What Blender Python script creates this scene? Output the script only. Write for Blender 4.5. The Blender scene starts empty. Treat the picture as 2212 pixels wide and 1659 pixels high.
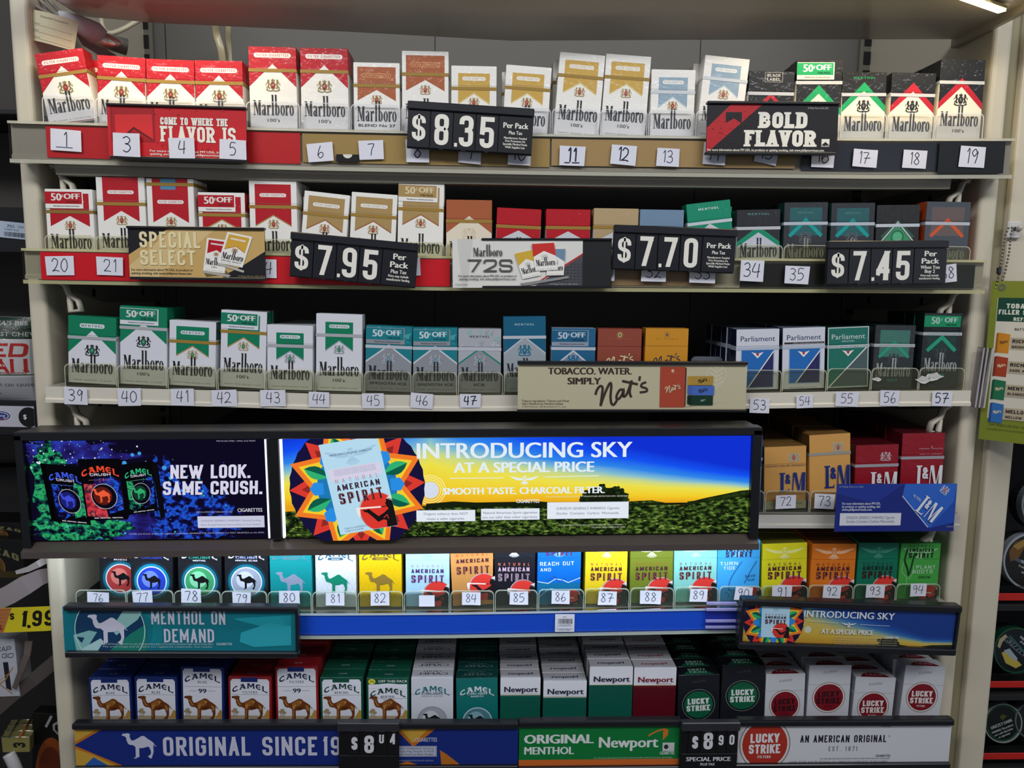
import bpy, bmesh, math, random
from math import sin, cos, pi, radians, atan2, hypot
from mathutils import Vector
random.seed(7)
SC = bpy.context.scene
COL = SC.collection

# ------------------------------------------------------------------ camera
W, H, FPX = 2212.0, 1659.0, 1662.0
CAMZ = 1.55
PITCH, YAW, ROLL = radians(7.25), radians(2.0), radians(0.7)
CF = Vector((sin(YAW)*cos(PITCH), cos(YAW)*cos(PITCH), -sin(PITCH)))
_r = CF.cross(Vector((0, 0, 1))).normalized(); _u = _r.cross(CF)
CR = _r*cos(ROLL) + _u*sin(ROLL); CU = -_r*sin(ROLL) + _u*cos(ROLL)
CP = Vector((0, 0, CAMZ))
cd = bpy.data.cameras.new('camera'); cam = bpy.data.objects.new('camera', cd); COL.objects.link(cam)
cd.sensor_fit = 'HORIZONTAL'; cd.sensor_width = 36; cd.lens = FPX/W*36; cd.clip_start = .01
from mathutils import Matrix
cam.matrix_world = Matrix(((CR.x, CU.x, -CF.x, CP.x), (CR.y, CU.y, -CF.y, CP.y), (CR.z, CU.z, -CF.z, CP.z), (0, 0, 0, 1)))
SC.camera = cam

def ray(px, py):
    return CF + CR*((px-W/2)/FPX) - CU*((py-H/2)/FPX)
def at(px, py, Y):
    d = ray(px, py); return CP + d*(Y/d.y)
def atz(px, py, z):
    d = ray(px, py); return CP + d*((z-CAMZ)/d.z)

# ------------------------------------------------------------------ world, lamps, exposure
wd = bpy.data.worlds.new('store_ambience'); SC.world = wd; wd.use_nodes = True
wd.node_tree.nodes['Background'].inputs[0].default_value = (.80, .86, 1, 1)
wd.node_tree.nodes['Background'].inputs[1].default_value = .21
SC.view_settings.view_transform = 'Standard'; SC.view_settings.look = 'None'
SC.view_settings.gamma = 1; SC.view_settings.exposure = 0; SC.view_settings.use_curve_mapping = False

def area(name, loc, target, sx, sy, power, col=(1, 1, 1), spread=180):
    l = bpy.data.lights.new(name, 'AREA'); l.shape = 'RECTANGLE'; l.size = sx; l.size_y = sy
    l.energy = power; l.color = col; l.spread = radians(spread)
    o = bpy.data.objects.new(name, l); COL.objects.link(o); o.location = loc
    o.rotation_euler = (Vector(target)-Vector(loc)).to_track_quat('-Z', 'Y').to_euler()
    return o
# fluorescent fixtures of the store ceiling behind the photographer
area('ceiling_fluorescent_lamp', (-.9, -.55, 2.75), (-.2, .95, 1.75), 1.2, .30, 7.4, (.97, .98, 1), 110)
area('ceiling_fluorescent_lamp', (.9, -.55, 2.75), (.2, .95, 1.75), 1.2, .30, 7.4, (.97, .98, 1), 110)
# shop window far behind on the right
area('shop_window_daylight', (2.6, -2.2, 1.7), (.3, .95, 1.4), 1.4, 1.2, 3, (.82, .91, 1))
# warm light line under the front edge of the canopy
_t = at(1106, -70, .90)
area('canopy_lamp', (.05, .915, 1.872), (.05, .965, 1.5), 1.1, .02, 1.2, (1, .80, .44), 130)
# cool light line under the illuminated sign
_b = at(850, 1182, .905)
area('sign_lamp', (_b.x, .905, _b.z-.012), (_b.x, .975, 1.18), .88, .02, .85, (.72, .84, 1))

# ------------------------------------------------------------------ materials
def lin(h):
    h = h.lstrip('#'); v = [int(h[i:i+2], 16)/255 for i in (0, 2, 4)]
    return tuple(c/12.92 if c <= .04045 else ((c+.055)/1.055)**2.4 for c in v)+(1,)
MATS = {}
FIN = {  # rough, coat, metallic, bump scale, bump strength
    'film': (.42, .28, 0, 110, .55), 'print': (.42, .05, 0, 30, .03), 'paper': (.8, 0, 0, 60, .10),
    'paint': (.42, .1, 0, 14, .05), 'plastic': (.33, .1, 0, 40, .04), 'matte': (.75, 0, 0, 25, .05),
    'metal': (.25, 0, 1, 40, .08), 'canopy': (.2, .5, 0, 5, .05), 'foil': (.3, 0, .9, 120, .3)}
def M(col, fin='film'):
    k = (col, fin)
    if k in MATS: return MATS[k]
    m = bpy.data.materials.new(fin+'_'+col.lstrip('#')); m.use_nodes = True
    nt = m.node_tree; b = nt.nodes['Principled BSDF']
    if fin.startswith('emit'):
        nt.nodes.remove(b); e = nt.nodes.new('ShaderNodeEmission')
        e.inputs[0].default_value = lin(col); e.inputs[1].default_value = float(fin[4:] or 1)
        nt.links.new(e.outputs[0], nt.nodes['Material Output'].inputs[0]); MATS[k] = m; return m
    if fin.startswith('clear'):
        # thin clear or tinted plastic: passes light straight through, reflects a little, slightly milky
        nt.nodes.remove(b); op, gl = {'clear': (.02, .10), 'clearthin': (.005, .1), 'clearedge': (.55, .25), 'clearbag': (.3, .2)}[fin]
        tr = nt.nodes.new('ShaderNodeBsdfTransparent'); df = nt.nodes.new('ShaderNodeBsdfDiffuse'); g = nt.nodes.new('ShaderNodeBsdfGlossy')
        c = lin(col); tr.inputs[0].default_value = tuple(1-(1-x)*(.42 if fin == 'clear' else .1) for x in c[:3])+(1,); df.inputs[0].default_value = c; g.inputs[1].default_value = .12
        fr = nt.nodes.new('ShaderNodeFresnel'); fr.inputs[0].default_value = 1.22
        a = nt.nodes.new('ShaderNodeMixShader'); a.inputs[0].default_value = op
        nt.links.new(tr.outputs[0], a.inputs[1]); nt.links.new(df.outputs[0], a.inputs[2])
        d = nt.nodes.new('ShaderNodeMixShader'); nt.links.new(fr.outputs[0], d.inputs[0])
        nt.links.new(a.outputs[0], d.inputs[1]); nt.links.new(g.outputs[0], d.inputs[2])
        nt.links.new(d.outputs[0], nt.nodes['Material Output'].inputs[0]); MATS[k] = m; return m
    r, coat, met, bs, bst = FIN[fin]
    b.inputs['Base Color'].default_value = lin(col); b.inputs['Roughness'].default_value = r
    b.inputs['Metallic'].default_value = met; b.inputs['Specular IOR Level'].default_value = .3 if fin in ('film', 'print', 'paper') else .5; b.inputs['Coat Weight'].default_value = coat; b.inputs['Coat Roughness'].default_value = .07
    tc = nt.nodes.new('ShaderNodeTexCoord'); n = nt.nodes.new('ShaderNodeTexNoise'); n.inputs['Scale'].default_value = bs
    n.inputs['Detail'].default_value = 3
    bp = nt.nodes.new('ShaderNodeBump'); bp.inputs['Strength'].default_value = bst; bp.inputs['Distance'].default_value = .004
    nt.links.new(tc.outputs['Object'], n.inputs['Vector']); nt.links.new(n.outputs[0], bp.inputs['Height'])
    nt.links.new(bp.outputs[0], b.inputs['Coat Normal' if coat > .2 and fin == 'film' else 'Normal'])
    MATS[k] = m; return m

# ------------------------------------------------------------------ 2-D lettering and drawing
_TC = {}
def sans(s, bold=0, res=3):
    k = (s, bold, res)
    if k not in _TC:
        c = bpy.data.curves.new('t', 'FONT'); c.body = s; c.size = 1; c.offset = bold; c.resolution_u = res; c.fill_mode = 'FRONT'
        o = bpy.data.objects.new('t', c); me = bpy.data.meshes.new_from_object(o)
        P = [[(me.vertices[i].co.x, me.vertices[i].co.y) for i in p.vertices] for p in me.polygons]
        bpy.data.objects.remove(o); bpy.data.curves.remove(c); bpy.data.meshes.remove(me)
        _TC[k] = P
    return _TC[k]
def fillet(pts, R, closed, n=4):
    out = []; N = len(pts)
    for i, p in enumerate(pts):
        if len(p) < 3 or (not closed and i in (0, N-1)): out.append((p[0], p[1])); continue
        a = pts[i-1]; b = pts[(i+1) % N]
        da = (a[0]-p[0], a[1]-p[1]); db = (b[0]-p[0], b[1]-p[1]); la = hypot(*da) or 1e-6; lb = hypot(*db) or 1e-6
        r = min(R, .5*la if len(a) > 2 else .9*la, .5*lb if len(b) > 2 else .9*lb)
        A = (p[0]+da[0]/la*r, p[1]+da[1]/la*r); B = (p[0]+db[0]/lb*r, p[1]+db[1]/lb*r)
        for j in range(n+1):
            t = j/n; out.append(((1-t)**2*A[0]+2*t*(1-t)*p[0]+t*t*B[0], (1-t)**2*A[1]+2*t*(1-t)*p[1]+t*t*B[1]))
    return out
def stroke(pts, t, closed=False):
    """polyline -> quads of width t with mitred joins"""
    q = [pts[0]]
    for p in pts[1:]:
        if hypot(p[0]-q[-1][0], p[1]-q[-1][1]) > 1e-6: q.append(p)
    if closed and hypot(q[0][0]-q[-1][0], q[0][1]-q[-1][1]) < 1e-6: q.pop()
    N = len(q)
    if N < 2: return []
    def nrm(a, b):
        d = (b[0]-a[0], b[1]-a[1]); l = hypot(*d); return (-d[1]/l, d[0]/l)
    L, Rr = [], []
    for i in range(N):
        n1 = nrm(q[i-1], q[i]) if (i > 0 or closed) else None
        n2 = nrm(q[i], q[(i+1) % N]) if (i < N-1 or closed) else None
        if n1 is None: n = n2; k = 1
        elif n2 is None: n = n1; k = 1
        else:
            n = (n1[0]+n2[0], n1[1]+n2[1]); l = hypot(*n)
            if l < .3: n = n2; k = 1
            else: n = (n[0]/l, n[1]/l); k = min(2.2, 1/max(.2, n[0]*n2[0]+n[1]*n2[1]))
        L.append((q[i][0]+n[0]*t/2*k, q[i][1]+n[1]*t/2*k)); Rr.append((q[i][0]-n[0]*t/2*k, q[i][1]-n[1]*t/2*k))
    return [[L[i], Rr[i], Rr[(i+1) % N], L[(i+1) % N]] for i in range(N if closed else N-1)]
def smooth(pts, n=5):
    out = []
    for i in range(len(pts)-1):
        p0 = pts[max(i-1, 0)]; p1 = pts[i]; p2 = pts[i+1]; p3 = pts[min(i+2, len(pts)-1)]
        for j in range(n):
            t = j/n
            out.append(tuple(.5*(2*p1[k]+(p2[k]-p0[k])*t+(2*p0[k]-5*p1[k]+4*p2[k]-p3[k])*t*t+(3*p1[k]-p0[k]-3*p2[k]+p3[k])*t**3) for k in (0, 1)))
    return out+[tuple(pts[-1][:2])]
O_ = [(0, 0, 1), (1, 0, 1), (1, 1, 1), (0, 1, 1)]
S_ = [(1, .72), (1, 1, 1), (0, 1, 1), (0, .53, 1), (1, .47, 1), (1, 0, 1), (0, 0, 1), (0, .28)]
GL = {'A': [[(0, 0), (.5, 1), (1, 0)], [(.2, .3), (.8, .3)]], 'B': ['c', [(0, 0), (1, 0, 1), (1, .52, 1), (0, .52)], 'c', [(0, .52), (.92, .52, 1), (.92, 1, 1), (0, 1)]],
 'C': [[(1, .68), (1, 1, 1), (0, 1, 1), (0, 0, 1), (1, 0, 1), (1, .32)]], 'D': ['c', [(0, 0), (1, 0, 1), (1, 1, 1), (0, 1)]],
 'E': [[(1, 1), (0, 1), (0, 0), (1, 0)], [(0, .52), (.85, .52)]], 'F': [[(1, 1), (0, 1), (0, 0)], [(0, .52), (.85, .52)]],
 'G': [[(1, .7), (1, 1, 1), (0, 1, 1), (0, 0, 1), (1, 0, 1), (1, .48), (.55, .48)]], 'H': [[(0, 0), (0, 1)], [(1, 0), (1, 1)], [(0, .52), (1, .52)]],
 'I': [[(.5, 0), (.5, 1)]], 'J': [[(1, 1), (1, 0, 1), (0, 0, 1), (0, .3)]], 'K': [[(0, 0), (0, 1)], [(1, 1), (0, .42)], [(.3, .6), (1, 0)]],
 'L': [[(0, 1), (0, 0), (1, 0)]], 'M': [[(0, 0), (0, 1), (.5, .3), (1, 1), (1, 0)]], 'N': [[(0, 0), (0, 1), (1, 0), (1, 1)]], 'O': ['c', O_],
 'P': [[(0, 0), (0, 1), (1, 1, 1), (1, .45, 1), (0, .45)]], 'Q': ['c', O_, [(.6, .25), (1.05, -.05)]], 'R': [[(0, 0), (0, 1), (1, 1, 1), (1, .48, 1), (0, .48)], [(.5, .48), (1, 0)]],
 'S': [S_], 'T': [[(0, 1), (1, 1)], [(.5, 0), (.5, 1)]], 'U': [[(0, 1), (0, 0, 1), (1, 0, 1), (1, 1)]], 'V': [[(0, 1), (.5, 0), (1, 1)]],
 'W': [[(0, 1), (.27, 0), (.5, .8), (.73, 0), (1, 1)]], 'X': [[(0, 0), (1, 1)], [(0, 1), (1, 0)]], 'Y': [[(0, 1), (.5, .45), (1, 1)], [(.5, .5), (.5, 0)]], 'Z': [[(0, 1), (1, 1), (0, 0), (1, 0)]],
 '0': ['c', O_], '1': [[(.1, .78), (.6, 1), (.6, 0)]], '2': [[(0, .7), (0, 1, 1), (1, 1, 1), (1, .55, 1), (0, 0), (1, 0)]],
 '3': [[(0, .75), (0, 1, 1), (1, 1, 1), (1, .53, 1), (.35, .53)], [(.6, .53), (1, .53, 1), (1, 0, 1), (0, 0, 1), (0, .25)]], '4': [[(.72, 0), (.72, 1), (0, .28), (1.08, .28)]],
 '5': [[(1, 1), (.05, 1), (0, .5), (.1, .6, 1), (1, .62, 1), (1, 0, 1), (0, 0, 1), (0, .25)]], '6': [[(1, .78), (1, 1, 1), (0, 1, 1), (0, 0, 1), (1, 0, 1), (1, .57, 1), (0, .57)]],
 '7': [[(0, 1), (1, 1), (.35, 0)]], '8': ['c', [(0, .53, 1), (1, .53, 1), (1, 1, 1), (0, 1, 1)], 'c', [(0, 0, 1), (1, 0, 1), (1, .53, 1), (0, .53, 1)]],
 '9': [[(0, .22), (0, 0, 1), (1, 0, 1), (1, 1, 1), (0, 1, 1), (0, .43, 1), (1, .43)]], '$': [S_, [(.5, -.13), (.5, 1.13)]],
 '.': [[(.5, 0), (.5, .06)]], "'": [[(.5, .75), (.5, 1)]], '-': [[(0, .5), (1, .5)]], '&': [[(1, 0), (.1, .75), (.15, 1, 1), (.7, 1, 1), (.7, .65), (0, .35), (0, 0, 1), (.7, 0, 1), (1, .4)]]}
GW = {'I': .12, '.': .12, "'": .12, 'M': 1.35, 'W': 1.75, '1': .6, 'N': 1.05, '-': .6, 'L': .85, 'E': .88, 'F': .85}
def block(s, asp=.5, t=.18, gap=.13, slab=0, R=.22):
    """stroke capitals, cap height 1"""
    x = 0; out = []
    for ch in s:
        if ch == ' ': x += asp*.62+gap; continue
        w = asp*GW.get(ch, 1); w = max(w, t*1.05); closed = False
        if ch == '.': out.append([(x, 0), (x+w, 0), (x+w, w), (x, w)]); x += w+gap; continue
        for g in GL.get(ch, []):
            if g == 'c': closed = True; continue
            m = t/2; sx = w-t; sy = 1-t
            pts = [((m+p[0]*sx), (m+p[1]*sy)) + tuple(p[2:]) for p in g]
            if slab and not closed:
                for e, f in ((0, 1), (-1, -2)):
                    if g[e][1] in (0, 1) and abs(g[e][1]-g[f][1]) > .05: out.append((x+pts[e][0], g[e][1], 'slab'))
            q = fillet(pts, R, closed)
            if closed: pcs = [stroke(q, t, True)] if len(g[0]) == 3 else None
            else: pcs = None
            if pcs is None:
                # cut at hard corners, run the pieces over them and trim to the glyph box
                if closed: q = q+[q[0]]
                runs = [[q[0]]]
                for a in range(1, len(q)-1):
                    runs[-1].append(q[a]); d1 = atan2(q[a][1]-q[a-1][1], q[a][0]-q[a-1][0]); d2 = atan2(q[a+1][1]-q[a][1], q[a+1][0]-q[a][0])
                    if abs((d2-d1+pi) % (2*pi)-pi) > .6: runs.append([q[a]])
                runs[-1].append(q[-1]); pcs = []; hi = 1.15 if ch == '$' else 1; lo = -.15 if ch == '$' else 0
                for ri, rn in enumerate(runs):
                    rn = list(rn)
                    for e, f in ((0, 1), (-1, -2)):
                        p, o = rn[e], rn[f]; L = hypot(p[0]-o[0], p[1]-o[1]) or 1e-6
                        inner = (e == 0 and ri > 0) or (e == -1 and ri < len(runs)-1)
                        yb = min(abs(p[1]-m), abs(p[1]-m-sy)) < 1e-4; xb = min(abs(p[0]-m), abs(p[0]-m-sx)) < 1e-4; vert = abs(p[0]-o[0]) < .03; edge = yb if vert else (xb if abs(p[1]-o[1]) < .03 else yb)
                        diag = min(abs(p[0]-o[0]), abs(p[1]-o[1])) > .03
                        k = (t if diag else m)/L if (inner or edge) else 0
                        rn[e] = (p[0]+(p[0]-o[0])*k, p[1]+(p[1]-o[1])*k)
                    for pl in stroke(rn, t*.5 if ch == '$' and g[0][0] == .5 else t):
                        for cl in ((1, 0, w*1.06), (-1, 0, 0), (0, 1, hi), (0, -1, -lo)):
                            pl = clip_half(pl, *cl) if pl else None
                        if pl: pcs.append(pl)
            else: pcs = pcs[0]
            for pl in pcs: out.append([(x+a, b) for a, b in pl])
            if slab and closed and g[0][:2] == (0, 0) and len(g[0]) == 2:
                out.append((x+m, 0, 'slab')); out.append((x+m, 1, 'slab'))
            if slab and not closed:
                for p in g[1:-1]:
                    if len(p) == 2 and p[1] in (0, 1) and p[0] in (0, 1): out.append((x+m+p[0]*sx, p[1], 'slab'))
            closed = False
        x += w+gap
    res = []
    for o in out:
        if isinstance(o, tuple):
            sw = t*(.5+slab); y0, y1 = (0, .13) if o[1] == 0 else (.87, 1); res.append([(o[0]-sw, y0), (o[0]+sw, y0), (o[0]+sw, y1), (o[0]-sw, y1)])
        else: res.append(o)
    return res
HW = {'1': [[(.25, .8), (.5, 1), (.48, 0)]], '2': [[(.05, .78), (.3, 1), (.75, .9), (.7, .55), (.3, .2), (.05, .03), (.45, .08), (.9, .02)]],
 '3': [[(.1, .9), (.5, 1), (.8, .82), (.6, .58), (.3, .52)], [(.3, .52), (.75, .45), (.85, .2), (.5, 0), (.05, .12)]], '4': [[(.3, 1), (.05, .42), (.9, .45)], [(.75, 1), (.62, 0)]],
 '5': [[(.85, .98), (.25, .98), (.15, .58), (.5, .65), (.85, .4), (.6, .05), (.05, .05)]], '6': [[(.55, 1), (.2, .6), (.05, .2), (.35, 0), (.75, .18), (.65, .42), (.3, .42), (.1, .2)]],
 '7': [[(.05, .92), (.85, .95), (.6, .5), (.4, 0)]], '8': [[(.7, .85), (.45, 1), (.2, .82), (.5, .55), (.8, .25), (.5, 0), (.15, .2), (.45, .52), (.75, .75), (.68, .88)]],
 '9': [[(.8, .8), (.5, 1), (.15, .75), (.4, .52), (.75, .7), (.82, .85), (.75, .4), (.6, 0)]], '0': [[(.5, 1), (.15, .75), (.1, .3), (.45, 0), (.85, .3), (.8, .8), (.45, 1)]]}
def hand(s, t=.09, cross7=False):
    out = []; x = 0
    for ch in s:
        for g in HW[ch]:
            jit = [(p[0]*.62+random.uniform(-.02, .02)+x, p[1]+random.uniform(-.03, .03)) for p in g]
            out += stroke(smooth(jit), t)
        if ch == '7' and cross7: out += stroke([(x+.15, .46), (x+.72, .5)], t)
        x += .42 if ch == '1' else .68
    return out
def bbox(P):
    xs = [a for p in P for a, b in p]; ys = [b for p in P for a, b in p]; return min(xs), min(ys), max(xs), max(ys)
def clip_half(p, a, b, c):
    """keep a*x+b*y<=c"""
    out = []
    for i in range(len(p)):
        P, Q = p[i-1], p[i]; dp = a*P[0]+b*P[1]-c; dq = a*Q[0]+b*Q[1]-c
        if dp <= 0: out.append(P) if not out or out[-1] != P else None
        if (dp < 0 < dq) or (dq < 0 < dp):
            t = dp/(dp-dq); out.append((P[0]+(Q[0]-P[0])*t, P[1]+(Q[1]-P[1])*t))
    # order: P handled per edge, fine for a closed loop
    return out if len(out) > 2 else None
EPS = 2e-5
class Art:
    def __init__(s): s.it = []; s.l = 0
    def polys(s, c, P):
        s.l += 1; s.it += [(c, s.l+(i % 8)*.11, p) for i, p in enumerate(P) if p and len(p) > 2]; return s  # strokes of one word never share a plane
    def poly(s, c, p): return s.polys(c, [p])
    def rect(s, c, u0, v0, u1, v1): return s.poly(c, [(u0, v0), (u1, v0), (u1, v1), (u0, v1)])
    def disc(s, c, u, v, r, ry=None, n=28):
        ry = ry or r; return s.poly(c, [(u+r*cos(2*pi*i/n), v+ry*sin(2*pi*i/n)) for i in range(n)])
    def ring(s, c, u, v, r, w, ry=None, n=36):
        ry = ry or r; f = lambda R, Q, i: (u+R*cos(2*pi*i/n), v+Q*sin(2*pi*i/n))
        return s.polys(c, [[f(r, ry, i), f(r, ry, i+1), f(r-w, ry-w, i+1), f(r-w, ry-w, i)] for i in range(n)])
    def line(s, c, pts, t, sm=False, closed=False): return s.polys(c, stroke(smooth(pts) if sm else pts, t, closed))
    def put(s, c, P, u, v, h, w=None, al='c', shear=0, rot=0, warp=None):
        """P has cap height 1 and base line 0"""
        if not P: return s
        x0, y0, x1, y1 = bbox(P); k = h; kx = (w/(x1-x0)) if w else h; Wd = (x1-x0)*kx
        du = u-(Wd/2 if al == 'c' else Wd if al == 'r' else 0); R = []
        for p in P:
            q = []
            for a, b in p:
                X = (a-x0)*kx; Y = b*k
                if warp: X, Y = warp(X-Wd/2, Y, Wd); X += Wd/2
                X += Y*shear; X += du-u
                q.append((u+X*cos(rot)-Y*sin(rot), v+X*sin(rot)+Y*cos(rot)))
            R.append(q)
        return s.polys(c, R)
    def text(s, c, t, u, v, h, w=None, al='c', bold=0, res=2, **k):
        P = [[(a/.7, b/.7) for a, b in p] for p in sans(t, 0, res)]
        if not bold: return s.put(c, P, u, v, h, w, al, **k)
        x0, _, x1, _ = bbox(P); d = bold*1.15*((w/(x1-x0)) if w else h)/.7; r = k.get('rot', 0)
        for e in (-1, 1): s.put(c, P, u+e*d*cos(r), v+e*d*sin(r), h, w, al, **k)
        return s
    def cap(s, c, t, u, v, h, w=None, al='c', asp=.5, wt=.18, gap=.13, slab=0, R=.22, **k):
        return s.put(c, block(t, asp, wt, gap, slab, R), u, v, h, w, al, **k)
    def paste(s, o, O, U, V):
        """draw another Art: (0,0)->O, unit u -> U, unit v -> V"""
        b = s.l
        for c, l, p in o.it: s.it.append((c, b+l, [(O[0]+x*U[0]+y*V[0], O[1]+x*U[1]+y*V[1]) for x, y in p]))
        s.l = b+o.l; return s
    def clip(s, u0, v0, u1, v1):
        r = []
        for c, l, p in s.it:
            if all(u0 <= x <= u1 and v0 <= y <= v1 for x, y in p): r.append((c, l, p)); continue
            for a, b, k in ((1, 0, u1), (-1, 0, -u0), (0, 1, v1), (0, -1, -v0)):
                p = clip_half(p, a, b, k)
                if not p: break
            if p: r.append((c, l, p))
        n = Art(); n.it = r; n.l = s.l; return n

# ------------------------------------------------------------------ meshes and objects
class MB:
    def __init__(s): s.v = []; s.f = []; s.m = []; s.mats = []; s.sm = []
    def mi(s, m):
        if m not in s.mats: s.mats.append(m)
        return s.mats.index(m)
    def face(s, pts, m, smooth=False):
        b = len(s.v); s.v += [tuple(p) for p in pts]; s.f.append(list(range(b, b+len(pts)))); s.m.append(s.mi(m)); s.sm.append(smooth)
    def mesh(s, V, F, m, smooth=False):
        b = len(s.v); s.v += [tuple(p) for p in V]; i = s.mi(m)
        for f in F: s.f.append([b+k for k in f]); s.m.append(i); s.sm.append(smooth)
    def box(s, x0, x1, y0, y1, z0, z1, m, bev=0, fm=None):
        """fm: {'top','bottom','front','back','left','right': material}"""
        bm = bmesh.new(); bmesh.ops.create_cube(bm, size=1)
        for v in bm.verts: v.co = Vector((x0+(v.co.x+.5)*(x1-x0), y0+(v.co.y+.5)*(y1-y0), z0+(v.co.z+.5)*(z1-z0)))
        if bev: bmesh.ops.bevel(bm, geom=list(bm.edges), offset=bev, segments=2 if bev > .0015 else 1, affect='EDGES', profile=.5)
        bm.normal_update(); bm.verts.index_update(); b = len(s.v); s.v += [tuple(v.co) for v in bm.verts]
        for f in bm.faces:
            n = f.normal; mm = m
            if fm:
                ax = max(range(3), key=lambda i: abs(n[i])); key = (('left', 'right'), ('front', 'back'), ('bottom', 'top'))[ax][n[ax] > 0]; mm = fm.get(key, m)
            s.f.append([b+v.index for v in f.verts]); s.m.append(s.mi(mm)); s.sm.append(False)
        bm.free()
    def art(s, A, fn, fin='film', special=None):
        for c, l, p in A.it:
            mm = special[c] if special and c in special else M(c, fin)
            s.face([fn(x, y, l*EPS) for x, y in p], mm)
    def prism(s, prof, x0, x1, m, fx=None, n=1):
        """profile of (y,z) points swept along x; fx(x)->(dy,dz) bends it"""
        N = len(prof); V = []; F = []
        for k in range(n+1):
            x = x0+(x1-x0)*k/n; dy, dz = fx(x) if fx else (0, 0)
            V += [(x, y+dy, z+dz) for y, z in prof]
        for k in range(n):
            for i in range(N): F.append([k*N+i, k*N+(i+1) % N, (k+1)*N+(i+1) % N, (k+1)*N+i])
        F.append(list(range(N-1, -1, -1))); F.append([n*N+i for i in range(N)])
        s.mesh(V, F, m)
    def tube(s, pts, r, m, n=8, cap=True, flat=1.0):
        pts = [Vector(p) for p in pts]; V = []; F = []
        for i, p in enumerate(pts):
            d = (pts[min(i+1, len(pts)-1)]-pts[max(i-1, 0)]).normalized()
            a = d.cross(Vector((0, 1, .01))); a = a.normalized() if a.length > 1e-4 else Vector((1, 0, 0)); b = d.cross(a).normalized()
            rr = r[i] if isinstance(r, (list, tuple)) else r
            V += [p+a*rr*cos(2*pi*j/n)+b*rr*flat*sin(2*pi*j/n) for j in range(n)]
        for i in range(len(pts)-1):
            for j in range(n): F.append([i*n+j, i*n+(j+1) % n, (i+1)*n+(j+1) % n, (i+1)*n+j])
        if cap: F.append(list(range(n-1, -1, -1))); F.append([(len(pts)-1)*n+j for j in range(n)])
        s.mesh(V, F, m, True)
    def build(s, name, parent=None, loc=(0, 0, 0), rot=(0, 0, 0), fix=True):
        me = bpy.data.meshes.new(name); me.from_pydata(s.v, [], s.f)
        for m in s.mats: me.materials.append(m)
        me.polygons.foreach_set('material_index', s.m); me.polygons.foreach_set('use_smooth', s.sm); me.update()
        o = bpy.data.objects.new(name, me); COL.objects.link(o); o.parent = parent; o.location = loc; o.rotation_euler = rot
        return o
ONES = 'zero one two three four five six seven eight nine ten eleven twelve thirteen fourteen fifteen sixteen seventeen eighteen nineteen'.split()
TENS = '0 0 twenty thirty forty fifty sixty seventy eighty ninety'.split()
def words(t):
    w = lambda n: ONES[n] if n < 20 else TENS[n//10]+('-'+ONES[n % 10] if n % 10 else '')
    return ' '.join(w(int(x)) if x.isdigit() else x for x in t.split(' '))
def tag(o, label=None, cat=None, group=None, kind=None):
    if label: o['label'] = words(label)
    if cat: o['category'] = cat
    if group: o['group'] = group
    if kind: o['kind'] = kind
    return o
def thing(name, label, cat, loc=(0, 0, 0), rot=(0, 0, 0), group=None):
    o = bpy.data.objects.new(name, None); o.empty_display_size = .02; COL.objects.link(o); o.location = loc; o.rotation_euler = rot
    return tag(o, label, cat, group)
def kids(o): return [c for c in COL.objects if c.parent is o]
def copy_tree(o, parent=None, children=None):
    c = o.copy(); COL.objects.link(c); c.parent = parent
    for ch in (children if children is not None else kids(o)): copy_tree(ch, c, [] if children is not None else None)
    return c
# ------------------------------------------------------------------ printed designs (units: mm on a 55.5 mm wide pack)
def el_ring(cx, cy, rx, ry, ix, iy, a0=0, a1=360, n=20):
    f = lambda R, Q, t: (cx+R*cos(t), cy+Q*sin(t)); out = []
    for i in range(n):
        t0 = radians(a0+(a1-a0)*i/n); t1 = radians(a0+(a1-a0)*(i+1)/n)
        out.append([f(rx, ry, t0), f(rx, ry, t1), f(ix, iy, t1), f(ix, iy, t0)])
    return out
def _word():
    R = lambda a, b, c, d: [(a, b), (c, b), (c, d), (a, d)]
    P = [R(1, 0, 2.1, 27.5), R(-1, 0, 4, 1), R(-.8, 26.5, 4, 27.5), [(.3, 27.5), (4.4, 27.5), (9.3, 5), (8, 0)], [(7.6, 0), (8.8, 0), (12, 27.5), (10.8, 27.5)],
         R(10.9, 0, 14.4, 27.5), R(10, 0, 15.4, 1), R(10.8, 26.5, 15.4, 27.5)]
    P += [R(21.6, 0, 24.9, 15.5), R(21.6, 0, 26, 1)] + el_ring(21.2, 14.5, 3.7, 5, 1.4, 4, 0, 165) + el_ring(20.3, 5.3, 3.3, 5.6, .7, 4.4)
    for x in (28, 66.3): P += [R(x, 0, x+3.3, 18.5), R(x-1, 0, x+4.4, 1), R(x-1, 17.6, x+2, 18.6)] + el_ring(x+5.4, 12.5, 3.2, 7, 1.8, 5.6, 60, 180, 8) + [[(x+4.6, 15), (x+7.4, 15), (x+7.4, 18.6), (x+5, 19)]]
    P += [R(37.9, 0, 41.3, 38), R(36.7, 0, 42.3, 1), R(36.9, 37, 39, 38), R(44.7, .6, 48, 38), R(43.6, 37, 46, 38)] + el_ring(48.8, 9.4, 4.8, 9.6, 1.7, 8.4, -110, 110, 16)
    for x in (60, 78.6): P += el_ring(x, 9.3, 4.6, 9.8, 1.5, 8.7)
    return [[(a/27.5, b/27.5) for a, b in p] for p in P]
WORD = _word()
def wordmark(A, c, u, v, w): return A.put(c, WORD, u, v, w/2.82, w)
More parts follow.
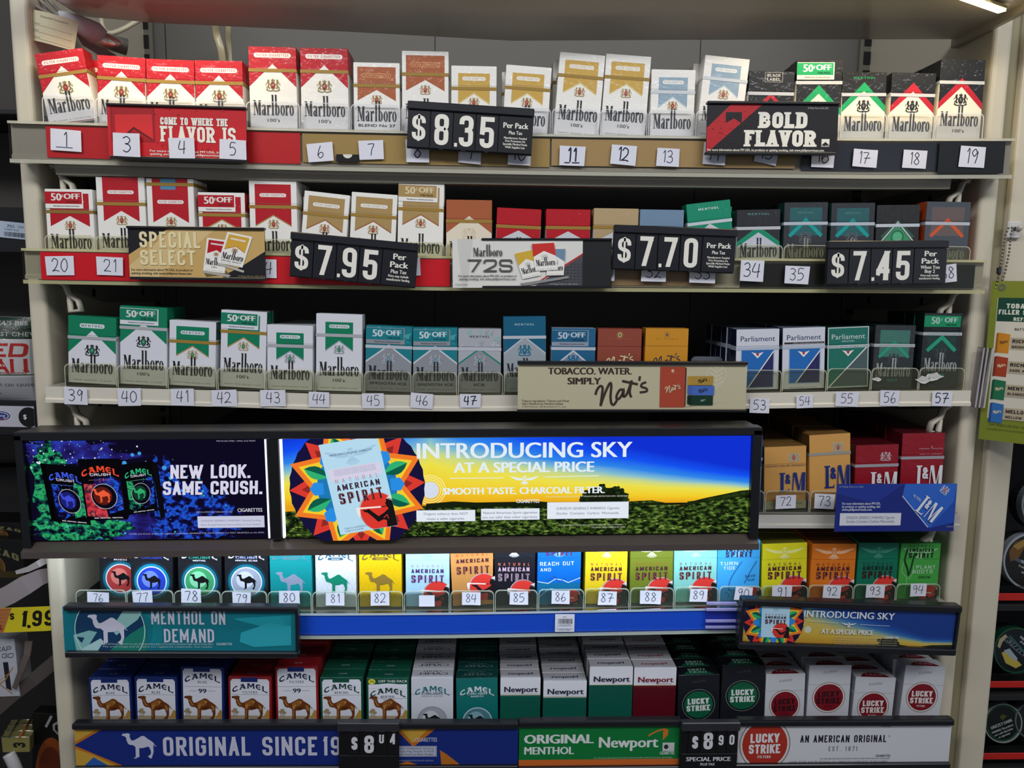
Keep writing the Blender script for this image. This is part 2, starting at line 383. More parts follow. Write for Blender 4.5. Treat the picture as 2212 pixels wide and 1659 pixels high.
def crest(A, u, v, s, cg, cs):
    """two beasts round a crowned shield; s = width"""
    k = s/14
    for sg in (-1, 1):
        f = lambda P: [(u+sg*a*k, v+b*k) for a, b in P]
        A.line(cg, f([(3.1, -3.5), (4.6, -1.5), (3.7, .6), (5, 2.4), (4.2, 4.4)]), 1.5*k, True)
        A.line(cg, f([(4.4, -1.5), (6, -2.2), (5.4, -4.2), (6.8, -4.4)]), .9*k, True)
        A.line(cg, f([(3.8, 1), (2.3, .6)]), .7*k); A.line(cg, f([(4.6, 3), (3, 2.4)]), .7*k); A.line(cg, f([(6.9, -.5), (6.6, 1.6), (5.6, .6)]), .5*k, True)
        A.disc(cg, u+sg*4.3*k, v+4.2*k, 1.05*k, n=8)
    A.line(cg, [(u-6*k, v-4.9*k), (u-2.5*k, v-5.6*k), (u, v-5.2*k), (u+2.5*k, v-5.6*k), (u+6*k, v-4.9*k)], .9*k, True)
    A.disc(cg, u, v-.4*k, 2.6*k, 3.9*k, 18); A.disc(cs, u, v-.4*k, 1.9*k, 3.1*k, 16)
    A.line('#E8E2D0', [(u-.8*k, v+.5*k), (u+.8*k, v+.5*k)], .35*k); A.line('#E8E2D0', [(u-.7*k, v-.8*k), (u+.7*k, v-.8*k)], .35*k)
    A.poly(cg, [(u+a*k, v+b*k) for a, b in [(-1.7, 3.7), (1.7, 3.7), (2, 5.6), (1, 4.6), (0, 6.2), (-1, 4.6), (-2, 5.6)]])
def pill(A, c, ct, t, u, v, w, h, out=None):
    n = 7; P = []
    for sg in (1, -1):
        for i in range(n): a = -pi/2+pi*i/(n-1); P.append((u+sg*(w/2-h/2+h/2*cos(a)), v+sg*h/2*sin(a)))
    if out:
        q = [(u+(a-u)*(1+1/w), v+(b-v)*(1+1/h)) for a, b in P]; A.poly(out, q)
    A.poly(c, P); A.cap(ct, t, u, v-h*.27, h*.54, w*.86, asp=.55, wt=.16, gap=.35)
WHT = '#E9E6DF'; INK = '#1B1A1C'; RED = '#B3101F'; GRN = '#007A56'; GOLD = '#9A7A35'; SILV = '#A9A9AE'; BLK = '#17171A'
def m_low(A, w, h, p):
    """lower lettering shared by the chevron family"""
    v0 = 19.5 if p.get('long') else 13.2
    if p.get('two'): v0 += 2
    tx = p.get('txt', INK)
    wordmark(A, tx, w/2, v0, w*p.get('ww', .86))
    if p.get('long'): A.text(p.get('subc', tx), "100's", w/2, v0-7.6, 3.8, w*.26)
    if p.get('two'): A.text(p.get('subc', tx), p['two'], w/2, v0-6.4, 3.1, w*(.8 if len(p['two']) > 8 else .25), bold=.01)
    if p.get('fine'): A.cap(p.get('finec', '#A8A49C'), p['fine'], w/2, 3.4, 1.7, w*.8, asp=.6, wt=.14, gap=.4)
    if p.get('rule'): A.rect(p['rule'], 0, .9, w, 1.5)
def d_roof(A, w, h, p):
    b = p.get('base', WHT); A.rect(b, 0, 0, w, h); lg = p.get('long')
    va = h*p.get('va', .80 if lg else .79); vs = h*p.get('vs', .53 if lg else .45)
    e = p.get('edge')
    if e: A.poly(e, [(0, vs-2.3), (0, h), (w, h), (w, vs-2.3), (w/2, va-2.3)])
    A.poly(p['c'], [(0, vs), (0, h), (w, h), (w, vs), (w/2, va)])
    if p.get('facet'):
        rr = random.Random(5)
        for i in range(14):
            x, y = rr.uniform(0, w), rr.uniform(va, h-2); A.poly(rr.choice(p['facet']), [(x, y), (min(w, x+rr.uniform(4, 12)), min(h, y+rr.uniform(1, 6))), (min(w, x+rr.uniform(2, 8)), max(va, y-rr.uniform(2, 6)))])
    if p.get('pill'): pill(A, b, p['c'], p['pill'], w/2, h*(.90 if lg else .86), w*p.get('pw', .78), 5.3)
    if p.get('head'): A.cap(p.get('headc', WHT), p['head'], w/2, h*p.get('hv', .86), 2.6, w*.46, asp=.6, wt=.15, gap=.35)
    if p.get('crest', 1): crest(A, w/2, h*(.555 if lg else .50), 17, p.get('cg', '#8C7A45'), p.get('cs', '#8E1620'))
    m_low(A, w, h, p)
def d_banner(A, w, h, p):
    b = p.get('base', WHT); A.rect(b, 0, 0, w, h); lg = p.get('long'); i = w*p.get('in', .085)
    top = h-p.get('top', 5); vt = h*p.get('vt', .47 if not lg else .53); va = vt+p.get('vd', 12.5)
    pts = [(i, vt), (i, top), (w-i, top), (w-i, vt), (w/2, va)]
    if p.get('edge'): A.poly(p['edge'], [(i, vt-1.8), (i, top), (w-i, top), (w-i, vt-1.8), (w/2, va-1.6)])
    A.poly(p['c'], pts)
    if p.get('pill'): pill(A, p.get('pc', b), p.get('pt', p['c']), p['pill'], w/2, h*p.get('pv', .84 if lg else .82), (w-2*i)*.74, 4.4, p.get('po'))
    if p.get('stamp'): A.rect('#4E86A8', w*.3, h-13, w*.62, h)
    if p.get('crest', 1): crest(A, w/2, vt+1.5, w*.235, p.get('cg', '#A08C50'), p.get('cs', '#8E1620'))
    m_low(A, w, h, p)
def d_band(A, w, h, p):
    """black top, coloured chevron band over a pale or dark base"""
    b = p.get('base', WHT); A.rect(b, 0, 0, w, h); va = h*p.get('va', .86); vs = h*p.get('vs', .52); t = p.get('bt', 8)
    A.poly(p.get('topc', BLK), [(0, vs), (0, h), (w, h), (w, vs), (w/2, va)])
    A.poly(p['c'], [(0, vs), (w/2, va), (w, vs), (w, vs-t), (w/2, va-t*1.3), (0, vs-t)])
    if p.get('head'): A.cap(p.get('headc', p['c']), p['head'], w/2, h*.905, 2.5, w*.5, asp=.7, wt=.18, gap=.35)
    crest(A, w/2, h*p.get('cv', .52), 17, p.get('cg', INK), p.get('cs', INK)); m_low(A, w, h, p)
def d_line(A, w, h, p):
    """dark pack with an open chevron line and optional frame panel"""
    A.rect(p.get('base', BLK), 0, 0, w, h)
    if p.get('panel'): A.rect(p['panel'], w*.13, h*.5, w*.87, h*.92)
    if p.get('low'): A.poly(p['low'], [(0, 0), (w, 0), (w, h*.42), (w/2, h*.66), (0, h*.42)])
    va = h*p.get('va', .73); vs = h*p.get('vs', .49); i = w*.13
    A.line(p['c'], [(i, vs), (w/2, va), (w-i, vs)], p.get('lt', 4.2))
    if p.get('head'): A.cap(p.get('headc', '#5C8C84'), p['head'], w/2, h*.83, 2.4, w*.36, asp=.7, wt=.15, gap=.35)
    if p.get('box'):
        A.rect('#B8B4AE', w*.35, h*.845, w*.74, h*.985); A.rect(BLK, w*.357, h*.85, w*.733, h*.98)
        A.cap('#B8B4AE', 'BLACK', w*.545, h*.92, 3.2, w*.3, asp=.7, wt=.2); A.cap('#B8B4AE', 'LABEL', w*.545, h*.865, 3.2, w*.3, asp=.7, wt=.2)
    if p.get('ball'):
        A.poly('#3E8F63', [(0, h*.3), (w*.5, h*.70), (w, h*.3)]); A.ring('#23694A', w/2, h*.5, 8.4, 1.4); A.disc('#57B383', w/2, h*.5, 6); A.line('#C9CFCB', [(0, h*.33), (w/2, h*.73), (w, h*.33)], 1.6)
    if p.get('crest', 1): crest(A, w/2, h*.47, 17, p.get('cg', '#4A4C52'), '#2A2B30')
    m_low(A, w, h, p)
def d_parl(A, w, h, p):
    b = p.get('base', WHT); A.rect(b, 0, 0, w, h); x0, x1, y0, y1 = p.get('f', (.13, .87, .04, .68)); x0 *= w; x1 *= w; y0 *= h; y1 *= h
    A.rect(p['fr'], x0-1.2, y0-1.2, x1+1.2, y1+1.2); A.rect(p['c1'], x0, y0, x1, y1)
    a = (x0+(x1-x0)*p.get('d0', .22), y0); bb = (x1, y0+(y1-y0)*p.get('d1', .92))
    A.poly(p['c2'], [a, (x1, y0), bb]); A.line(WHT, [a, bb], 1.4)
    cx = w/2; cy = h*p.get('bv', .57)
    A.poly(WHT, [(cx-8, cy+4), (cx-2.5, cy+2.5), (cx, cy+1), (cx+2.5, cy+2.5), (cx+8, cy+4), (cx, cy-4)]); A.disc('#B5263A', cx, cy+1.2, 1.7, 2.1, 12)
    A.text(p['tc'], 'Parliament', cx, h*.80, 6.6, w*.80)
    if p.get('sub'): A.cap(p['tc'], p['sub'], cx, h*.755, 1.7, w*.3, asp=.7, wt=.16, gap=.3)
    if p.get('bar'): A.rect('#26242A', w*.04, h*.735, w*.98, h*.765); A.text('#B9B6B2', 'SPECIAL OFFER INSIDE WITH PURCHASE', w*.6, h*.742, 1.1, w*.7)
    A.cap(p.get('fc', '#8C98B0'), 'RECESSED FILTER', cx, h*.015, 1.5, w*.62, asp=.6, wt=.14, gap=.4)
def d_lm(A, w, h, p):
    A.rect(p['base'], 0, 0, w, h); cr = p['crest']
    A.rect(cr[2], w*.57, h*.755, w*.83, h*.885) if cr[2] else None
    crest(A, w*.7, h*.82, 14, cr[0], cr[1])
    v = h*.28; L = p['lc']; hh = h*.3; x0 = w*.36
    def ser(poly, c): A.poly(c, poly)
    # tall condensed L & M
    for dx, dy, c in ((.9, -.7, p.get('sh', INK)), (0, 0, L)):
        X = x0+dx; V = v+dy
        ser([(X+1.6, V+hh*.35), (X+5.6, V+hh*.35), (X+5.6, V+hh), (X+1.6, V+hh)], c); ser([(X, V+hh*.94), (X+7.5, V+hh*.94), (X+7.5, V+hh), (X, V+hh)], c)
        ser([(X+1.6, V), (X+5.6, V), (X+5.6, V+hh*.4), (X+1.6, V+hh*.4)], c); ser([(X, V), (X+13, V), (X+13, V+hh*.18), (X+11.5, V+hh*.06), (X, V+hh*.06)], c)
        for pl in block('&', .5, .17, .1): A.poly(c, [(X+8+a*hh*.5, V+hh*.42+b*hh*.5) for a, b in pl])
        mx = X+17; A.poly(c, [(mx, V), (mx+1.2, V), (mx+2.2, V+hh), (mx+1, V+hh)]); A.poly(c, [(mx+1, V+hh), (mx+5.4, V+hh), (mx+9.3, V+hh*.2), (mx+8, V)])
        A.poly(c, [(mx+8, V), (mx+9.2, V), (mx+14, V+hh), (mx+12.8, V+hh)]); A.poly(c, [(mx+12, V), (mx+16.4, V), (mx+17, V+hh), (mx+12.8, V+hh)])
    if p.get('warn'): A.text('#2C3350', 'interpreted to mean safer. Nothing about', w/2, h*.69, 2.1, w*.96, bold=.01)
    if p.get('prem'): A.cap(p['prem'], 'PREMIUM TOBACCOS', w*.67, h*.79, 1.7, w*.56, asp=.6, wt=.14); A.cap(p['prem'], 'QUALITY ASSURED', w*.67, h*.72, 1.7, w*.52, asp=.6, wt=.14)
    if p.get('foot'): A.rect(p['foot'], 0, 0, w, h*.13); A.text('#5C6A5A', 'TURKISH BLEND', w*.52, h*.07, 2.6, w*.8, bold=.01)
NATS = [[(45, 465), (62, 400), (105, 345), (140, 360), (138, 440), (118, 620)], [(118, 620), (165, 470), (235, 312), (262, 330), (255, 480), (268, 580), (305, 600), (345, 540)],
        [(430, 395), (385, 395), (345, 460), (340, 515), (370, 520), (410, 470), (435, 400), (435, 485), (480, 455), (535, 300)], [(545, 262), (520, 420), (545, 500)], [(412, 272), (632, 318)], [(658, 205), (650, 270)],
        [(748, 288), (690, 310), (682, 350), (750, 375), (755, 415), (660, 430)]]
def nats(A, c, u, v, w, t=28, rot=0):
    k = w/720
    for i, g in enumerate(NATS): A.line(c, [(u+(a-45)*k, v+(620-b)*k) for a, b in g], t*k*(1 if i < 5 else .9), i not in (4, 5))
def d_nats(A, w, h, p):
    A.rect(p['base'], 0, 0, w, h)
    A.disc(p['ec'], w*.5, h*.90, 2.6, 3.2, 8)
    for i in range(8): A.line(p['ec'], [(w*.5, h*.9), (w*.5+4.2*cos(i*pi/4), h*.9+4.4*sin(i*pi/4))], .7)
    A.disc(p['ed'], w*.5, h*.9, 1.2, 1.6, 8); A.cap(p['sc'], 'NAT SHERMAN', w/2, h*.825, 1.6, w*.5, asp=.6, wt=.16, gap=.9)
    nats(A, p['nc2'], w*.2+.5, h*.36-.5, w*.62, 36); nats(A, p['nc'], w*.2, h*.36, w*.62, 32)
def eagle(A, c, u, v, s):
    """spread wings, round body and fan tail"""
    k = s/44
    for sg in (-1, 1):
        f = lambda P: [(u+sg*a*k, v+b*k) for a, b in P]
        A.poly(c, f([(3, 0), (9, 1), (22, 4), (22, 2.4), (19.5, 1.6), (18, .4), (15.5, -.6), (13.5, -1.8), (10.5, -2.6), (7, -3), (3, -2.6)])); A.line(c, f([(5.5, 2.6), (4.4, -.5), (1, -3)]), .7*k, True)
    A.poly(c, [(u+a*k, v+b*k) for a, b in [(-2, 2.5), (2, 2.5), (2.6, 3.6), (1.4, 4.6), (-2.6, 4)]])
    A.ring(c, u, v-.6*k, 3.2*k, .7*k); A.disc(c, u, v-.6*k, 1.5*k, n=10)
    for i in range(7): a = -pi/2+(i-3)*.27; A.line(c, [(u+2*k*cos(a), v-4*k), (u+8*k*cos(a), v-3.6*k+6.5*k*sin(a))], 1.1*k)
def spirit(A, w, v0, v1, v2, n, a, s, si=None, x0=.13, x1=.87):
    u = w*(x0+x1)/2; W_ = w*(x1-x0)
    A.cap(n, 'NATURAL', u, v0, 3.9, W_, asp=.5, wt=.12, gap=.75, R=.05); A.cap(a, 'AMERICAN', u, v1, 5.4, W_, asp=.52, wt=.2, gap=.26, R=.05)
    A.cap(s, 'SPIRIT', u, v2, 10.2, W_, asp=.42, wt=.17, gap=.26, R=.05)
    if si: A.cap(si, 'SPIRIT', u, v2+.7, 8.8, W_-1.6, asp=.44, wt=.045, gap=.33, R=.05)
def smoker(A, u, v, r, X=1.0):
    """red disc with the dark profile holding a long pipe; X = clip at right edge"""
    B = Art(); k = r/18
    f = lambda P: [(u+a*k, v+b*k) for a, b in P]
    B.disc('#B9A3A4', u-.5*k, v+.5*k, 18.6*k); B.disc('#D8382E', u, v, 18*k)
    B.poly('#191518', f([(4, -18), (5.5, -9), (2.5, -8), (-3, -9.5), (-8, -3), (-11.5, 1), (-14, 1.6), (-15.5, 4.4), (-12.8, 3.4), (-9, 4), (-7, 1.6), (-1.5, -4.2), (4.5, -1.8), (8, .5), (9.6, 1.2), (9, 3.2), (7.8, 4), (8.2, 5.6), (7.4, 6.6), (9, 9), (9.2, 11), (13, 12), (16, 9), (16.5, 2), (19, -4), (19, -18)]))
    B.poly('#DED8D2', f([(9.4, 11.4), (17, 15.5), (20, 14), (20, 2), (17.6, -4), (16, 1), (16.4, 7), (14, 9)])); B.line('#191518', f([(11, 11.2), (18, 8)]), .6*k); B.line('#191518', f([(17, 7.5), (17.6, 0)]), .5*k)
    B.line('#EFE6E0', f([(-21, 6.2), (3, 4.2)]), 1.5*k); B.line('#191518', f([(2.8, 4.2), (7.6, 4)]), .8*k); B.line('#D8382E', f([(3, -6.5), (7, -4), (7.6, -8)]), .7*k)
    B.poly('#E6E2E0', f([(-21.5, 5.4), (-17.5, 5.6), (-18.5, -1.5), (-20, -2.5), (-21, 0)]))
    B = B.clip(0, .3, X, 300); l = A.l; A.it += [(c, l+i, p) for c, i, p in B.it]; A.l += B.l
def d_spirit(A, w, h, p):
    A.rect(p['base'], 0, 0, w, h); eagle(A, p['ea'], w/2, h*.86, w*.86)
    if p.get('org'): A.text(p['org'], 'MADE WITH ORGANIC TOBACCO', w/2, h*.855, 1.9, w*.72, bold=.008)
    if p.get('low'): A.rect(p['low'], 0, 0, w, h*.34); A.line(p['lowl'], [(0, h*.36), (w*.25, h*.33), (w*.42, h*.40), (w*.6, h*.38), (w*.72, h*.345), (w, h*.42)], 1)
    if p.get('word'):
        sp = p.get('spv', (.80, .70)); u = w*p.get('spu', .5)
        A.cap(p['n'], 'NATURAL', u, h*(sp[0]+.085), 3, w*.62, asp=.5, wt=.12, gap=.75, R=.05)
        A.cap(p['a'], 'AMERICAN', u, h*sp[0], 4.4, w*.62, asp=.52, wt=.2, gap=.26, R=.05); A.cap(p['s'], 'SPIRIT', u, h*sp[1], 7, w*.62, asp=.42, wt=.17, gap=.26, R=.05)
        for t, c, uu, vv, hh, ww, sh in p['word']: A.cap(c, t, w*uu, h*vv, hh, w*ww, 'l', asp=.62, wt=.13, gap=.25, R=.1, rot=sh)
        for c, pts, t in p.get('draw', []): A.line(c, [(w*a, h*b) for a, b in pts], t, True)
        smoker(A, w*.82, h*.07, w*.25, w)
    elif not p.get('bare'):
        dv = p.get('dv', 0)
        smoker(A, w*.73, h*(.19+dv), w*.32, w)
        spirit(A, w, h*(.61+dv), h*(.525+dv), h*(.375+dv), p['n'], p['a'], p['s'], p.get('si'))
CAMEL = [(655, 245), (680, 205), (830, 190), (865, 212), (885, 215), (870, 250), (868, 300), (905, 385), (945, 400), (990, 385), (1110, 320), (1160, 290), (1195, 268), (1250, 268), (1300, 295), (1350, 345), (1430, 395), (1500, 450), (1530, 490), (1555, 540),
         (1590, 555), (1585, 568), (1545, 555), (1515, 500), (1505, 560), (1505, 730), (1470, 830), (1450, 890), (1440, 905), (1385, 900), (1380, 870), (1345, 858), (1345, 840), (1390, 825), (1435, 760), (1430, 690), (1390, 580), (1340, 570), (1240, 605), (1115, 615),
         (1112, 760), (1112, 850), (1095, 872), (1045, 872), (1035, 905), (960, 905), (958, 890), (1010, 870), (1015, 760), (1015, 580), (950, 525), (870, 520), (820, 490), (780, 400), (770, 310), (720, 270), (670, 262)]
def camel(A, c, u, v, w, ky=1.0):
    """u,v = left foot line; w = width"""
    k = w/935; A.poly(c, [(u+(a-655)*k, v+(905-b)*k*ky) for a, b in CAMEL])
def camel_print(A, u, v, w):
    k = w/935; f = lambda P: [(u+(a-655)*k, v+(905-b)*k) for a, b in P]
    camel(A, '#6A3616', u, v, w)
    for c, P in (('#8F5A26', [(1000, 420), (1180, 310), (1300, 330), (1250, 450), (1100, 520)]), ('#A87A3C', [(1020, 470), (1120, 430), (1090, 560), (1040, 600)]), ('#4E2610', [(1130, 540), (1300, 510), (1330, 560), (1200, 590)]),
                 ('#A3703A', [(1380, 450), (1470, 500), (1480, 620), (1430, 620)]), ('#9C6A34', [(790, 300), (830, 310), (880, 420), (940, 470), (860, 480)]), ('#B98A50', [(1210, 350), (1280, 360), (1260, 420)]), ('#9A6630', [(1040, 600), (1080, 620), (1060, 840), (1025, 840)]), ('#2A1A10', [(660, 245), (690, 212), (720, 235), (690, 258)])):
        A.poly(c, f(P))
def arch(k, r): return lambda X, Y, W_: (X*(1+0*Y), Y-k*(2*X/W_)**2*W_)
CG = {}
def _camel():
    """rounded C and lunate E, flared A, M and L; cap height 1"""
    arc = lambda cx, rx, a0, a1, n=12: [(cx+rx*cos(radians(a0+(a1-a0)*i/n)), .5+.41*sin(radians(a0+(a1-a0)*i/n))) for i in range(n+1)]
    R = lambda x0, y0, x1, y1: [(x0, y0), (x1, y0), (x1, y1), (x0, y1)]
    P = stroke(arc(.5, .40, 48, 318), .22)
    x = 1.08; P += [[(x, 0), (x+.24, 0), (x+.52, .88), (x+.40, 1)], [(x+.34, 1), (x+.62, 1), (x+.98, 0), (x+.68, 0)], R(x+.2, .28, x+.8, .44), R(x-.06, 0, x+.30, .10), R(x+.62, 0, x+1.04, .10), [(x+.05, .80), (x+.2, .98), (x+.45, 1), (x+.45, .86), (x+.22, .84), (x+.14, .74)]]
    x = 2.28; P += [R(x, 0, x+.22, 1), R(x+.86, 0, x+1.08, 1), [(x+.06, 1), (x+.30, 1), (x+.56, .42), (x+.48, .14)], [(x+1.02, 1), (x+.78, 1), (x+.50, .42), (x+.60, .14)], R(x-.07, 0, x+.29, .10), R(x+.79, 0, x+1.15, .10)]
    x = 3.56; P += [[(a+x-.0, b) for a, b in q] for q in stroke(arc(.46, .38, 52, 308), .22)]+[R(x+.2, .43, x+.74, .57)]
    x = 4.54; P += [R(x, 0, x+.23, 1), R(x, 0, x+.72, .19), R(x-.07, .9, x+.30, 1), [(x+.58, .0), (x+.78, 0), (x+.80, .34), (x+.70, .30)]]
    return P
CAMELW = _camel()
def camelword(A, c, u, v, w, hh, k=.15): return A.put(c, CAMELW, u, v, hh, w, warp=arch(k, 0))
def d_camel(A, w, h, p):
    A.rect(p['base'], 0, 0, w, h); m = w*.05; top = h-w*.047
    A.poly('#D9DAE2', [(m, 0), (m, top-2.6), (m+1.2, top-2.6), (m+1.2, top-1), (m+3, top), (w-m-3, top), (w-m-1.2, top-1), (w-m-1.2, top-2.6), (w-m, top-2.6), (w-m, 0)])
    A.rect(p.get('tab', p['base']), w*.29, top-4.2, w*.68, h)
    dv = 0
    if p.get('off'):
        A.rect(p['base'], 0, h-8.2, w, h); A.disc('#E3D83A', w*.13, h-4.4, 4.6, 3.6); A.text('#1F3A2C', '50¢', w*.13, h-5.6, 3, bold=.02); A.text('#E8E8E0', 'OFF THIS PACK', w*.62, h-5.8, 3.4, w*.68, bold=.01); dv = -4.6
        A.poly('#D9DAE2', [(w*.05, h-10.5)]+[(w*(.05+.9*i/10), h-10.5+3.4*sin(pi*i/10)) for i in range(11)]+[(w*.95, h-14), (w*.05, h-14)])
    camelword(A, p['tc'], w/2, h-15.6+dv, w*.82, 7.2)
    A.cap('#6A6C78', p['kind'], w/2, h-22.5+dv, 3.2, w*(.2 if len(p['kind']) < 5 else .33), asp=.5, wt=.18, gap=.3)
    if p.get('two'): A.cap('#6A6C78', p['two'], w/2, h-26.5+dv, 2, w*.2, asp=.5, wt=.18, gap=.3)
    if p.get('long'): A.text('#1C2440', '99', w/2, h-36, 6, w*.18, bold=.03); A.line('#8A8C98', [(w*.2, h-33), (w*.38, h-33)], .6); A.line('#8A8C98', [(w*.62, h-33), (w*.8, h-33)], .6)
    g = 24
    A.rect('#A8977C', m, g-4, w-m, g+6.2); A.rect('#BFB6A2', m, 0, w-m, g)
    A.poly('#B08A3C', [(w*.80, g+3), (w-m, g+3), (w-m, g+13), (w*.905, g+15)])
    for x, y in ((.11, 12), (.15, 14.5), (.19, 11)):
        A.line('#8A7A58', [(w*x, g+5), (w*x, g+y)], .7); A.disc('#9A8A6A', w*x, g+y, 3, 2, 7)
    camel_print(A, w*.07, g, w*.80)
def d_crush(A, w, h, p):
    A.rect(p['base'], 0, 0, w, h); cx = w/2; cy = h*p.get('cy', .37); r = w*.36
    if p.get('glow'): A.disc(p['glow'], cx, cy, r*1.32); A.disc(p['glow2'], cx, cy, r*1.17)
    if p.get('lidc'): A.rect(p['lidc'], 0, h*.665, w, h)
    A.disc(p['ringc'], cx, cy, r); A.disc(p['disc'], cx, cy, r*.93); A.disc(p['disc2'], cx-r*.1, cy+r*.15, r*.55)
    camel(A, p['cam'], cx-r*.62, cy-r*.5, r*1.3)
    camelword(A, p['tc'], cx, h*.775, w*.82, 7.2); A.cap(p['sc'], 'CRUSH', cx, h*.715, 3.4, w*.48, asp=1.0, wt=.2, gap=.2, R=.3)
    if p.get('two'): A.cap(p.get('twoc', '#D5D5DA'), p['two'], cx, h*.68, 1.9, w*(.5 if len(p['two']) > 7 else .3), asp=.8, wt=.22, gap=.2)
    A.cap(p.get('fc', '#5A5C64'), 'REGULAR MENTHOL', cx, h*.05, 1.5, w*.6, asp=.6, wt=.15, gap=.4)
def d_plaincamel(A, w, h, p):
    A.rect(p['base'], 0, 0, w, h)
    if p.get('lat'):
        for i in range(-8, 12):
            B = Art(); B.line(p['lat'], [(i*7, 0), (i*7+h*.6, h)], .35); B.line(p['lat'], [(i*7+h*.6, 0), (i*7, h)], .35); B = B.clip(0, 0, w, h); l = A.l; A.it += [(c, l+1, q) for c, _, q in B.it]; A.l += 1
    camelword(A, p['tc'], w/2, h*.78, w*.86, 7.4); A.poly(p['tc'], [(w*.3, h*.74), (w*.34, h*.762), (w*.66, h*.762), (w*.7, h*.74), (w*.66, h*.718), (w*.34, h*.718)]); A.line(p['base'], [(w*.4, h*.74), (w*.6, h*.74)], .9)
    camel(A, p['cam'], w*.14, h*.2, w*.7)
def d_newp(A, w, h, p):
    A.rect('#D8D8DE', 0, 0, w, h); b = h*p.get('b', .705)
    A.rect(p['c'], 0, 0, w, b)
    for i in range(int(b/1.6)): A.rect(p['c2'], 0, i*1.6, w, i*1.6+.5)
    A.rect('#B99A5A', 0, b, w, b+.5); A.text(p['tc'], 'Newport', w/2+.8, b+p.get('dv', 4.8), 7.6, w*.82, bold=.022)
    if p.get('sub'): A.text(p['tc'], p['sub'], w*.72, b+1.6, 1.4, w*.34)
def d_lucky(A, w, h, p):
    A.rect(p['base'], 0, 0, w, h); cx = w*.5; cy = h*p.get('cy', .52); r = w*.385
    A.disc(p['rc'], cx, cy, r*1.03); A.disc(p['r2'], cx, cy, r*.99); A.disc(p['c'], cx, cy, r*.9)
    A.cap(p['tc'], 'LUCKY', cx, cy+.8, 8.2, w*.52, asp=.5, wt=.21, gap=.09, rot=.03); A.cap(p['tc'], 'STRIKE', cx, cy-8.9, 8.2, w*.57, asp=.5, wt=.21, gap=.09, rot=.03)
    if p.get('sub', 1): A.cap(p['tc'], 'FILTERS', cx, cy-13.9, 2.4, w*.2, asp=.5, wt=.2, gap=.2)
    A.text(p['lc'], 'Luckies', cx, h-10.5, 4.2, w*.32, shear=.35, rot=.1)
DES = dict(roof=d_roof, banner=d_banner, band=d_band, line=d_line, parl=d_parl, lm=d_lm, nats=d_nats, spirit=d_spirit, camel=d_camel, crush=d_crush, pcamel=d_plaincamel, newp=d_newp, lucky=d_lucky)

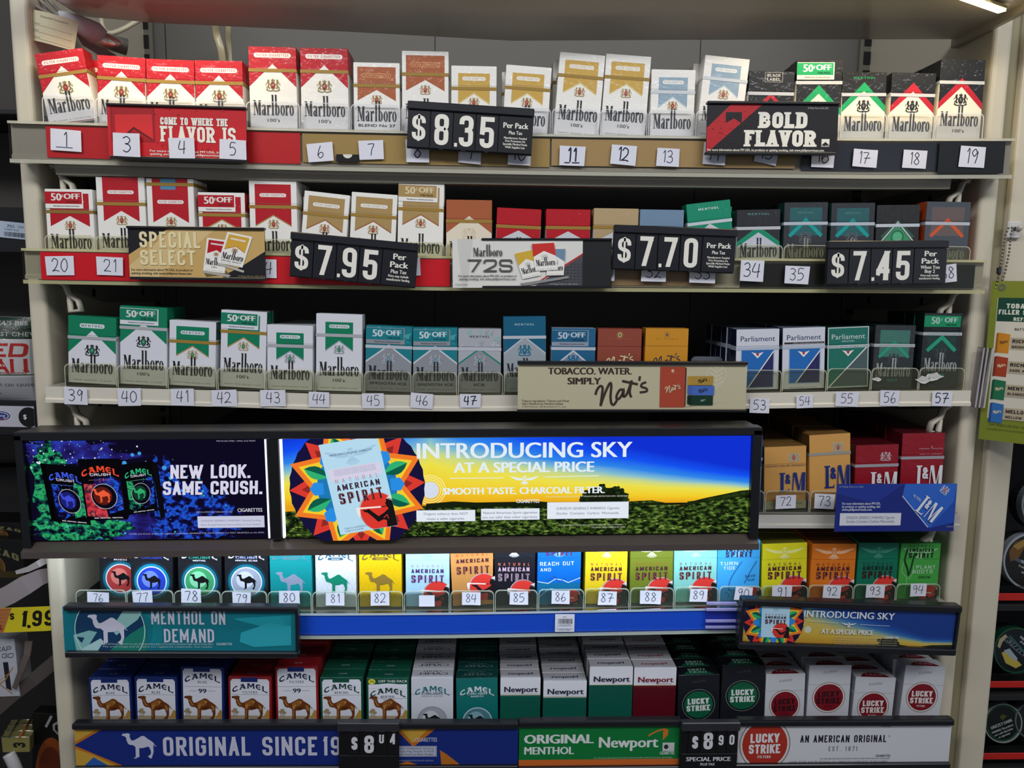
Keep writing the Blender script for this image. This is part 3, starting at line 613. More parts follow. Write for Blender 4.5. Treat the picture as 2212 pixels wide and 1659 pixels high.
PACKD = .0222
_PM = {}
def make_pack(label, group, w, h, design, p, loc, ang, yaw=0):
    """hinge-lid or soft pack; w,h in metres; origin at the base centre of the front"""
    root = thing('cigarette_pack', label, 'cigarette pack', loc, (0, -ang, yaw), group)
    hm = h*1000; wm = 55.5; A = Art(); DES[design](A, wm, hm, p); s = w/wm
    A = A.clip(.25, .25, wm-.25, hm-.25)
    lid = p.get('lid', .72)*hm if not p.get('soft') else None
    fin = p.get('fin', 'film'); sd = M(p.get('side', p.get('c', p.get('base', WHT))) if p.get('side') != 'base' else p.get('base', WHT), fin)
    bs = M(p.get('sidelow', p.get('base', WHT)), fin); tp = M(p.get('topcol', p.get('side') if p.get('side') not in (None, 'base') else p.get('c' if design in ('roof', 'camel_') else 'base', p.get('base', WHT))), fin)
    fn = lambda u, v, l: ((u-wm/2)*s, -l-2e-5, v/1000)
    B = MB(); zc = (lid/1000 if lid else h)
    d = PACKD
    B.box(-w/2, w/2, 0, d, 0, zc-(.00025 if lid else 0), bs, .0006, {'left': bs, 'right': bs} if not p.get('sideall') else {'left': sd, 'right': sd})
    if lid:
        B.art(A.clip(0, 0, wm, lid-.2), fn, fin); B.build('carton', root)
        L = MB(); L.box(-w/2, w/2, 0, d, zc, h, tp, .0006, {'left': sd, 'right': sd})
        L.art(A.clip(0, lid+.15, wm, hm), fn, fin)
        T = p.get('toptext')
        if T:
            TA = Art()
            for t, c, vv, hh, ww, cir in T:
                if cir: TA.disc(cir, wm/2, -2, 20, 15); TA = TA.clip(4, .8, wm-4, 21)
                TA.text(c, t, wm/2, vv, hh, wm*ww, bold=.02)
            L.art(TA, lambda u, v, l: (-(u-wm/2)*s, v/1000+.0003, h+l+2e-5), fin)
        L.build('lid', root)
    else:
        B.art(A, fn, fin); B.build('soft_carton', root)
    tc = p.get('tape', GOLD)
    if tc:
        tv = p.get('tv', .68 if not p.get('long') else .725)*h; t = MB(); o = .00042; th = .0019; TM = M(tc, p.get('tfin', 'print'))
        for (x0, x1, y0, y1) in ((-w/2-o, w/2+o, -o, -o+.0001), (-w/2-o, -w/2-o+.0001, -o, d+o), (w/2+o-.0001, w/2+o, -o, d+o)): t.box(x0, x1, y0, y1, tv-th, tv+th, TM)
        if p.get('tapetext'): TA = Art(); TA.text('#3A3A3E', p['tapetext'], wm/2, -.6, 1.3, wm*.96, bold=.012); t.art(TA, lambda u, v, l: ((u-wm/2)*s, -o-l-2e-5, tv+v/1000), 'print')
        t.build('tear_tape', root)
    cp = p.get('coupon')
    if cp:
        k = MB(); o = .0005; c, tcol, u1 = cp; hgt = 20; v0 = hm-hgt-2.6
        cw = wm*u1; k.box(-w/2+.0003, -w/2+cw*s, -o-.0001, -o, (v0)/1000, (v0+hgt)/1000, M(p.get('base', WHT) if design != 'line' else BLK, 'print'))
        CA = Art(); CA.rect(c, 0, v0+5.2, cw-1.3, v0+hgt-.6); CA.text(tcol, '50', cw*.30, v0+9, 8.6, 11.5, bold=.035); CA.text(tcol, '¢', cw*.46, v0+13.4, 3.4, bold=.02); CA.text(tcol, 'OFF', cw*.71, v0+11, 6.4, 18, bold=.045)
        CA.text(p.get('cpsub', '#5A0E14'), 'THIS PACK', cw*.72, v0+6.7, 2.3, 16, bold=.03); CA.text('#4A4A50', 'Manufacturer funded promotion.', cw*.56, v0+2, 1.6, cw*.68, bold=.015)
        k.art(CA, lambda u, v, l: ((u-wm/2)*s, -o-.0001-l-2e-5, v/1000), 'print'); k.build('coupon_sticker', root)
    return root
# ------------------------------------------------------------------ rows of the cabinet
SC.cycles.transparent_max_bounces = 24
YF = .958          # fronts of the packs
ROWPX = {1: [(60, 271), (590, 286), (1240, 300), (1860, 308), (2190, 308)], 2: [(60, 559), (900, 575), (2060, 583), (2190, 584)], 3: [(100, 829), (470, 838), (690, 846), (1000, 849), (1600, 844), (1900, 839), (2120, 838)],
         4: [(100, 1098), (2120, 1102)], 5: [(150, 1308), (700, 1312), (1000, 1310), (1300, 1305), (1640, 1299), (2060, 1293)], 6: [(130, 1594), (1000, 1592), (2060, 1582)]}
def rowpx(r, x):
    P = ROWPX[r]
    for (a, b), (c, d) in zip(P, P[1:]):
        if x <= c or (c, d) == P[-1]: return b+(d-b)*(x-a)/(c-a)
ROWW = {r: [(at(x, y, YF).x, at(x, y, YF).z) for x, y in [(k, rowpx(r, k)) for k in range(60, 2200, 60)]] for r in ROWPX}
def rowz(r, X):
    P = ROWW[r]
    for (a, b), (c, d) in zip(P, P[1:]):
        if X <= c or (c, d) == P[-1]: return b+(d-b)*(X-a)/(c-a)
def X(px, py=800, Y=YF): return at(px, py, Y).x
# ------------------------------------------------------------------ setting
XL0, XL1, XR0, XR1 = -.5645, -.542, .6225, .6465   # faces of the side panels
YP, YB = .972, 1.30                                   # panel fronts, back panel
def struct(name, mb): return tag(mb.build(name), kind='structure')
b = MB(); b.box(-2.6, 2.6, -3, 1.5, -.03, 0, M('#8F8B84', 'paint')); struct('floor', b)
b = MB(); b.box(-2.6, 2.6, 1.44, 1.5, 0, 2.6, M('#6C6A66', 'matte')); struct('wall_back', b)
ZTOP = at(1480, 86, YB).z
CREAM = '#CBC2AC'
cab = thing('display_cabinet', 'tall cream metal display cabinet holding all the cigarette packs', 'cabinet', (0, YP, 0))
def side(x0, x1, inner):
    m = MB(); r = .006; pr = [(x0, YB+.02-YP), (x0, r)]+[(x0+r-r*cos(a*pi/8), r-r*sin(a*pi/8)) for a in range(5)]+[(x1-r+r*sin(a*pi/8), r-r*cos(a*pi/8)) for a in range(5)]+[(x1, YB+.02-YP)]
    V = [(a, y, 0.05) for a, y in pr]+[(a, y, ZTOP+.16) for a, y in pr]; n = len(pr)
    m.mesh(V, [[i, (i+1) % n, n+(i+1) % n, n+i] for i in range(n)]+[list(range(n)), list(range(2*n-1, n-1, -1))], M(CREAM, 'paint'))
    m.build('side_panel', cab)
side(XL0, XL1, 1); side(XR0, XR1, -1)
m = MB(); m.box(XL1-.001, XR0+.001, YB-YP, YB-YP+.012, .05, ZTOP+.1, M('#6C6962', 'matte'))
for px in (372, 940, 1500, 1850): x = at(px, 420, YB).x; m.box(x-.0006, x+.0006, YB-YP-.0008, YB-YP+.001, .1, ZTOP+.05, M('#2A2C36', 'matte'))
m.build('back_panel', cab)
for px in (320, 1868):
    x = at(px, 100, YB).x; m = MB(); m.box(x-.011, x+.011, YB-YP-.010, YB-YP-.0005, .06, ZTOP+.05, M('#6E6A5E', 'paint'), .001)
    z = .9
    while z < ZTOP+.02:
        m.box(x-.0055, x+.0055, YB-YP-.0115, YB-YP-.0095, z, z+.020, M('#0C0C0E', 'matte')); z += .029
    m.build('slotted_upright', cab)
# canopy over the top shelf: a thin glossy board whose rear edge runs askew
YC_ = 1.04
ed = [at(2046, 84, YC_), at(1480, 86, YC_), at(1106, 88, YC_), at(760, 69, YC_), at(343, 50, YC_), at(172, 35, YC_)]
ed[0].x = XR0-.004; ZC = ed[0].z
low = [(p.x, p.y-YP, p.z) for p in ed]+[(p.x, .89-YP, p.z) for p in reversed(ed)]
m = MB(); n = len(ed); N2 = 2*n; V = low+[(a, b_, c+.012) for a, b_, c in low]
m.mesh(V, [[i, i+1, N2-2-i, N2-1-i] for i in range(n-1)]+[[N2+i, N2+i+1, N2+N2-2-i, N2+N2-1-i] for i in range(n-1)]+[[i, (i+1) % N2, N2+(i+1) % N2, N2+i] for i in range(N2)], M('#CFC4B2', 'canopy')); m.build('canopy', cab)
m = MB(); m.box(XR0-.009, XR0-.0005, .89-YP, YC_-YP+.01, ZC-.009, ZC+.004, M('#B7AE96', 'paint'), .001); m.build('canopy_trim', cab)
# LED strip glued along the right end of the canopy front
a = atz(2164, 22, ZC-.006); q = atz(2040, -22, ZC-.006)
led = thing('led_strip_light', 'warm glowing light strip under the front edge of the canopy', 'light strip', (a.x, a.y, ZC-.002))
m = MB(); u = (q-a); L_ = u.length; u.normalize(); w_ = Vector((-u.y, u.x, 0))*.006
m.mesh([tuple(u*t+w_*s+Vector((0, 0, zz))) for zz in (-.0005, -.004) for t, s in ((0, -1), (L_*1.3, -1), (L_*1.3, 1), (0, 1))], [[0, 1, 2, 3], [7, 6, 5, 4], [0, 1, 5, 4], [1, 2, 6, 5], [2, 3, 7, 6], [3, 0, 4, 7]], M('#D8C48A', 'plastic')); lh_ = m.build('light_housing', led)
m = MB()
for i in range(9):
    c = u*(L_*(.06+i*.13)); m.mesh([tuple(c+u*(s1*.0075)+w_*(s2*.75)+Vector((0, 0, zz))) for zz in (-.0041, -.0062) for s1, s2 in ((-1, -1), (1, -1), (1, 1), (-1, 1))], [[0, 1, 2, 3], [7, 6, 5, 4], [0, 1, 5, 4], [1, 2, 6, 5], [2, 3, 7, 6], [3, 0, 4, 7]], M('#FFE9B0', 'emit9'))
tag(m.build('glowing_diodes', lh_))

# ------------------------------------------------------------------ shelves
def shelf(r, label, railc, top, bot, x0, x1, lipc=None, fin='paint', deckc='#A29E92', under=.012, brackets=True):
    s = thing('shelf', label, 'shelf', (0, YF, 0)); zz = lambda x: (0, rowz(r, x))
    m = MB(); m.prism([(-.004, -.0020), (YB-YF-.014, -.0020), (YB-YF-.014, -.0040), (-.004, -.0040)], max(x0, XL1+.004), min(x1, XR0-.004), M(deckc, fin), zz, 14); m.build('deck', s)
    m = MB(); m.prism([(-.010, top), (-.0076, top), (-.0076, bot+.003), (.012, bot+.003), (.012, bot), (-.012, bot), (-.012, bot+.004), (-.010, bot+.006)], x0, x1, M(railc, fin), zz, 14); m.build('front_rail', s)
    if lipc:
        m = MB(); m.prism([(-.0155, top+.001), (-.0145, top+.001), (-.0145, bot-.001), (-.0155, bot-.001)], x0, x1, M(lipc, 'clearthin'), zz, 14)
        m.prism([(-.0165, bot-.001), (-.006, bot-.001), (-.006, bot-.0055), (-.0165, bot-.0055)], x0, x1, M(lipc, 'clearedge'), zz, 14)
        m.prism([(-.0165, top+.003), (-.0100, top+.003), (-.0100, top), (-.0165, top)], x0, x1, M(lipc, 'clearedge'), zz, 14); m.build('clear_price_channel', s)
    if r == 1:
        m = MB(); m.prism([(-.004, bot-.0005), (.012, bot-.0005), (.012, bot-.016), (-.002, bot-.016)], XL1+.03, XR0-.05, M('#8F897A', 'paint'), zz, 14); m.build('shelf_edge', s)
    if brackets:
        for sx in (1, -1):
            xw = XL1+.0012 if sx > 0 else XR0-.0012; z0 = rowz(r, xw+.03*sx)+bot
            m = MB(); V = []
            prof = [(.02, -.001), (YB-YF-.012, -.001), (YB-YF-.012, -.034), (.15, -.030), (.045, -.012), (.02, -.006)]
            for xx in (xw+.010*sx, xw+.0125*sx): V += [(xx, y, z0+z) for y, z in prof]
            n = len(prof); m.mesh(V, [list(range(n)), list(range(2*n-1, n-1, -1))]+[[i, (i+1) % n, n+(i+1) % n, n+i] for i in range(n)], M('#8C8880', 'paint'))
            for yy in (.10, .25): m.box(min(xw+.0122*sx, xw+.0131*sx), max(xw+.0122*sx, xw+.0131*sx), yy, yy+.008, z0-.022, z0-.012, M('#101012', 'matte'))
            br = m.build('bracket', s)
            m = MB(); xa = xw+.024*sx; t = .0032
            P = [(xa-.008*sx, .012, z0-.001), (xa+.002*sx, .012, z0-.008), (xa+.005*sx, .012, z0-.018), (xa+.016*sx, .012, z0-.026), (xa+.019*sx, .012, z0-.037), (xa+.006*sx, .012, z0-.039), (xa+.006*sx, .012, z0-.020)]
            m.tube(P, t, M('#B7B0A0', 'paint'), 6, flat=2.2); m.build('hook', br)
    return s
CL = '#D9D6C4'; YEL = '#CFCB9C'
shelf(1, 'top shelf with the clear price channel over red, tan and black strips', '#8E887C', -.001, -.040, XL1-.014, XR0+.017, CL)
shelf(2, 'second shelf down with a long red strip and a black one', '#9C9684', .009, -.024, XL1-.008, XR0-.004, YEL)
shelf(3, 'third shelf down with a plain painted cream front rail', '#CFC9BA', -.002, -.0215, XL1+.006, XR0-.006)
shelf(4, 'shelf partly hidden behind the illuminated sign, grey painted rail', '#B9B5AC', -.004, -.021, XL1+.01, XR0-.006)
shelf(5, 'shelf under the illuminated sign with a bright blue strip', '#A9A9A6', -.004, -.030, XL1+.012, XR0-.012, '#C6D0C4')
shelf(6, 'bottom shelf whose front rail carries the long lower signs', '#1B1B1F', .012, -.045, XL1+.018, XR0-.012, None, 'plastic', '#2A2A2E')

def strip(r, px0, px1, top, bot, c, label, dy=-.0132, fin='print'):
    y = rowpx(r, (px0+px1)/2); x0, x1 = at(px0, y, YF+dy).x, at(px1, y, YF+dy).x
    m = MB(); m.prism([(YF+dy-.0004, top), (YF+dy+.0004, top), (YF+dy+.0004, bot), (YF+dy-.0004, bot)], x0, x1, M(c, fin), lambda x: (0, rowz(r, x)), 8)
    return tag(m.build('shelf_strip'), label, 'shelf strip')
strip(1, 99, 648, -.002, -.038, '#C4121F', 'red paper strip in the channel of the top shelf')
strip(1, 653, 1188, -.003, -.036, '#A68A50', 'first tan paper strip, carrying stickers six to ten')
strip(1, 1192, 1720, -.003, -.034, '#A98C5C', 'second tan paper strip, carrying stickers eleven to fifteen')
strip(1, 1734, 2100, -.003, -.036, '#1B2033', 'dark navy strip behind stickers 16 to 18')
strip(1, 2030, 2172, -.002, -.0395, '#16181C', 'black end strip behind sticker 19', -.0172)
strip(2, 88, 972, .008, -.0245, '#C4121F', 'long red strip on the second shelf behind sticker 20', -.0172)
strip(2, 1322, 1545, .004, -.022, '#94795A', 'brown strip behind stickers 32 and 33')
strip(2, 1600, 2106, .006, -.023, '#101116', 'black strip behind stickers 34 and 35')
strip(5, 640, 1592, -.003, -.0305, '#1066FF', 'bright blue strip in the channel below the row of stickers 81 to 90')
strip(5, 1600, 2040, .0, -.004, '#0F7A3C', 'thin green strip edge above the small sunrise sign', -.018)

# ------------------------------------------------------------------ clear pusher trays, one to a lane
def tray(r, px0, px1, hgt, tint, label, rim='clearedge', y=YF-.006):
    py = rowpx(r, (px0+px1)/2); x0, x1 = at(px0, py, y).x+.0006, at(px1, py, y).x-.0006; xm = (x0+x1)/2; z = rowz(r, xm)
    t = thing('pusher_tray', label, 'pusher tray', (xm, y, z), group='clear pusher trays'); hw = (x1-x0)/2; R = .006
    ou = [(-hw, -.001)]+[(-hw+R-R*cos(i*pi/8), hgt-R+R*sin(i*pi/8)) for i in range(5)]+[(hw-R+R*sin(i*pi/8), hgt-R+R*cos(i*pi/8)) for i in range(5)]+[(hw, -.001)]
    m = MB(); n = len(ou); V = [(a, 0, b_) for a, b_ in ou]+[(a, .0016, b_) for a, b_ in ou]
    m.mesh(V, [list(range(n)), list(range(2*n-1, n-1, -1))], M(tint, 'clear')); m.mesh(V, [[i, (i+1) % n, n+(i+1) % n, n+i] for i in range(n)], M(tint, rim))
    # thickened rim along the top edge
    inn = [(a*(1-.0009/hw), b_-.0009) for a, b_ in ou]
    m.mesh([(a, -.0002, b_) for a, b_ in ou]+[(a, -.0002, b_) for a, b_ in inn], [[i, i+1, n+i+1, n+i] for i in range(n-1)], M(tint, rim)); m.build('front_stop', t)
    m = MB(); m.box(-hw-.0005, -hw+.0005, .0018, .30, -.0004, .012, M(tint, 'clear')); m.build('divider', t)
    m = MB(); m.box(-hw+.001, hw-.001, .0018, .30, -.0011, -.0003, M('#4A4A48', 'plastic')); m.build('tray_floor', t)
    return t

# ------------------------------------------------------------------ packs
ORD = ['', '', 'second', 'third', 'fourth', 'fifth', 'sixth', 'seventh', 'eighth', 'ninth', 'tenth', 'eleventh']
ALLP = []
def put(r, tl, tr, blx, des, p, label, group, behind=0, bl='', y=YF, bot=None, gap=.0008):
    A_, B_ = at(*tl, y), at(*tr, y); bl_ = at(blx, bot if bot else rowpx(r, blx), y); w = (B_-A_).length
    a1 = atan2(B_.z-A_.z, B_.x-A_.x); a2 = atan2(-(A_.x-bl_.x), A_.z-bl_.z); a = (a1+a2)/2
    if abs(a) < radians(1.0): a = 0
    T = (A_+B_)/2; zb = rowz(r, T.x)+abs(sin(a))*w/2+.0002
    if bot: zb = bl_.z+abs(sin(a))*w/2
    h = (T.z-zb)/cos(a); h = round(h*1000*2)/2000
    root = make_pack(label, group, w, h, des, p, (T.x+h*sin(a), y, zb), a)
    ch = kids(root)
    for k in range(1, behind+1):
        c = copy_tree(root, None, ch); x = root.location.x+random.uniform(-.0006, .0006)
        c.location = (x, y+k*(PACKD+gap+(.0012 if p.get('soft') else 0)), rowz(r, x)+.0003); c.rotation_euler = (0, 0, random.uniform(-.008, .008))
        c['label'] = '%s pack back, in the column behind %s' % (ORD[k+1], bl.replace(', left of two columns','')); c['label'] = words(c['label']); c['group'] = 'packs queued behind the front row'
    ALLP.append(root); return root
G1, G2, G3, G4, G5, G6 = ['cigarette packs on the %s shelf' % s for s in ('top', 'second', 'third', 'fourth', 'fifth', 'bottom')]
FK = '20 CLASS A CIGARETTES'
def rf(**k): return dict(dict(c=RED, pill='FILTER CIGARETTES', side=RED, fine=FK, rule='#8E1620', topcol=RED), **k)
def bn(c, **k): return dict(dict(c=c, side=WHT, topcol=WHT, pill='FILTER CIGARETTES', fine='SMOOTH ORIGINAL FLAVOR'), **k)
COP = '#A65A34'; GLD = '#C6A04A'; SLV = '#8FA6B6'; CRG = dict(cg='#A88A50', cs='#A02430')
BWT = dict(cg=INK, cs='#26262E', tape='#BDBDC2', topcol=BLK, side=BLK, txt='#2A2D3C')
def row1():
    P = lambda *a, **k: put(1, *a, group=G1, **k)
    P((74, 117), (177, 102), 105, 'roof', rf(), 'tilted red and white pack, first on the top shelf above sticker 1', behind=2, bl='the tilted red pack')
    P((210, 118), (314, 125), 211, 'roof', rf(), 'upright short red and white pack directly beside the tilted one', behind=1, bl='the red pack above sticker 3')
    P((315, 126), (419, 130), 319, 'roof', rf(), 'red and white short pack above sticker 4 behind the red flavor sign', behind=1, bl='the red pack above sticker 4')
    P((420, 130), (523, 131), 425, 'roof', rf(), 'red and white short pack above sticker 5 beside the taller red packs', behind=1, bl='the red pack above sticker 5')
    P((536, 100), (639, 101), 538, 'roof', rf(long=1), 'tall red and white pack beside the red flavor sign, before the one above sticker 6', behind=1, bl='the tall red pack beside the flavor sign')
    P((648, 103), (751, 104), 653, 'roof', rf(long=1), 'tall red and white pack above sticker 6', behind=1, bl='the tall red pack above sticker 6')
    P((763, 135), (863, 136), 763, 'banner', bn(COP, two='BLEND No 27', fine='SMOOTH RICH MELLOW', po='#D8A56A', pc=COP, pt='#E0B078', top=5, rule='#9A6A4A', **CRG), 'cream pack with a copper banner above sticker 7')
    P((868, 109), (969, 112), 868, 'banner', bn(COP, long=1, po='#D8A56A', pc=COP, pt='#E0B078', **CRG), 'tall cream pack with a copper banner behind the 8.35 price sign')
    P((975, 141), (1073, 143), 976, 'banner', bn(GLD, top=8.5, edge='#D9C588', **{'in': .15}, **CRG), 'short cream pack with a gold banner standing upright behind the 8.35 sign')
    P((1094, 139), (1192, 147), 1085, 'banner', bn(GLD, top=8.5, edge='#D9C588', **{'in': .15}, **CRG), 'short cream gold banner pack leaning behind the wording end of the 8.35 sign', behind=1, bl='the leaning gold banner pack')
    P((1210, 112), (1308, 120), 1193, 'banner', bn(GLD, long=1, top=8.5, edge='#D9C588', **{'in': .13}, **CRG), 'tall cream gold banner pack leaning above sticker 11', behind=2, bl='the gold banner pack above sticker 11')
    P((1310, 115), (1407, 123), 1297, 'banner', bn(GLD, long=1, top=8.5, edge='#D9C588', **{'in': .13}, **CRG), 'tall cream gold banner pack leaning above sticker 12')
    P((1408, 149), (1503, 151), 1400, 'banner', bn(SLV, top=9, fine='MELLOW FLAVOR', tape='#C9CDD0', edge='#B9C6CE', **{'in': .17}, **CRG), 'short cream pack with a pale blue banner above sticker 13', behind=2, bl='the pale blue banner pack above sticker 13')
    P((1524, 118), (1620, 128), 1502, 'banner', bn(SLV, long=1, top=9, fine='MELLOW FLAVOR', tape='#C9CDD0', edge='#B9C6CE', **{'in': .17}, **CRG), 'tall cream pack with a pale blue banner leaning behind the bold flavor sign', behind=2, bl='the tall pale blue banner pack')
    P((1619, 151), (1717, 156), 1613, 'line', dict(c='#B5182A', box=1, side=BLK, tape='#BDBDC2', va=.66, vs=.40, txt='#C8C8C8'), 'black pack with red chevron and small black label box, behind the bold flavor sign')
    P((1722, 130), (1821, 130), 1715, 'band', dict(BWT, c='#0F9A5C', coupon=('#0F9A5C', '#E4E4DC', .82), cpsub='#0B3A26', base='#E8E1CC', va=.70, vs=.40, cv=.42, long=1), 'tall black and green pack with a green coupon above sticker 16', behind=1, bl='the coupon pack above sticker 16')
    P((1821, 156), (1916, 156), 1814, 'band', dict(BWT, c='#0F9A5C', head='MENTHOL', base='#E8E1CC'), 'black and white short pack with green chevron above sticker 17')
    P((1928, 157), (2023, 158), 1914, 'band', dict(BWT, c='#B5182A', base='#E8E1CC'), 'black and white short pack with red chevron above sticker 18', behind=1, bl='the red chevron pack above sticker 18')
    P((2034, 127), (2130, 130), 2018, 'band', dict(BWT, c='#B5182A', base='#E8E1CC', long=1, va=.78, vs=.48), 'tall black and white pack with red chevron, last on the top shelf', behind=2, bl='the last pack on the top shelf')
def row2():
    P = lambda *a, **k: put(2, *a, group=G2, **k)
    RB = dict(side=RED); cpn = (RED, '#E4E0D8', .80)
    P((96, 407), (199, 410), 104, 'banner', bn(RED, coupon=cpn, tape='#8A6C34', in_=1, **CRG), 'white and red pack with a red coupon above sticker 20', behind=1, bl='the coupon pack above sticker 20')
    P((206, 381), (311, 384), 213, 'banner', bn(RED, top=0, two='RED LABEL', **{'in': .13}, **CRG), 'tall white pack with a full red banner above sticker 21', behind=1, bl='the full red banner pack')
    P((315, 386), (417, 386), 325, 'banner', bn(RED, top=0, soft=1, stamp=1, side=WHT, tv=.93, pv=.72, **{'in': .12}, **CRG), 'red and white soft pack with a blue tax stamp on top', behind=1, bl='the soft pack with the blue stamp')
    P((427, 416), (528, 416), 433, 'banner', bn(RED, coupon=cpn, edge='#B99A58', side=RED, **CRG), 'short white pack with a red coupon over the gold and black sign', behind=2, bl='the coupon pack over the gold and black sign')
    P((537, 387), (640, 391), 541, 'banner', bn(RED, two="SPECIAL SELECT", edge='#A88850', top=5, vt=.46, **{'in': .12}, **CRG), 'tall white pack with a red banner edged in gold', behind=2, bl='the red banner pack edged in gold')
    P((658, 411), (756, 422), 646, 'banner', bn('#A88A56', edge='#9A6038', pc=WHT, **{'in': .10}, **CRG), 'short white pack with a matt gold banner leaning behind the 7.95 dollar mark', behind=1, bl='the leaning matt gold pack')
    P((760, 414), (859, 422), 754, 'banner', bn('#A88A56', edge='#9A6038', pc=WHT, **{'in': .10}, **CRG), 'upright short white pack with matt gold banner above the 7.95 sign')
    P((861, 392), (960, 397), 859, 'banner', bn('#A88A56', edge='#9A6038', two='SPECIAL SELECT', coupon=('#A88A56', '#D8C8A0', .86), cpsub='#2A2418', vt=.50, **{'in': .10}, **CRG), 'tall white pack with a gold coupon beside the copper pack')
    P((964, 431), (1063, 433), 963, 'roof', rf(c=COP, pill=None, side=COP, topcol=COP, base='#E0D5BF', cg='#D6C6AC', cs='#DCCFB8', va=.76, vs=.50), 'copper topped cream pack above the white paper sign')
    S7 = dict(pill=None, crest=0, base='#C9CBD0', va=.62, vs=.42, ww=.8)
    P((1074, 448), (1170, 453), 1069, 'roof', rf(**S7), 'short plain red pack between the copper pack and its red twin')
    P((1180, 451), (1276, 453), 1175, 'roof', rf(**S7), 'short plain red pack beside the beige one')
    P((1283, 450), (1380, 451), 1280, 'roof', rf(**dict(S7, c='#B29A72', side='#B29A72', topcol='#B29A72')), 'short plain beige pack beside the blue grey one')
    P((1383, 453), (1478, 453), 1381, 'roof', rf(**dict(S7, c='#6F89A3', side='#6F89A3', topcol='#6F89A3', tape=SILV)), 'short blue grey pack behind the 7.70 price sign')
    P((1482, 442), (1577, 430), 1493, 'roof', rf(**dict(S7, c='#0A8A68', side='#0A6A50', topcol='#0A6A50', tape='#C4CBD0', head='MENTHOL', hv=.88, va=.66)), 'tilted teal green pack above the 7.70 sign', behind=1, bl='the tilted teal pack')
    P((1592, 453), (1686, 452), 1591, 'band', dict(BWT, c='#0A8A66', head='MENTHOL', headc='#5C8C84', base='#BFC3CE', va=.72, vs=.44, bt=6, cv=.36, cg='#CDD0DA', cs='#B6BAC8', topc='#2A2B30'), 'black pack with green chevron over grey, above sticker 34')
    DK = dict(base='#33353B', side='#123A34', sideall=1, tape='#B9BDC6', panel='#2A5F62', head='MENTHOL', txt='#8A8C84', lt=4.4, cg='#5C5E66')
    P((1695, 437), (1789, 437), 1692, 'line', dict(DK, c='#0F9C98'), 'dark pack with teal panel and teal chevron above sticker 35', behind=2, bl='the teal chevron pack above sticker 35')
    P((1797, 438), (1891, 438), 1792, 'line', dict(DK, c='#0F9C98'), 'dark pack with teal panel and chevron behind the 7.45 sign', behind=2, bl='the teal chevron pack over the 7.45 sign')
    P((1895, 442), (1988, 442), 1890, 'line', dict(base='#2A292A', side='#15201C', ball=1, c='#2F5A48', crest=0, tape='#C4CBD0', txt='#9A9A9A'), 'black pack with a raised green ball above the 7.45 sign')
    P((2003, 434), (2098, 437), 1994, 'line', dict(base='#4A5058', side='#B5481E', sideall=1, c='#D2582C', panel='#6A5A58', tape='#B9BDC6', txt='#8A8C84', crest=0, topcol='#34363C'), 'grey pack with orange chevron and orange sides, last on the second shelf', behind=2, bl='the orange chevron pack')
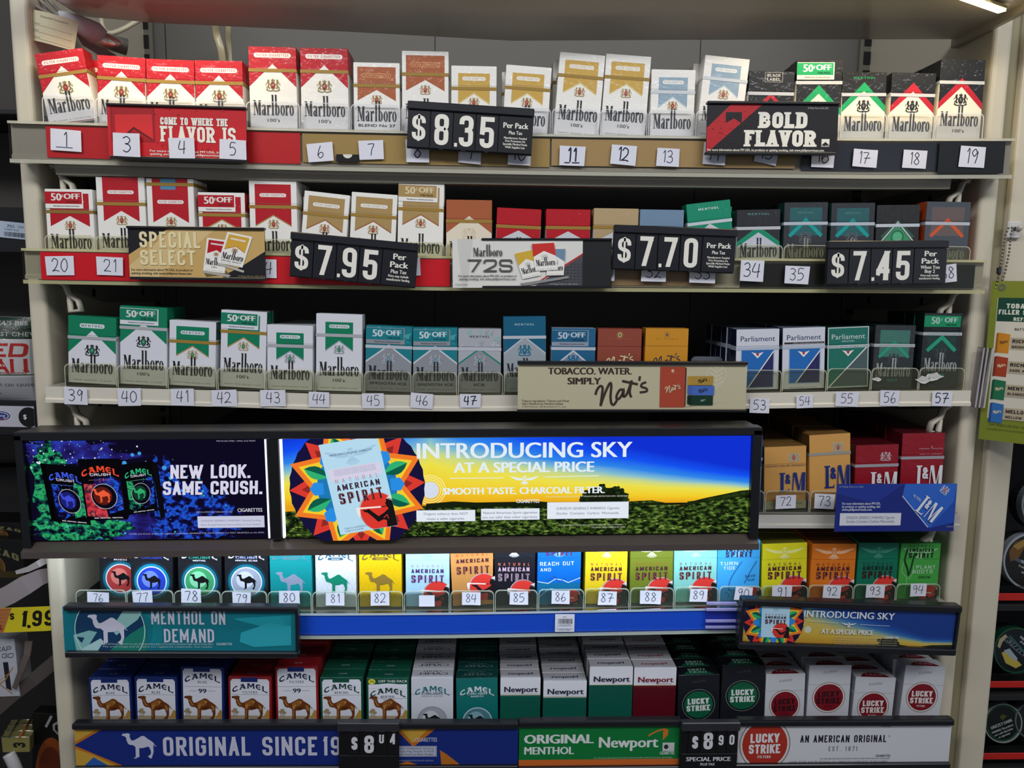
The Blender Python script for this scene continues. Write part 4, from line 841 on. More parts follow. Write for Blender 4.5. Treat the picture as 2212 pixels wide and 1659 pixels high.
def row3():
    P = lambda *a, **k: put(3, *a, group=G3, **k)
    W2 = '#D6D7DE'; MG = dict(c=GRN, side=GRN, topcol=GRN, cs=GRN, base=W2, txt=INK, pill='MENTHOL', tape=SILV, pw=.52, fine='FRESH MENTHOL FLAVOR', cg=INK, rule=None)
    GB = lambda **k: bn(GRN, **dict(dict(base=W2, pill='MENTHOL', fine='SMOOTH FRESH MENTHOL FLAVOR', side=W2, topcol=W2, cs=GRN), **k))
    P((147, 682), (251, 686), 144, 'roof', rf(**MG), 'green and white pack, first on the third shelf above sticker 39')
    P((259, 660), (361, 664), 256, 'roof', rf(**dict(MG, long=1, coupon=('#0B7A5C', '#D8D8D4', .82), cpsub='#0A3A2C', va=.79)), 'tall green and white pack with a green coupon above sticker 40', behind=2, bl='the coupon pack above sticker 40')
    P((366, 692), (467, 696), 362, 'banner', GB(top=7, edge='#B08A50', cg='#B09A68', side='#0A5C46', **{'in': .15}), 'short white pack with a green banner and gold band above sticker 41', behind=6, bl='the green banner pack above sticker 41')
    P((478, 670), (577, 674), 471, 'banner', GB(long=1, coupon=('#0B7A5C', '#D8D8D4', .82), cpsub='#0A3A2C', edge='#B08A50', cg='#B09A68', side='#0A5C46', **{'in': .15}), 'tall white pack with a green coupon and gold edged banner above sticker 42', behind=2, bl='the coupon pack above sticker 42')
    P((577, 701), (676, 703), 575, 'banner', GB(top=9.5, vd=11, edge='#A8A8B0', tape=SILV, cg='#8E9096', **{'in': .20}), 'short white pack with a narrow green banner above sticker 43', behind=6, bl='the narrow green banner pack')
    P((683, 677), (783, 680), 682, 'banner', GB(long=1, top=10, edge='#A8A8B0', tape=SILV, cg='#8E9096', **{'in': .20}), 'tall white pack with a narrow green banner above sticker 44')
    TL_ = '#137A86'; IC = dict(base='#8B8E96', edge='#C9CDD2', c=TL_, side=TL_, topcol='#0F5E68', pill=None, tape='#B9BDC6', facet=['#1B8C98', '#0F6A76', '#3FA0A8'], txt='#26282E', cg='#A4A8B0', cs='#4E7F90', coupon=(TL_, '#C9D4DA', .84), cpsub='#0A3A44', va=.72, vs=.46, rule=None, fine='CRISP MENTHOL FLAVOR', finec='#7A7C82')
    P((791, 702), (891, 706), 788, 'roof', rf(**dict(IC, two='SMOOTH ICE')), 'teal and grey faceted pack with a coupon above sticker 45', behind=0)
    P((892, 706), (988, 709), 891, 'roof', rf(**dict(IC, two='SMOOTH ICE')), 'teal and grey faceted pack with a coupon above sticker 46', behind=0)
    P((990, 710), (1083, 710), 990, 'roof', rf(**dict(IC, c='#A9ACB4', side='#7C8088', topcol='#8A8E96', facet=['#B8BBC2', '#9CA0A8', '#8FB3AC'], edge='#14806E', coupon=None, head='MENTHOL', headc='#3E4A50', hv=.86, two='ICE', va=.70)), 'silver grey faceted pack above sticker 47')
    P((1087, 684), (1179, 683), 1088, 'roof', rf(**dict(IC, c='#0E5C7C', side='#0C4660', topcol='#0C4660', facet=None, coupon=None, head='MENTHOL', headc='#AEBEC8', hv=.88, base='#9AA3AB', cg='#1F6A88', cs='#1F6A88', long=1, va=.74, vs=.52, edge='#B6BEC6')), 'tall deep blue pack at the start of the cream tobacco sign')
    P((1192, 708), (1287, 709), 1190, 'roof', rf(**dict(IC, c='#1F5F86', side='#1F4A66', topcol='#8E98A8', facet=None, base='#8E98A8', coupon=('#1D5C80', '#B9C6D2', .84), cpsub='#0A2A3C', va=.66, vs=.38, cg='#1F6A98', cs='#1F6A98')), 'blue and grey pack with a blue coupon behind the cream sign')
    P((1292, 710), (1387, 710), 1291, 'nats', dict(base='#8E4434', side='#7A3628', ec='#B8A870', ed='#5E6A4A', sc='#B06A50', nc='#D8C79A', nc2='#54241A', tape=None), 'rust brown pack behind the cream sign')
    P((1395, 709), (1488, 710), 1395, 'nats', dict(base='#C98A22', side='#A8701C', ec='#A87A3A', ed='#5A4A52', sc='#A8742A', nc='#4A3038', nc2='#E0B860', tape=None), 'mustard yellow pack behind the cream sign')
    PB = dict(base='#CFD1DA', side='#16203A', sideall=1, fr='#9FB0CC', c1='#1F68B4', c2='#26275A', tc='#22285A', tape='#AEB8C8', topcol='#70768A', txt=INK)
    P((1591, 712), (1684, 710), 1589, 'parl', dict(PB), 'white pack with a bright blue and navy panel above sticker 53', behind=5, bl='the blue panel pack above sticker 53')
    P((1691, 709), (1783, 706), 1689, 'parl', dict(PB, bar=1, f=(.17, .88, .10, .66)), 'white pack with blue panel and a black offer bar above sticker 54', behind=5, bl='the blue panel pack above sticker 54')
    P((1788, 707), (1878, 704), 1787, 'parl', dict(PB, base='#1E6A5C', side='#0C2A26', fr='#C4CCCC', c1='#1C6E60', c2='#4A5C5C', tc='#C9D4D2', sub='MENTHOL', f=(.03, .97, .025, .98), d0=.02, d1=.68, tapetext='about this cigarette, packaging, or color', fc='#C4CCCC', topcol='#0C2A26', tape='#B9C2C4'), 'green pack with a white diagonal above sticker 55', behind=5, bl='the green diagonal pack')
    SLT = dict(base='#2E3336', side='#0C1A18', c='#1E9A74', panel='#3F7468', tape='#B4BABC', tapetext='or color should be interpreted to mean safer', txt='#9DA29E', two='SLATE', subc='#2FA27C', lt=3.6, cg='#3E4448')
    P((1892, 702), (1979, 702), 1881, 'line', dict(SLT), 'dark grey pack with a thin green chevron above sticker 56', behind=5, bl='the thin green chevron pack')
    P((1998, 676), (2081, 677), 1986, 'line', dict(SLT, coupon=('#0F8A5C', '#A9C4B8', .97), cpsub='#08301F', long=1, lt=5, va=.68, vs=.5, panel='#1E3A34', base='#262A2C'), 'tall dark pack with a green coupon, last on the third shelf', behind=3, bl='the tall dark coupon pack')
    # torn white scraps stuck to the two clear stops in front of the dark packs
    for i, (px, py, s) in enumerate(((1894, 819, 5), (1995, 820, 9), (2018, 813, 10))):
        c = at(px, py, YF-.0075); m = MB(); rr = random.Random(i)
        m.face([(s/1000*(1+.35*rr.uniform(-1, 1))*cos(t*pi/5), 0, s*.45/1000*(1+.5*rr.uniform(-1, 1))*sin(t*pi/5)) for t in range(10)], M('#CFCFC8', 'paper'))
        m.face([(s/1000*.8*cos(t*pi/4), -.0004, s*.3/1000*sin(t*pi/4)+.001) for t in range(8)], M('#BDBDB8', 'paper'))
        tag(m.build('torn_paper_scrap', None, c), ['small torn white paper scrap on the clear stop above sticker 56', 'torn white scrap between the last two clear stops', 'largest torn white scrap on the last clear stop'][i], 'paper scrap')
def row4():
    P = lambda *a, **k: put(4, *a, group=G4, **k)
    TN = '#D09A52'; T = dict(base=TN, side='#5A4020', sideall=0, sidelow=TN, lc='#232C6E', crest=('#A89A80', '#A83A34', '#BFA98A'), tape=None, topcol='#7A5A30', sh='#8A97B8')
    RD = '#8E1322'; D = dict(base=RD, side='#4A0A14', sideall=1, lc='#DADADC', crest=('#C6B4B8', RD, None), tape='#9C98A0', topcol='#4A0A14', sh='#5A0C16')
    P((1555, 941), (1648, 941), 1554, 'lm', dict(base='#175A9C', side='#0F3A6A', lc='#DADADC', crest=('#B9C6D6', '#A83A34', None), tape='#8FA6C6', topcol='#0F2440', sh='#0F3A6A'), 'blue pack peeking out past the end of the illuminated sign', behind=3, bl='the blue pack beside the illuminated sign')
    P((1651, 965), (1742, 963), 1653, 'lm', dict(T, warn=1, foot='#AFAE90'), 'tan pack with big blue lettering above sticker 72', behind=7, bl='the tan pack above sticker 72')
    P((1748, 940), (1837, 935), 1750, 'lm', dict(T, tape='#9A968C', tv=.74), 'taller tan pack with blue lettering above sticker 73', behind=7, bl='the taller tan pack')
    P((1849, 962), (1942, 959), 1844, 'lm', dict(D), 'dark red pack with white lettering, the short one of two', behind=5, bl='the short dark red pack')
    P((1950, 935), (2042, 935), 1944, 'lm', dict(D, prem='#B98A92', crest=(RD, RD, None)), 'taller dark red pack, last on the fourth shelf', behind=7, bl='the taller dark red pack')
    # columns seen only over the top edge of the illuminated sign
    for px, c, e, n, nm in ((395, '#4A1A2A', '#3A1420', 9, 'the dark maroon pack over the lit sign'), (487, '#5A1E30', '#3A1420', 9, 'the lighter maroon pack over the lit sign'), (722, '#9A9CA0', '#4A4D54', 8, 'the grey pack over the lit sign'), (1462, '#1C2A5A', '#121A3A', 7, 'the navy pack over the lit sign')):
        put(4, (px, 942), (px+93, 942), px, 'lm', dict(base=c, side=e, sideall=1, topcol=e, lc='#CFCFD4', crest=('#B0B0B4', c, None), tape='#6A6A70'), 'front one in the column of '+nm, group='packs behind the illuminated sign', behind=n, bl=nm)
def row5():
    P = lambda *a, **k: put(5, *a, group=G5, **k)
    CRU = dict(base='#15161C', side='#0B0B10', topcol='#0B0B10', tape=None, tc='#D8D8E0', lidc='#101016', ringc='#D8E0EA', cam='#0C0C10', glow='#0F2A34', glow2='#0F6A80')
    P((213, 1170), (305, 1170), 213, 'crush', dict(CRU, disc='#B03A38', disc2='#D87A70', sc='#B5482E', two='RICH'), 'black pack with a red disc, set back behind sticker 76', y=YF+.016)
    P((281, 1166), (372, 1167), 281, 'crush', dict(CRU, disc='#2340B8', disc2='#6E86E0', sc='#2F46D8', glow2='#0F7FA0'), 'black pack with a blue disc above sticker 77')
    P((383, 1166), (477, 1167), 384, 'crush', dict(CRU, disc='#3E9A62', disc2='#86CFA0', sc='#1FA088', two='MENTHOL'), 'black pack with a green disc above sticker 78')
    P((484, 1166), (579, 1167), 485, 'crush', dict(CRU, disc='#9AA0B0', disc2='#C8CCD8', sc='#9AA6D8', two='MENTHOL SILVER'), 'black pack with a silver disc above sticker 79')
    P((581, 1170), (672, 1170), 582, 'pcamel', dict(base='#0E8A8C', side='#0A6A6C', tc='#5A7E8C', cam='#8A90A4', tape=None, topcol='#0A6A6C'), 'teal pack with a grey camel above sticker 80')
    P((680, 1170), (768, 1170), 681, 'pcamel', dict(base='#D8DADF', side='#B8C4C4', tc='#2F5C74', cam='#0F7F62', tape=None, lat='#C2CCD0', topcol='#C6C8CC'), 'white pack with a green camel above sticker 81')
    P((775, 1170), (867, 1170), 776, 'pcamel', dict(base='#E0B400', side='#B89200', tc='#6E5A2C', cam='#8A6E2A', tape=None, lat='#EAC830', topcol='#B89200'), 'yellow pack with a brown camel above sticker 82')
    SP = lambda base, ea, n='#C0504A', a='#4A1E2A', s='#3A1420', si='#B0605A', **k: dict(dict(base=base, side=base, ea=ea, n=n, a=a, s=s, si=si, tape=None, fin='print', topcol=base), **k)
    P((876, 1172), (971, 1171), 877, 'spirit', SP('#A9CDEA', '#9CBBD8', n='#C08AA0', org='#3A4A78', a='#4A2A5A', s='#3A2A5A', si='#B05A70'), 'pale blue pack with a red disc between stickers 82 and 84')
    P((970, 1150), (1065, 1143), 974, 'spirit', SP('#C88A4A', '#E6D6C4', n='#C25A34', dv=.05), 'tilted orange tan pack above sticker 84')
    P((1065, 1166), (1157, 1166), 1066, 'spirit', SP('#17171F', '#C9CBD4', a='#C0A0B0', s='#A88A9A', n='#C86A50', si='#2A1A24'), 'black pack with a white eagle above sticker 85')
    P((1162, 1166), (1256, 1166), 1164, 'spirit', SP('#0A66C0', '#7FB4E4', a='#1F2A6A', s='#5A2A5A', n='#2F5AA8', low='#0E6A94', lowl='#CFE0EA', spv=(.845, .755), word=[('REACH OUT', '#DCE8F0', .06, .60, 5, .78, .03), ('AND', '#DCE8F0', .07, .515, 4.4, .24, .03)], draw=[('#1F4AA8', [(.25, .38), (.4, .44), (.5, .36), (.66, .42)], .7), ('#BFD4E4', [(.05, .12), (.3, .25), (.5, .2)], .7)]), 'bright blue pack with handwritten lettering and a white line above sticker 86')
    P((1266, 1168), (1357, 1168), 1267, 'spirit', SP('#E6C420', '#EFE6A8', org='#5A4A1C'), 'lemon yellow pack above sticker 87')
    P((1362, 1168), (1455, 1168), 1363, 'spirit', SP('#6F7A22', '#C2CCA4', n='#A8602E'), 'olive green pack above sticker 88')
    P((1457, 1168), (1550, 1168), 1458, 'spirit', SP('#86C8BC', '#B2DAD4', n='#8E7A80'), 'mint green pack above sticker 89')
    P((1551, 1168), (1643, 1168), 1551, 'spirit', SP('#3FA4E4', '#8CC8EE', a='#1F2A50', s='#3A1E48', n='#5A7AA8', spv=(.82, .73), word=[('TURN', '#DCE8F0', .06, .60, 4.4, .42, .02), ('TIDE', '#DCE8F0', .14, .525, 4.4, .28, .02), ('SAVE', '#1F3A6A', .66, .39, 3.6, .24, .05), ('OUR', '#1F3A6A', .72, .33, 3, .16, .05)], draw=[('#1A3A70', [(.58, .66), (.42, .5), (.3, .34), (.28, .2), (.36, .18)], .7), ('#1A3A70', [(.92, .66), (.8, .52), (.72, .4), (.64, .3)], .8), ('#1A3A70', [(.2, .16), (.3, .10), (.24, .06)], .6)]), 'sky blue pack with thin drawn lines above sticker 90')
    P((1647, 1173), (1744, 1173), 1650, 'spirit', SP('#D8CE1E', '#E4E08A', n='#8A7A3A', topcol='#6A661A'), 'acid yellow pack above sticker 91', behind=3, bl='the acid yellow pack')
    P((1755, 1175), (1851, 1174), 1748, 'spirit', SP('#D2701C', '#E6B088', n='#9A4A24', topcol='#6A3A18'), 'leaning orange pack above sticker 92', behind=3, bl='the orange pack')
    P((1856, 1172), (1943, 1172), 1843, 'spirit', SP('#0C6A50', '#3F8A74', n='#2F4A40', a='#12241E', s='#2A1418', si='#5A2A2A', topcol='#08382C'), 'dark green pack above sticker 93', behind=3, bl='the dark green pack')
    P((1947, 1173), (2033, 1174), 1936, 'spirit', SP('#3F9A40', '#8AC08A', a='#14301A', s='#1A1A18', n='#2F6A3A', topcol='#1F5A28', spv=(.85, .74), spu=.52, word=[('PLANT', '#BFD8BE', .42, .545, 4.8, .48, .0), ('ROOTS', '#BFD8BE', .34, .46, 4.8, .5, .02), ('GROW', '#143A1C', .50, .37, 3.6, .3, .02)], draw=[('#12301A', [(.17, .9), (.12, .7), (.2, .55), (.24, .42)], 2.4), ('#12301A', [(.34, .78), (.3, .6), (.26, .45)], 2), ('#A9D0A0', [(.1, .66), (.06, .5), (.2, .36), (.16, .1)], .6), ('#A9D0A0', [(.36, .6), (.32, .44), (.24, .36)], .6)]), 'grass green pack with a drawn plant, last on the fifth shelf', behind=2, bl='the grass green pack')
def row6():
    P = lambda *a, **k: put(6, *a, group=G6, **k)
    BL = '#12296A'; RE = '#8E1C22'; GR = '#0F4A38'
    cm = lambda base, tc, kind, top, **k: dict(dict(base=base, side=base, sideall=1, tc=tc, kind=kind, tape=None, topcol=base, toptext=[(top, '#9AA0B4', 9, 2.6, .2, None)]), **k)
    P((191, 1464), (282, 1464), 197, 'camel', cm(BL, '#141C3E', 'BLUE', 'BLUE', lid=.71), 'blue edged white pack with a brown camel, first on the bottom shelf', behind=3, bl='the first blue edged pack')
    P((290, 1462), (382, 1464), 296, 'camel', cm(BL, '#141C3E', 'BLUE', 'BLUE', lid=.71), 'second short blue edged camel pack, beside the taller blue one', behind=3, bl='the second blue edged pack')
    P((390, 1440), (483, 1442), 394, 'camel', cm(BL, '#141C3E', 'BLUE', '66', long=1, lid=.72), 'taller blue edged camel pack with a 99', behind=4, bl='the taller blue edged pack')
    P((493, 1462), (586, 1464), 496, 'camel', cm(RE, '#141C3E', 'FILTERS', 'FILTERS', lid=.71, tab='#1A2A6A'), 'short red edged white pack with a brown camel', behind=5, bl='the short red edged pack')
    P((594, 1442), (686, 1438), 597, 'camel', cm(RE, '#141C3E', 'FILTERS', '66', long=1, lid=.72, tab='#1A2A6A'), 'taller red edged camel pack with a 99', behind=6, bl='the taller red edged pack')
    P((691, 1464), (784, 1464), 693, 'camel', cm(GR, '#1A3A32', 'MENTHOL', 'MENTHOL', lid=.71), 'green edged white pack with a brown camel and no coupon', behind=6, bl='the green edged pack')
    P((791, 1466), (884, 1464), 793, 'camel', cm(GR, '#1A3A32', 'MENTHOL', 'MENTHOL', off=1, two='SILVER', lid=.66), 'green edged camel pack with a yellow 50 cent disc', behind=6, bl='the green pack with the yellow disc')
    CM = lambda c: [('CAMEL', c, 7.5, 5.6, .74, None), ('CRUSH', c, 15, 2.8, .42, None)]
    P((888, 1464), (979, 1464), 890, 'crush', dict(base='#C9CBD2', side='#A9ABB4', sideall=1, topcol='#B4B6BE', tape=None, tc='#1F6A70', ringc='#8A8F96', disc='#9DA2A8', disc2='#C4C8CC', cam='#10261C', sc='#2F5A64', two='SMOOTH SILVER', twoc='#8A8C96', cy=.28, toptext=CM('#4A4C52')), 'silver white pack with a grey disc and black camel', behind=6, bl='the silver white pack')
    P((985, 1466), (1075, 1464), 987, 'crush', dict(base='#0F6A66', side='#0A3A3A', sideall=1, topcol='#0C3A38', tape=None, tc='#D0D6DA', ringc='#B9C6CA', disc='#4A7A86', disc2='#7FA6B0', cam='#0C1C1A', sc='#C9D0D4', two='SMOOTH', cy=.26, toptext=CM('#5A6A6A')), 'dark teal pack with a blue grey disc and black camel', behind=4, bl='the dark teal pack')
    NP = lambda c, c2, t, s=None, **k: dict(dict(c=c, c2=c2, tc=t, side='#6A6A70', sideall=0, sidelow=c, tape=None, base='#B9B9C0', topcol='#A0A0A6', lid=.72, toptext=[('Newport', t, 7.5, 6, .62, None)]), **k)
    P((1081, 1464), (1168, 1464), 1082, 'newp', NP('#146A58', '#0B4034', '#1C1C38'), 'white and green striped pack, first of three green ones', behind=6, bl='the first green striped pack')
    P((1174, 1471), (1268, 1471), 1176, 'newp', NP('#146A58', '#0B4034', '#1C1C38'), 'white and green striped pack set slightly lower, second of three', behind=6, bl='the second green striped pack')
    P((1274, 1440), (1368, 1440), 1271, 'newp', NP('#146A58', '#0B4034', '#1C1C38', b=.74), 'tallest white and green striped pack, next to the red striped one', behind=6, bl='the tallest green striped pack')
    P((1370, 1442), (1462, 1442), 1370, 'newp', NP('#6A0F20', '#48060F', '#7A1428', b=.74, sub='NON-MENTHOL'), 'white and dark red striped pack', behind=6, bl='the dark red striped pack')
    LT = lambda c, d: [('LUCKY', c, 5, 4.8, .42, d), ('STRIKE', c, 11.5, 4.8, .42, None)]
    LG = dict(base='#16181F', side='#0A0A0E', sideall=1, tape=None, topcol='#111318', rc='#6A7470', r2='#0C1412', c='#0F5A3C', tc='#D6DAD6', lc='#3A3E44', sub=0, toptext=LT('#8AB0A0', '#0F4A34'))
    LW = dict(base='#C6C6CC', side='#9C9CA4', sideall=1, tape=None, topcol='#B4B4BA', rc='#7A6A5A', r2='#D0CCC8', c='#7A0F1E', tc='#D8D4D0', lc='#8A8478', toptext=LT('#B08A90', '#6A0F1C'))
    P((1465, 1459), (1555, 1456), 1463, 'lucky', dict(LG, cy=.50), 'short black pack with a green disc', behind=6, bl='the short black pack')
    P((1561, 1436), (1654, 1437), 1559, 'lucky', dict(LG, cy=.56), 'taller black pack with a green disc', behind=6, bl='the taller black pack')
    P((1655, 1456), (1740, 1456), 1654, 'lucky', dict(LW, tc='#2A0C12', cy=.48), 'short white pack with a dark red disc and black lettering', behind=3, bl='the short white pack with black lettering')
    P((1749, 1437), (1840, 1437), 1744, 'lucky', dict(LW, tc='#2A0C12', cy=.53), 'taller white pack with a dark red disc and black lettering', behind=4, bl='the taller white pack with black lettering')
    P((1849, 1462), (1936, 1464), 1836, 'lucky', dict(LW, cy=.47), 'short white pack with a red disc and white lettering', behind=4, bl='the short white pack with white lettering')
    P((1957, 1438), (2044, 1441), 1936, 'lucky', dict(LW, cy=.53), 'taller white pack leaning outward, last on the bottom shelf', behind=4, bl='the last white pack on the bottom shelf')
row1(); row2(); row3(); row4(); row5(); row6()

def lanes(r, xs, hgt, tint, names):
    for (a, b_), n in zip(zip(xs, xs[1:]), names): tray(r, a, b_, hgt, tint, n)
def tn(nums, extra=''): return ['clear plastic tray lane for the pack over sticker %s%s' % (n, extra) for n in nums]
E1 = [93, 208, 316, 422, 532, 650, 757, 866, 972, 1080, 1190, 1294, 1398, 1500, 1606, 1712, 1812, 1913, 2016, 2122]
lanes(1, E1, .034, '#F1F2F6', ['clear tray lane under the tilted red pack', 'clear tray lane second on the top shelf']+tn([4, 5])+['clear tray lane under the tall red pack beside the flavor sign']+tn(range(6, 20)))
lanes(2, [98, 208, 318, 428, 536, 644, 752, 857, 961, 1066, 1172, 1278, 1380, 1482, 1588, 1690, 1790, 1888, 1990, 2094], .029, '#DCDBBE', tn([20, 21])+['clear yellowed tray lane under %s' % s for s in ('the soft pack', 'the second red coupon pack', 'the gold edged red banner pack', 'the leaning matt gold pack', 'the upright matt gold pack', 'the gold coupon pack', 'the copper topped pack', 'the first plain red pack', 'the second plain red pack', 'the plain beige pack', 'the blue grey pack', 'the tilted teal pack')]+tn([34, 35])+['clear yellowed tray lane under %s' % s for s in ('the second teal chevron pack', 'the green ball pack', 'the orange chevron pack')])
lanes(3, [140, 254, 362, 470, 574, 680, 786, 890, 988, 1087, 1188, 1290, 1392, 1490, 1588, 1688, 1785, 1880, 1983, 2082], .027, '#DCDCC0', tn(range(39, 48))+['clear yellowed tray lane under %s' % s for s in ('the deep blue pack', 'the blue coupon pack', 'the rust brown pack', 'the mustard pack', 'no pack, the empty lane by the cream sign')]+tn(range(53, 58)))
lanes(4, [1552, 1651, 1748, 1842, 1942, 2046], .027, '#D4D4C2', ['clear tray lane under the peeking blue pack']+tn([72, 73])+['clear tray lane under the short dark red pack', 'clear tray lane under the taller dark red pack'])
lanes(5, [164, 274, 376, 478, 578, 674, 772, 872, 972, 1068, 1162, 1262, 1360, 1456, 1552, 1646, 1745, 1842, 1934, 2030], .0235, '#CEDAC6', tn(range(76, 83))+['clear tray lane under the pale blue pack']+tn(range(84, 95)))
# grey pusher tab standing in the empty lane
c = at(1527, 780, 1.0); m = MB(); R_ = .006
ou = [(-.021, -.04)]+[(-.021+R_-R_*cos(i*pi/8), .006-R_+R_*sin(i*pi/8)) for i in range(5)]+[(.021-R_+R_*sin(i*pi/8), .006-R_+R_*cos(i*pi/8)) for i in range(5)]+[(.021, -.04)]
n = len(ou); m.mesh([(a, 0, z) for a, z in ou]+[(a, .002, z) for a, z in ou], [list(range(n)), list(range(2*n-1, n-1, -1))]+[[i, (i+1) % n, n+(i+1) % n, n+i] for i in range(n)], M('#6A6E78', 'plastic'))
tag(m.build('pusher_paddle', None, (c.x, 1.0, c.z)), 'grey plastic pusher paddle in the empty lane behind the cream sign', 'pusher paddle')
# ------------------------------------------------------------------ signs
def plate(TL, TR, BL, BR, Y):
    """four picture corners on the plane y=Y -> rigid rectangle (lower-left corner, angle, width, height)"""
    a, b_, c, d = at(*TL, Y), at(*TR, Y), at(*BL, Y), at(*BR, Y); ux = (b_-a)+(d-c); ang = atan2(ux.z, ux.x)
    w = ((b_-a).length+(d-c).length)/2; h = ((a-c).length+(b_-d).length)/2; m_ = (a+b_+c+d)/4
    return Vector((m_.x-w/2*cos(ang)+h/2*sin(ang), Y, m_.z-w/2*sin(ang)-h/2*cos(ang))), ang, w, h
class Sign:
    """flat sign: art in crop units (u to the right, v measured DOWN from the top edge)"""
    def __init__(s, name, label, cat, corners, Y, Wc, Hc, group=None):
        O, s.ang, s.w, s.h = plate(*corners, Y); s.W, s.H = Wc, Hc; s.root = thing(name, label, cat, O, (0, -s.ang, 0), group); s.kx = s.w/Wc; s.kz = s.h/Hc
    def fn(s, y=0.0): return lambda u, v, l: (u*s.kx, y-l-2e-5, v*s.kz)
    def panel(s, A, name='printed_panel', rect=None, y=0.0, th=.002, base='#1A1A1C', fin='print', special=None, bev=.0003):
        u0, v0, u1, v1 = rect or (0, 0, s.W, s.H); m = MB()
        m.box(u0*s.kx, u1*s.kx, y, y+th, (s.H-v1)*s.kz, (s.H-v0)*s.kz, M(base, 'print' if fin.startswith('emit') else fin), bev)
        if A: m.art(A.clip(u0, s.H-v1, u1, s.H-v0), s.fn(y), fin, special)
        return m.build(name, s.root)
    def bar(s, name, u0, v0, u1, v1, y0, y1, c, fin='plastic', bev=.0006):
        m = MB(); m.box(u0*s.kx, u1*s.kx, y0, y1, (s.H-v1)*s.kz, (s.H-v0)*s.kz, M(c, fin), bev); return m.build(name, s.root)
class F:
    """drawing helper with v down"""
    def __init__(s, H_): s.A = Art(); s.H = H_
    def p(s, c, P): s.A.poly(c, [(a, s.H-b_) for a, b_ in P]); return s
    def r(s, c, u0, v0, u1, v1): s.A.rect(c, u0, s.H-v1, u1, s.H-v0); return s
    def t(s, c, t, u, v, h, w=None, al='c', **k): s.A.text(c, t, u, s.H-v, h, w, al, **k); return s
    def b(s, c, t, u, v, h, w=None, al='c', **k): s.A.cap(c, t, u, s.H-v, h, w, al, **k); return s
    def l(s, c, P, t, sm=False, closed=False): s.A.line(c, [(a, s.H-b_) for a, b_ in P], t, sm, closed); return s
    def d(s, c, u, v, r, ry=None, n=28): s.A.disc(c, u, s.H-v, r, ry, n); return s
    def ring(s, c, u, v, r, w): s.A.ring(c, u, s.H-v, r, w, n=48); return s
    def pack(s, des, p, TL, TR, BL, w=55.5, h=87):
        B = Art(); DES[des](B, w, h, p); s.A.paste(B, (BL[0], s.H-BL[1]), ((TR[0]-TL[0])/w, (TL[1]-TR[1])/w), ((TL[0]-BL[0])/h, (BL[1]-TL[1])/h)); return s
WTX = '#E6E2D6'; BK = '#14151A'
# A: red flavor sign
H_ = 350; f = F(H_); f.r('#C21A22', 0, 0, 885, H_).r('#8E1018', 20, 18, 300, 240).r('#A5141C', 30, 26, 290, 230).p('#D42A2C', [(47, 68), (283, 60), (287, 220), (165, 142), (50, 240)])
f.p('#5A0A10', [(60, 240), (165, 142), (287, 220), (280, 226), (165, 156), (90, 240)])
rr = random.Random(2)
for i in range(26): f.d(rr.choice(['#9A121A', '#8A1018', '#D03038']), rr.uniform(300, 880), rr.choice([rr.uniform(20, 60), rr.uniform(240, 320)]), rr.uniform(3, 14), rr.uniform(2, 7), 7)
f.b(WTX, 'COME TO WHERE THE', 552, 124, 48, 430, asp=.55, wt=.24, gap=.10, slab=.35).b(WTX, 'FLAVOR IS.', 590, 232, 100, 515, asp=.5, wt=.18, gap=.12, slab=.3)
f.t(WTX, 'For more information about PM USA, its', 490, 300, 15, 450, bold=.02).t(WTX, 'quitting smoking, visit www.philipmorrisusa', 490, 320, 15, 450, bold=.02)
s = Sign('price_rail_sign', 'red and black sign reading come to where the flavor is', 'sign', ((228, 223), (532, 233), (238, 343), (533, 350)), .930, 885, H_)
s.panel(f.A, rect=(0, 10, 885, 334), th=.0025); s.bar('top_holder', -2, -2, 887, 13, -.003, .006, BK); s.bar('bottom_holder', 12, 332, 887, 352, -.003, .006, BK); SA = s
# C: bold flavor
H_ = 335; f = F(H_); f.r('#15141A', 0, 0, 820, H_).p('#B01E26', [(150, 12), (345, 12), (20, 310), (0, 325), (0, 165)])
f.p('#17141A', [(116, 65), (216, 65), (216, 135), (166, 105), (116, 135)]).b(WTX, 'BOLD', 472, 165, 102, 310, asp=.66, wt=.26, gap=.12, slab=.3).b(WTX, 'FLAVOR', 462, 282, 104, 460, asp=.62, wt=.25, gap=.10, slab=.3)
f.r(WTX, 722, 232, 772, 272).p('#15141A', [(722, 272), (747, 250), (772, 272)]).b(WTX, 'BLACK', 747, 282, 9, 50, asp=.8, wt=.2).t(WTX, 'For more information about PM USA, its products or quitting smoking, visit www.philipmorrisusa.com.', 375, 312, 15, 735, bold=.02).t('#B9B5AC', '© Philip Morris USA 2022', 690, 42, 12, 130)
for i in range(60): f.d(rr.choice(['#7A1A20', '#26242A', '#332C30']), rr.uniform(0, 330), rr.uniform(20, 300), rr.uniform(1, 5), rr.uniform(1, 3), 6)
s = Sign('price_rail_sign', 'black sign with a red diagonal reading bold flavor', 'sign', ((1529, 219), (1813, 222), (1525, 334), (1806, 335)), .930, 820, H_)
s.panel(f.A, rect=(0, 10, 820, 322), th=.0025); s.bar('top_holder', -4, -2, 824, 15, -.003, .006, BK); s.bar('bottom_holder', -4, 318, 812, 336, -.003, .006, BK)
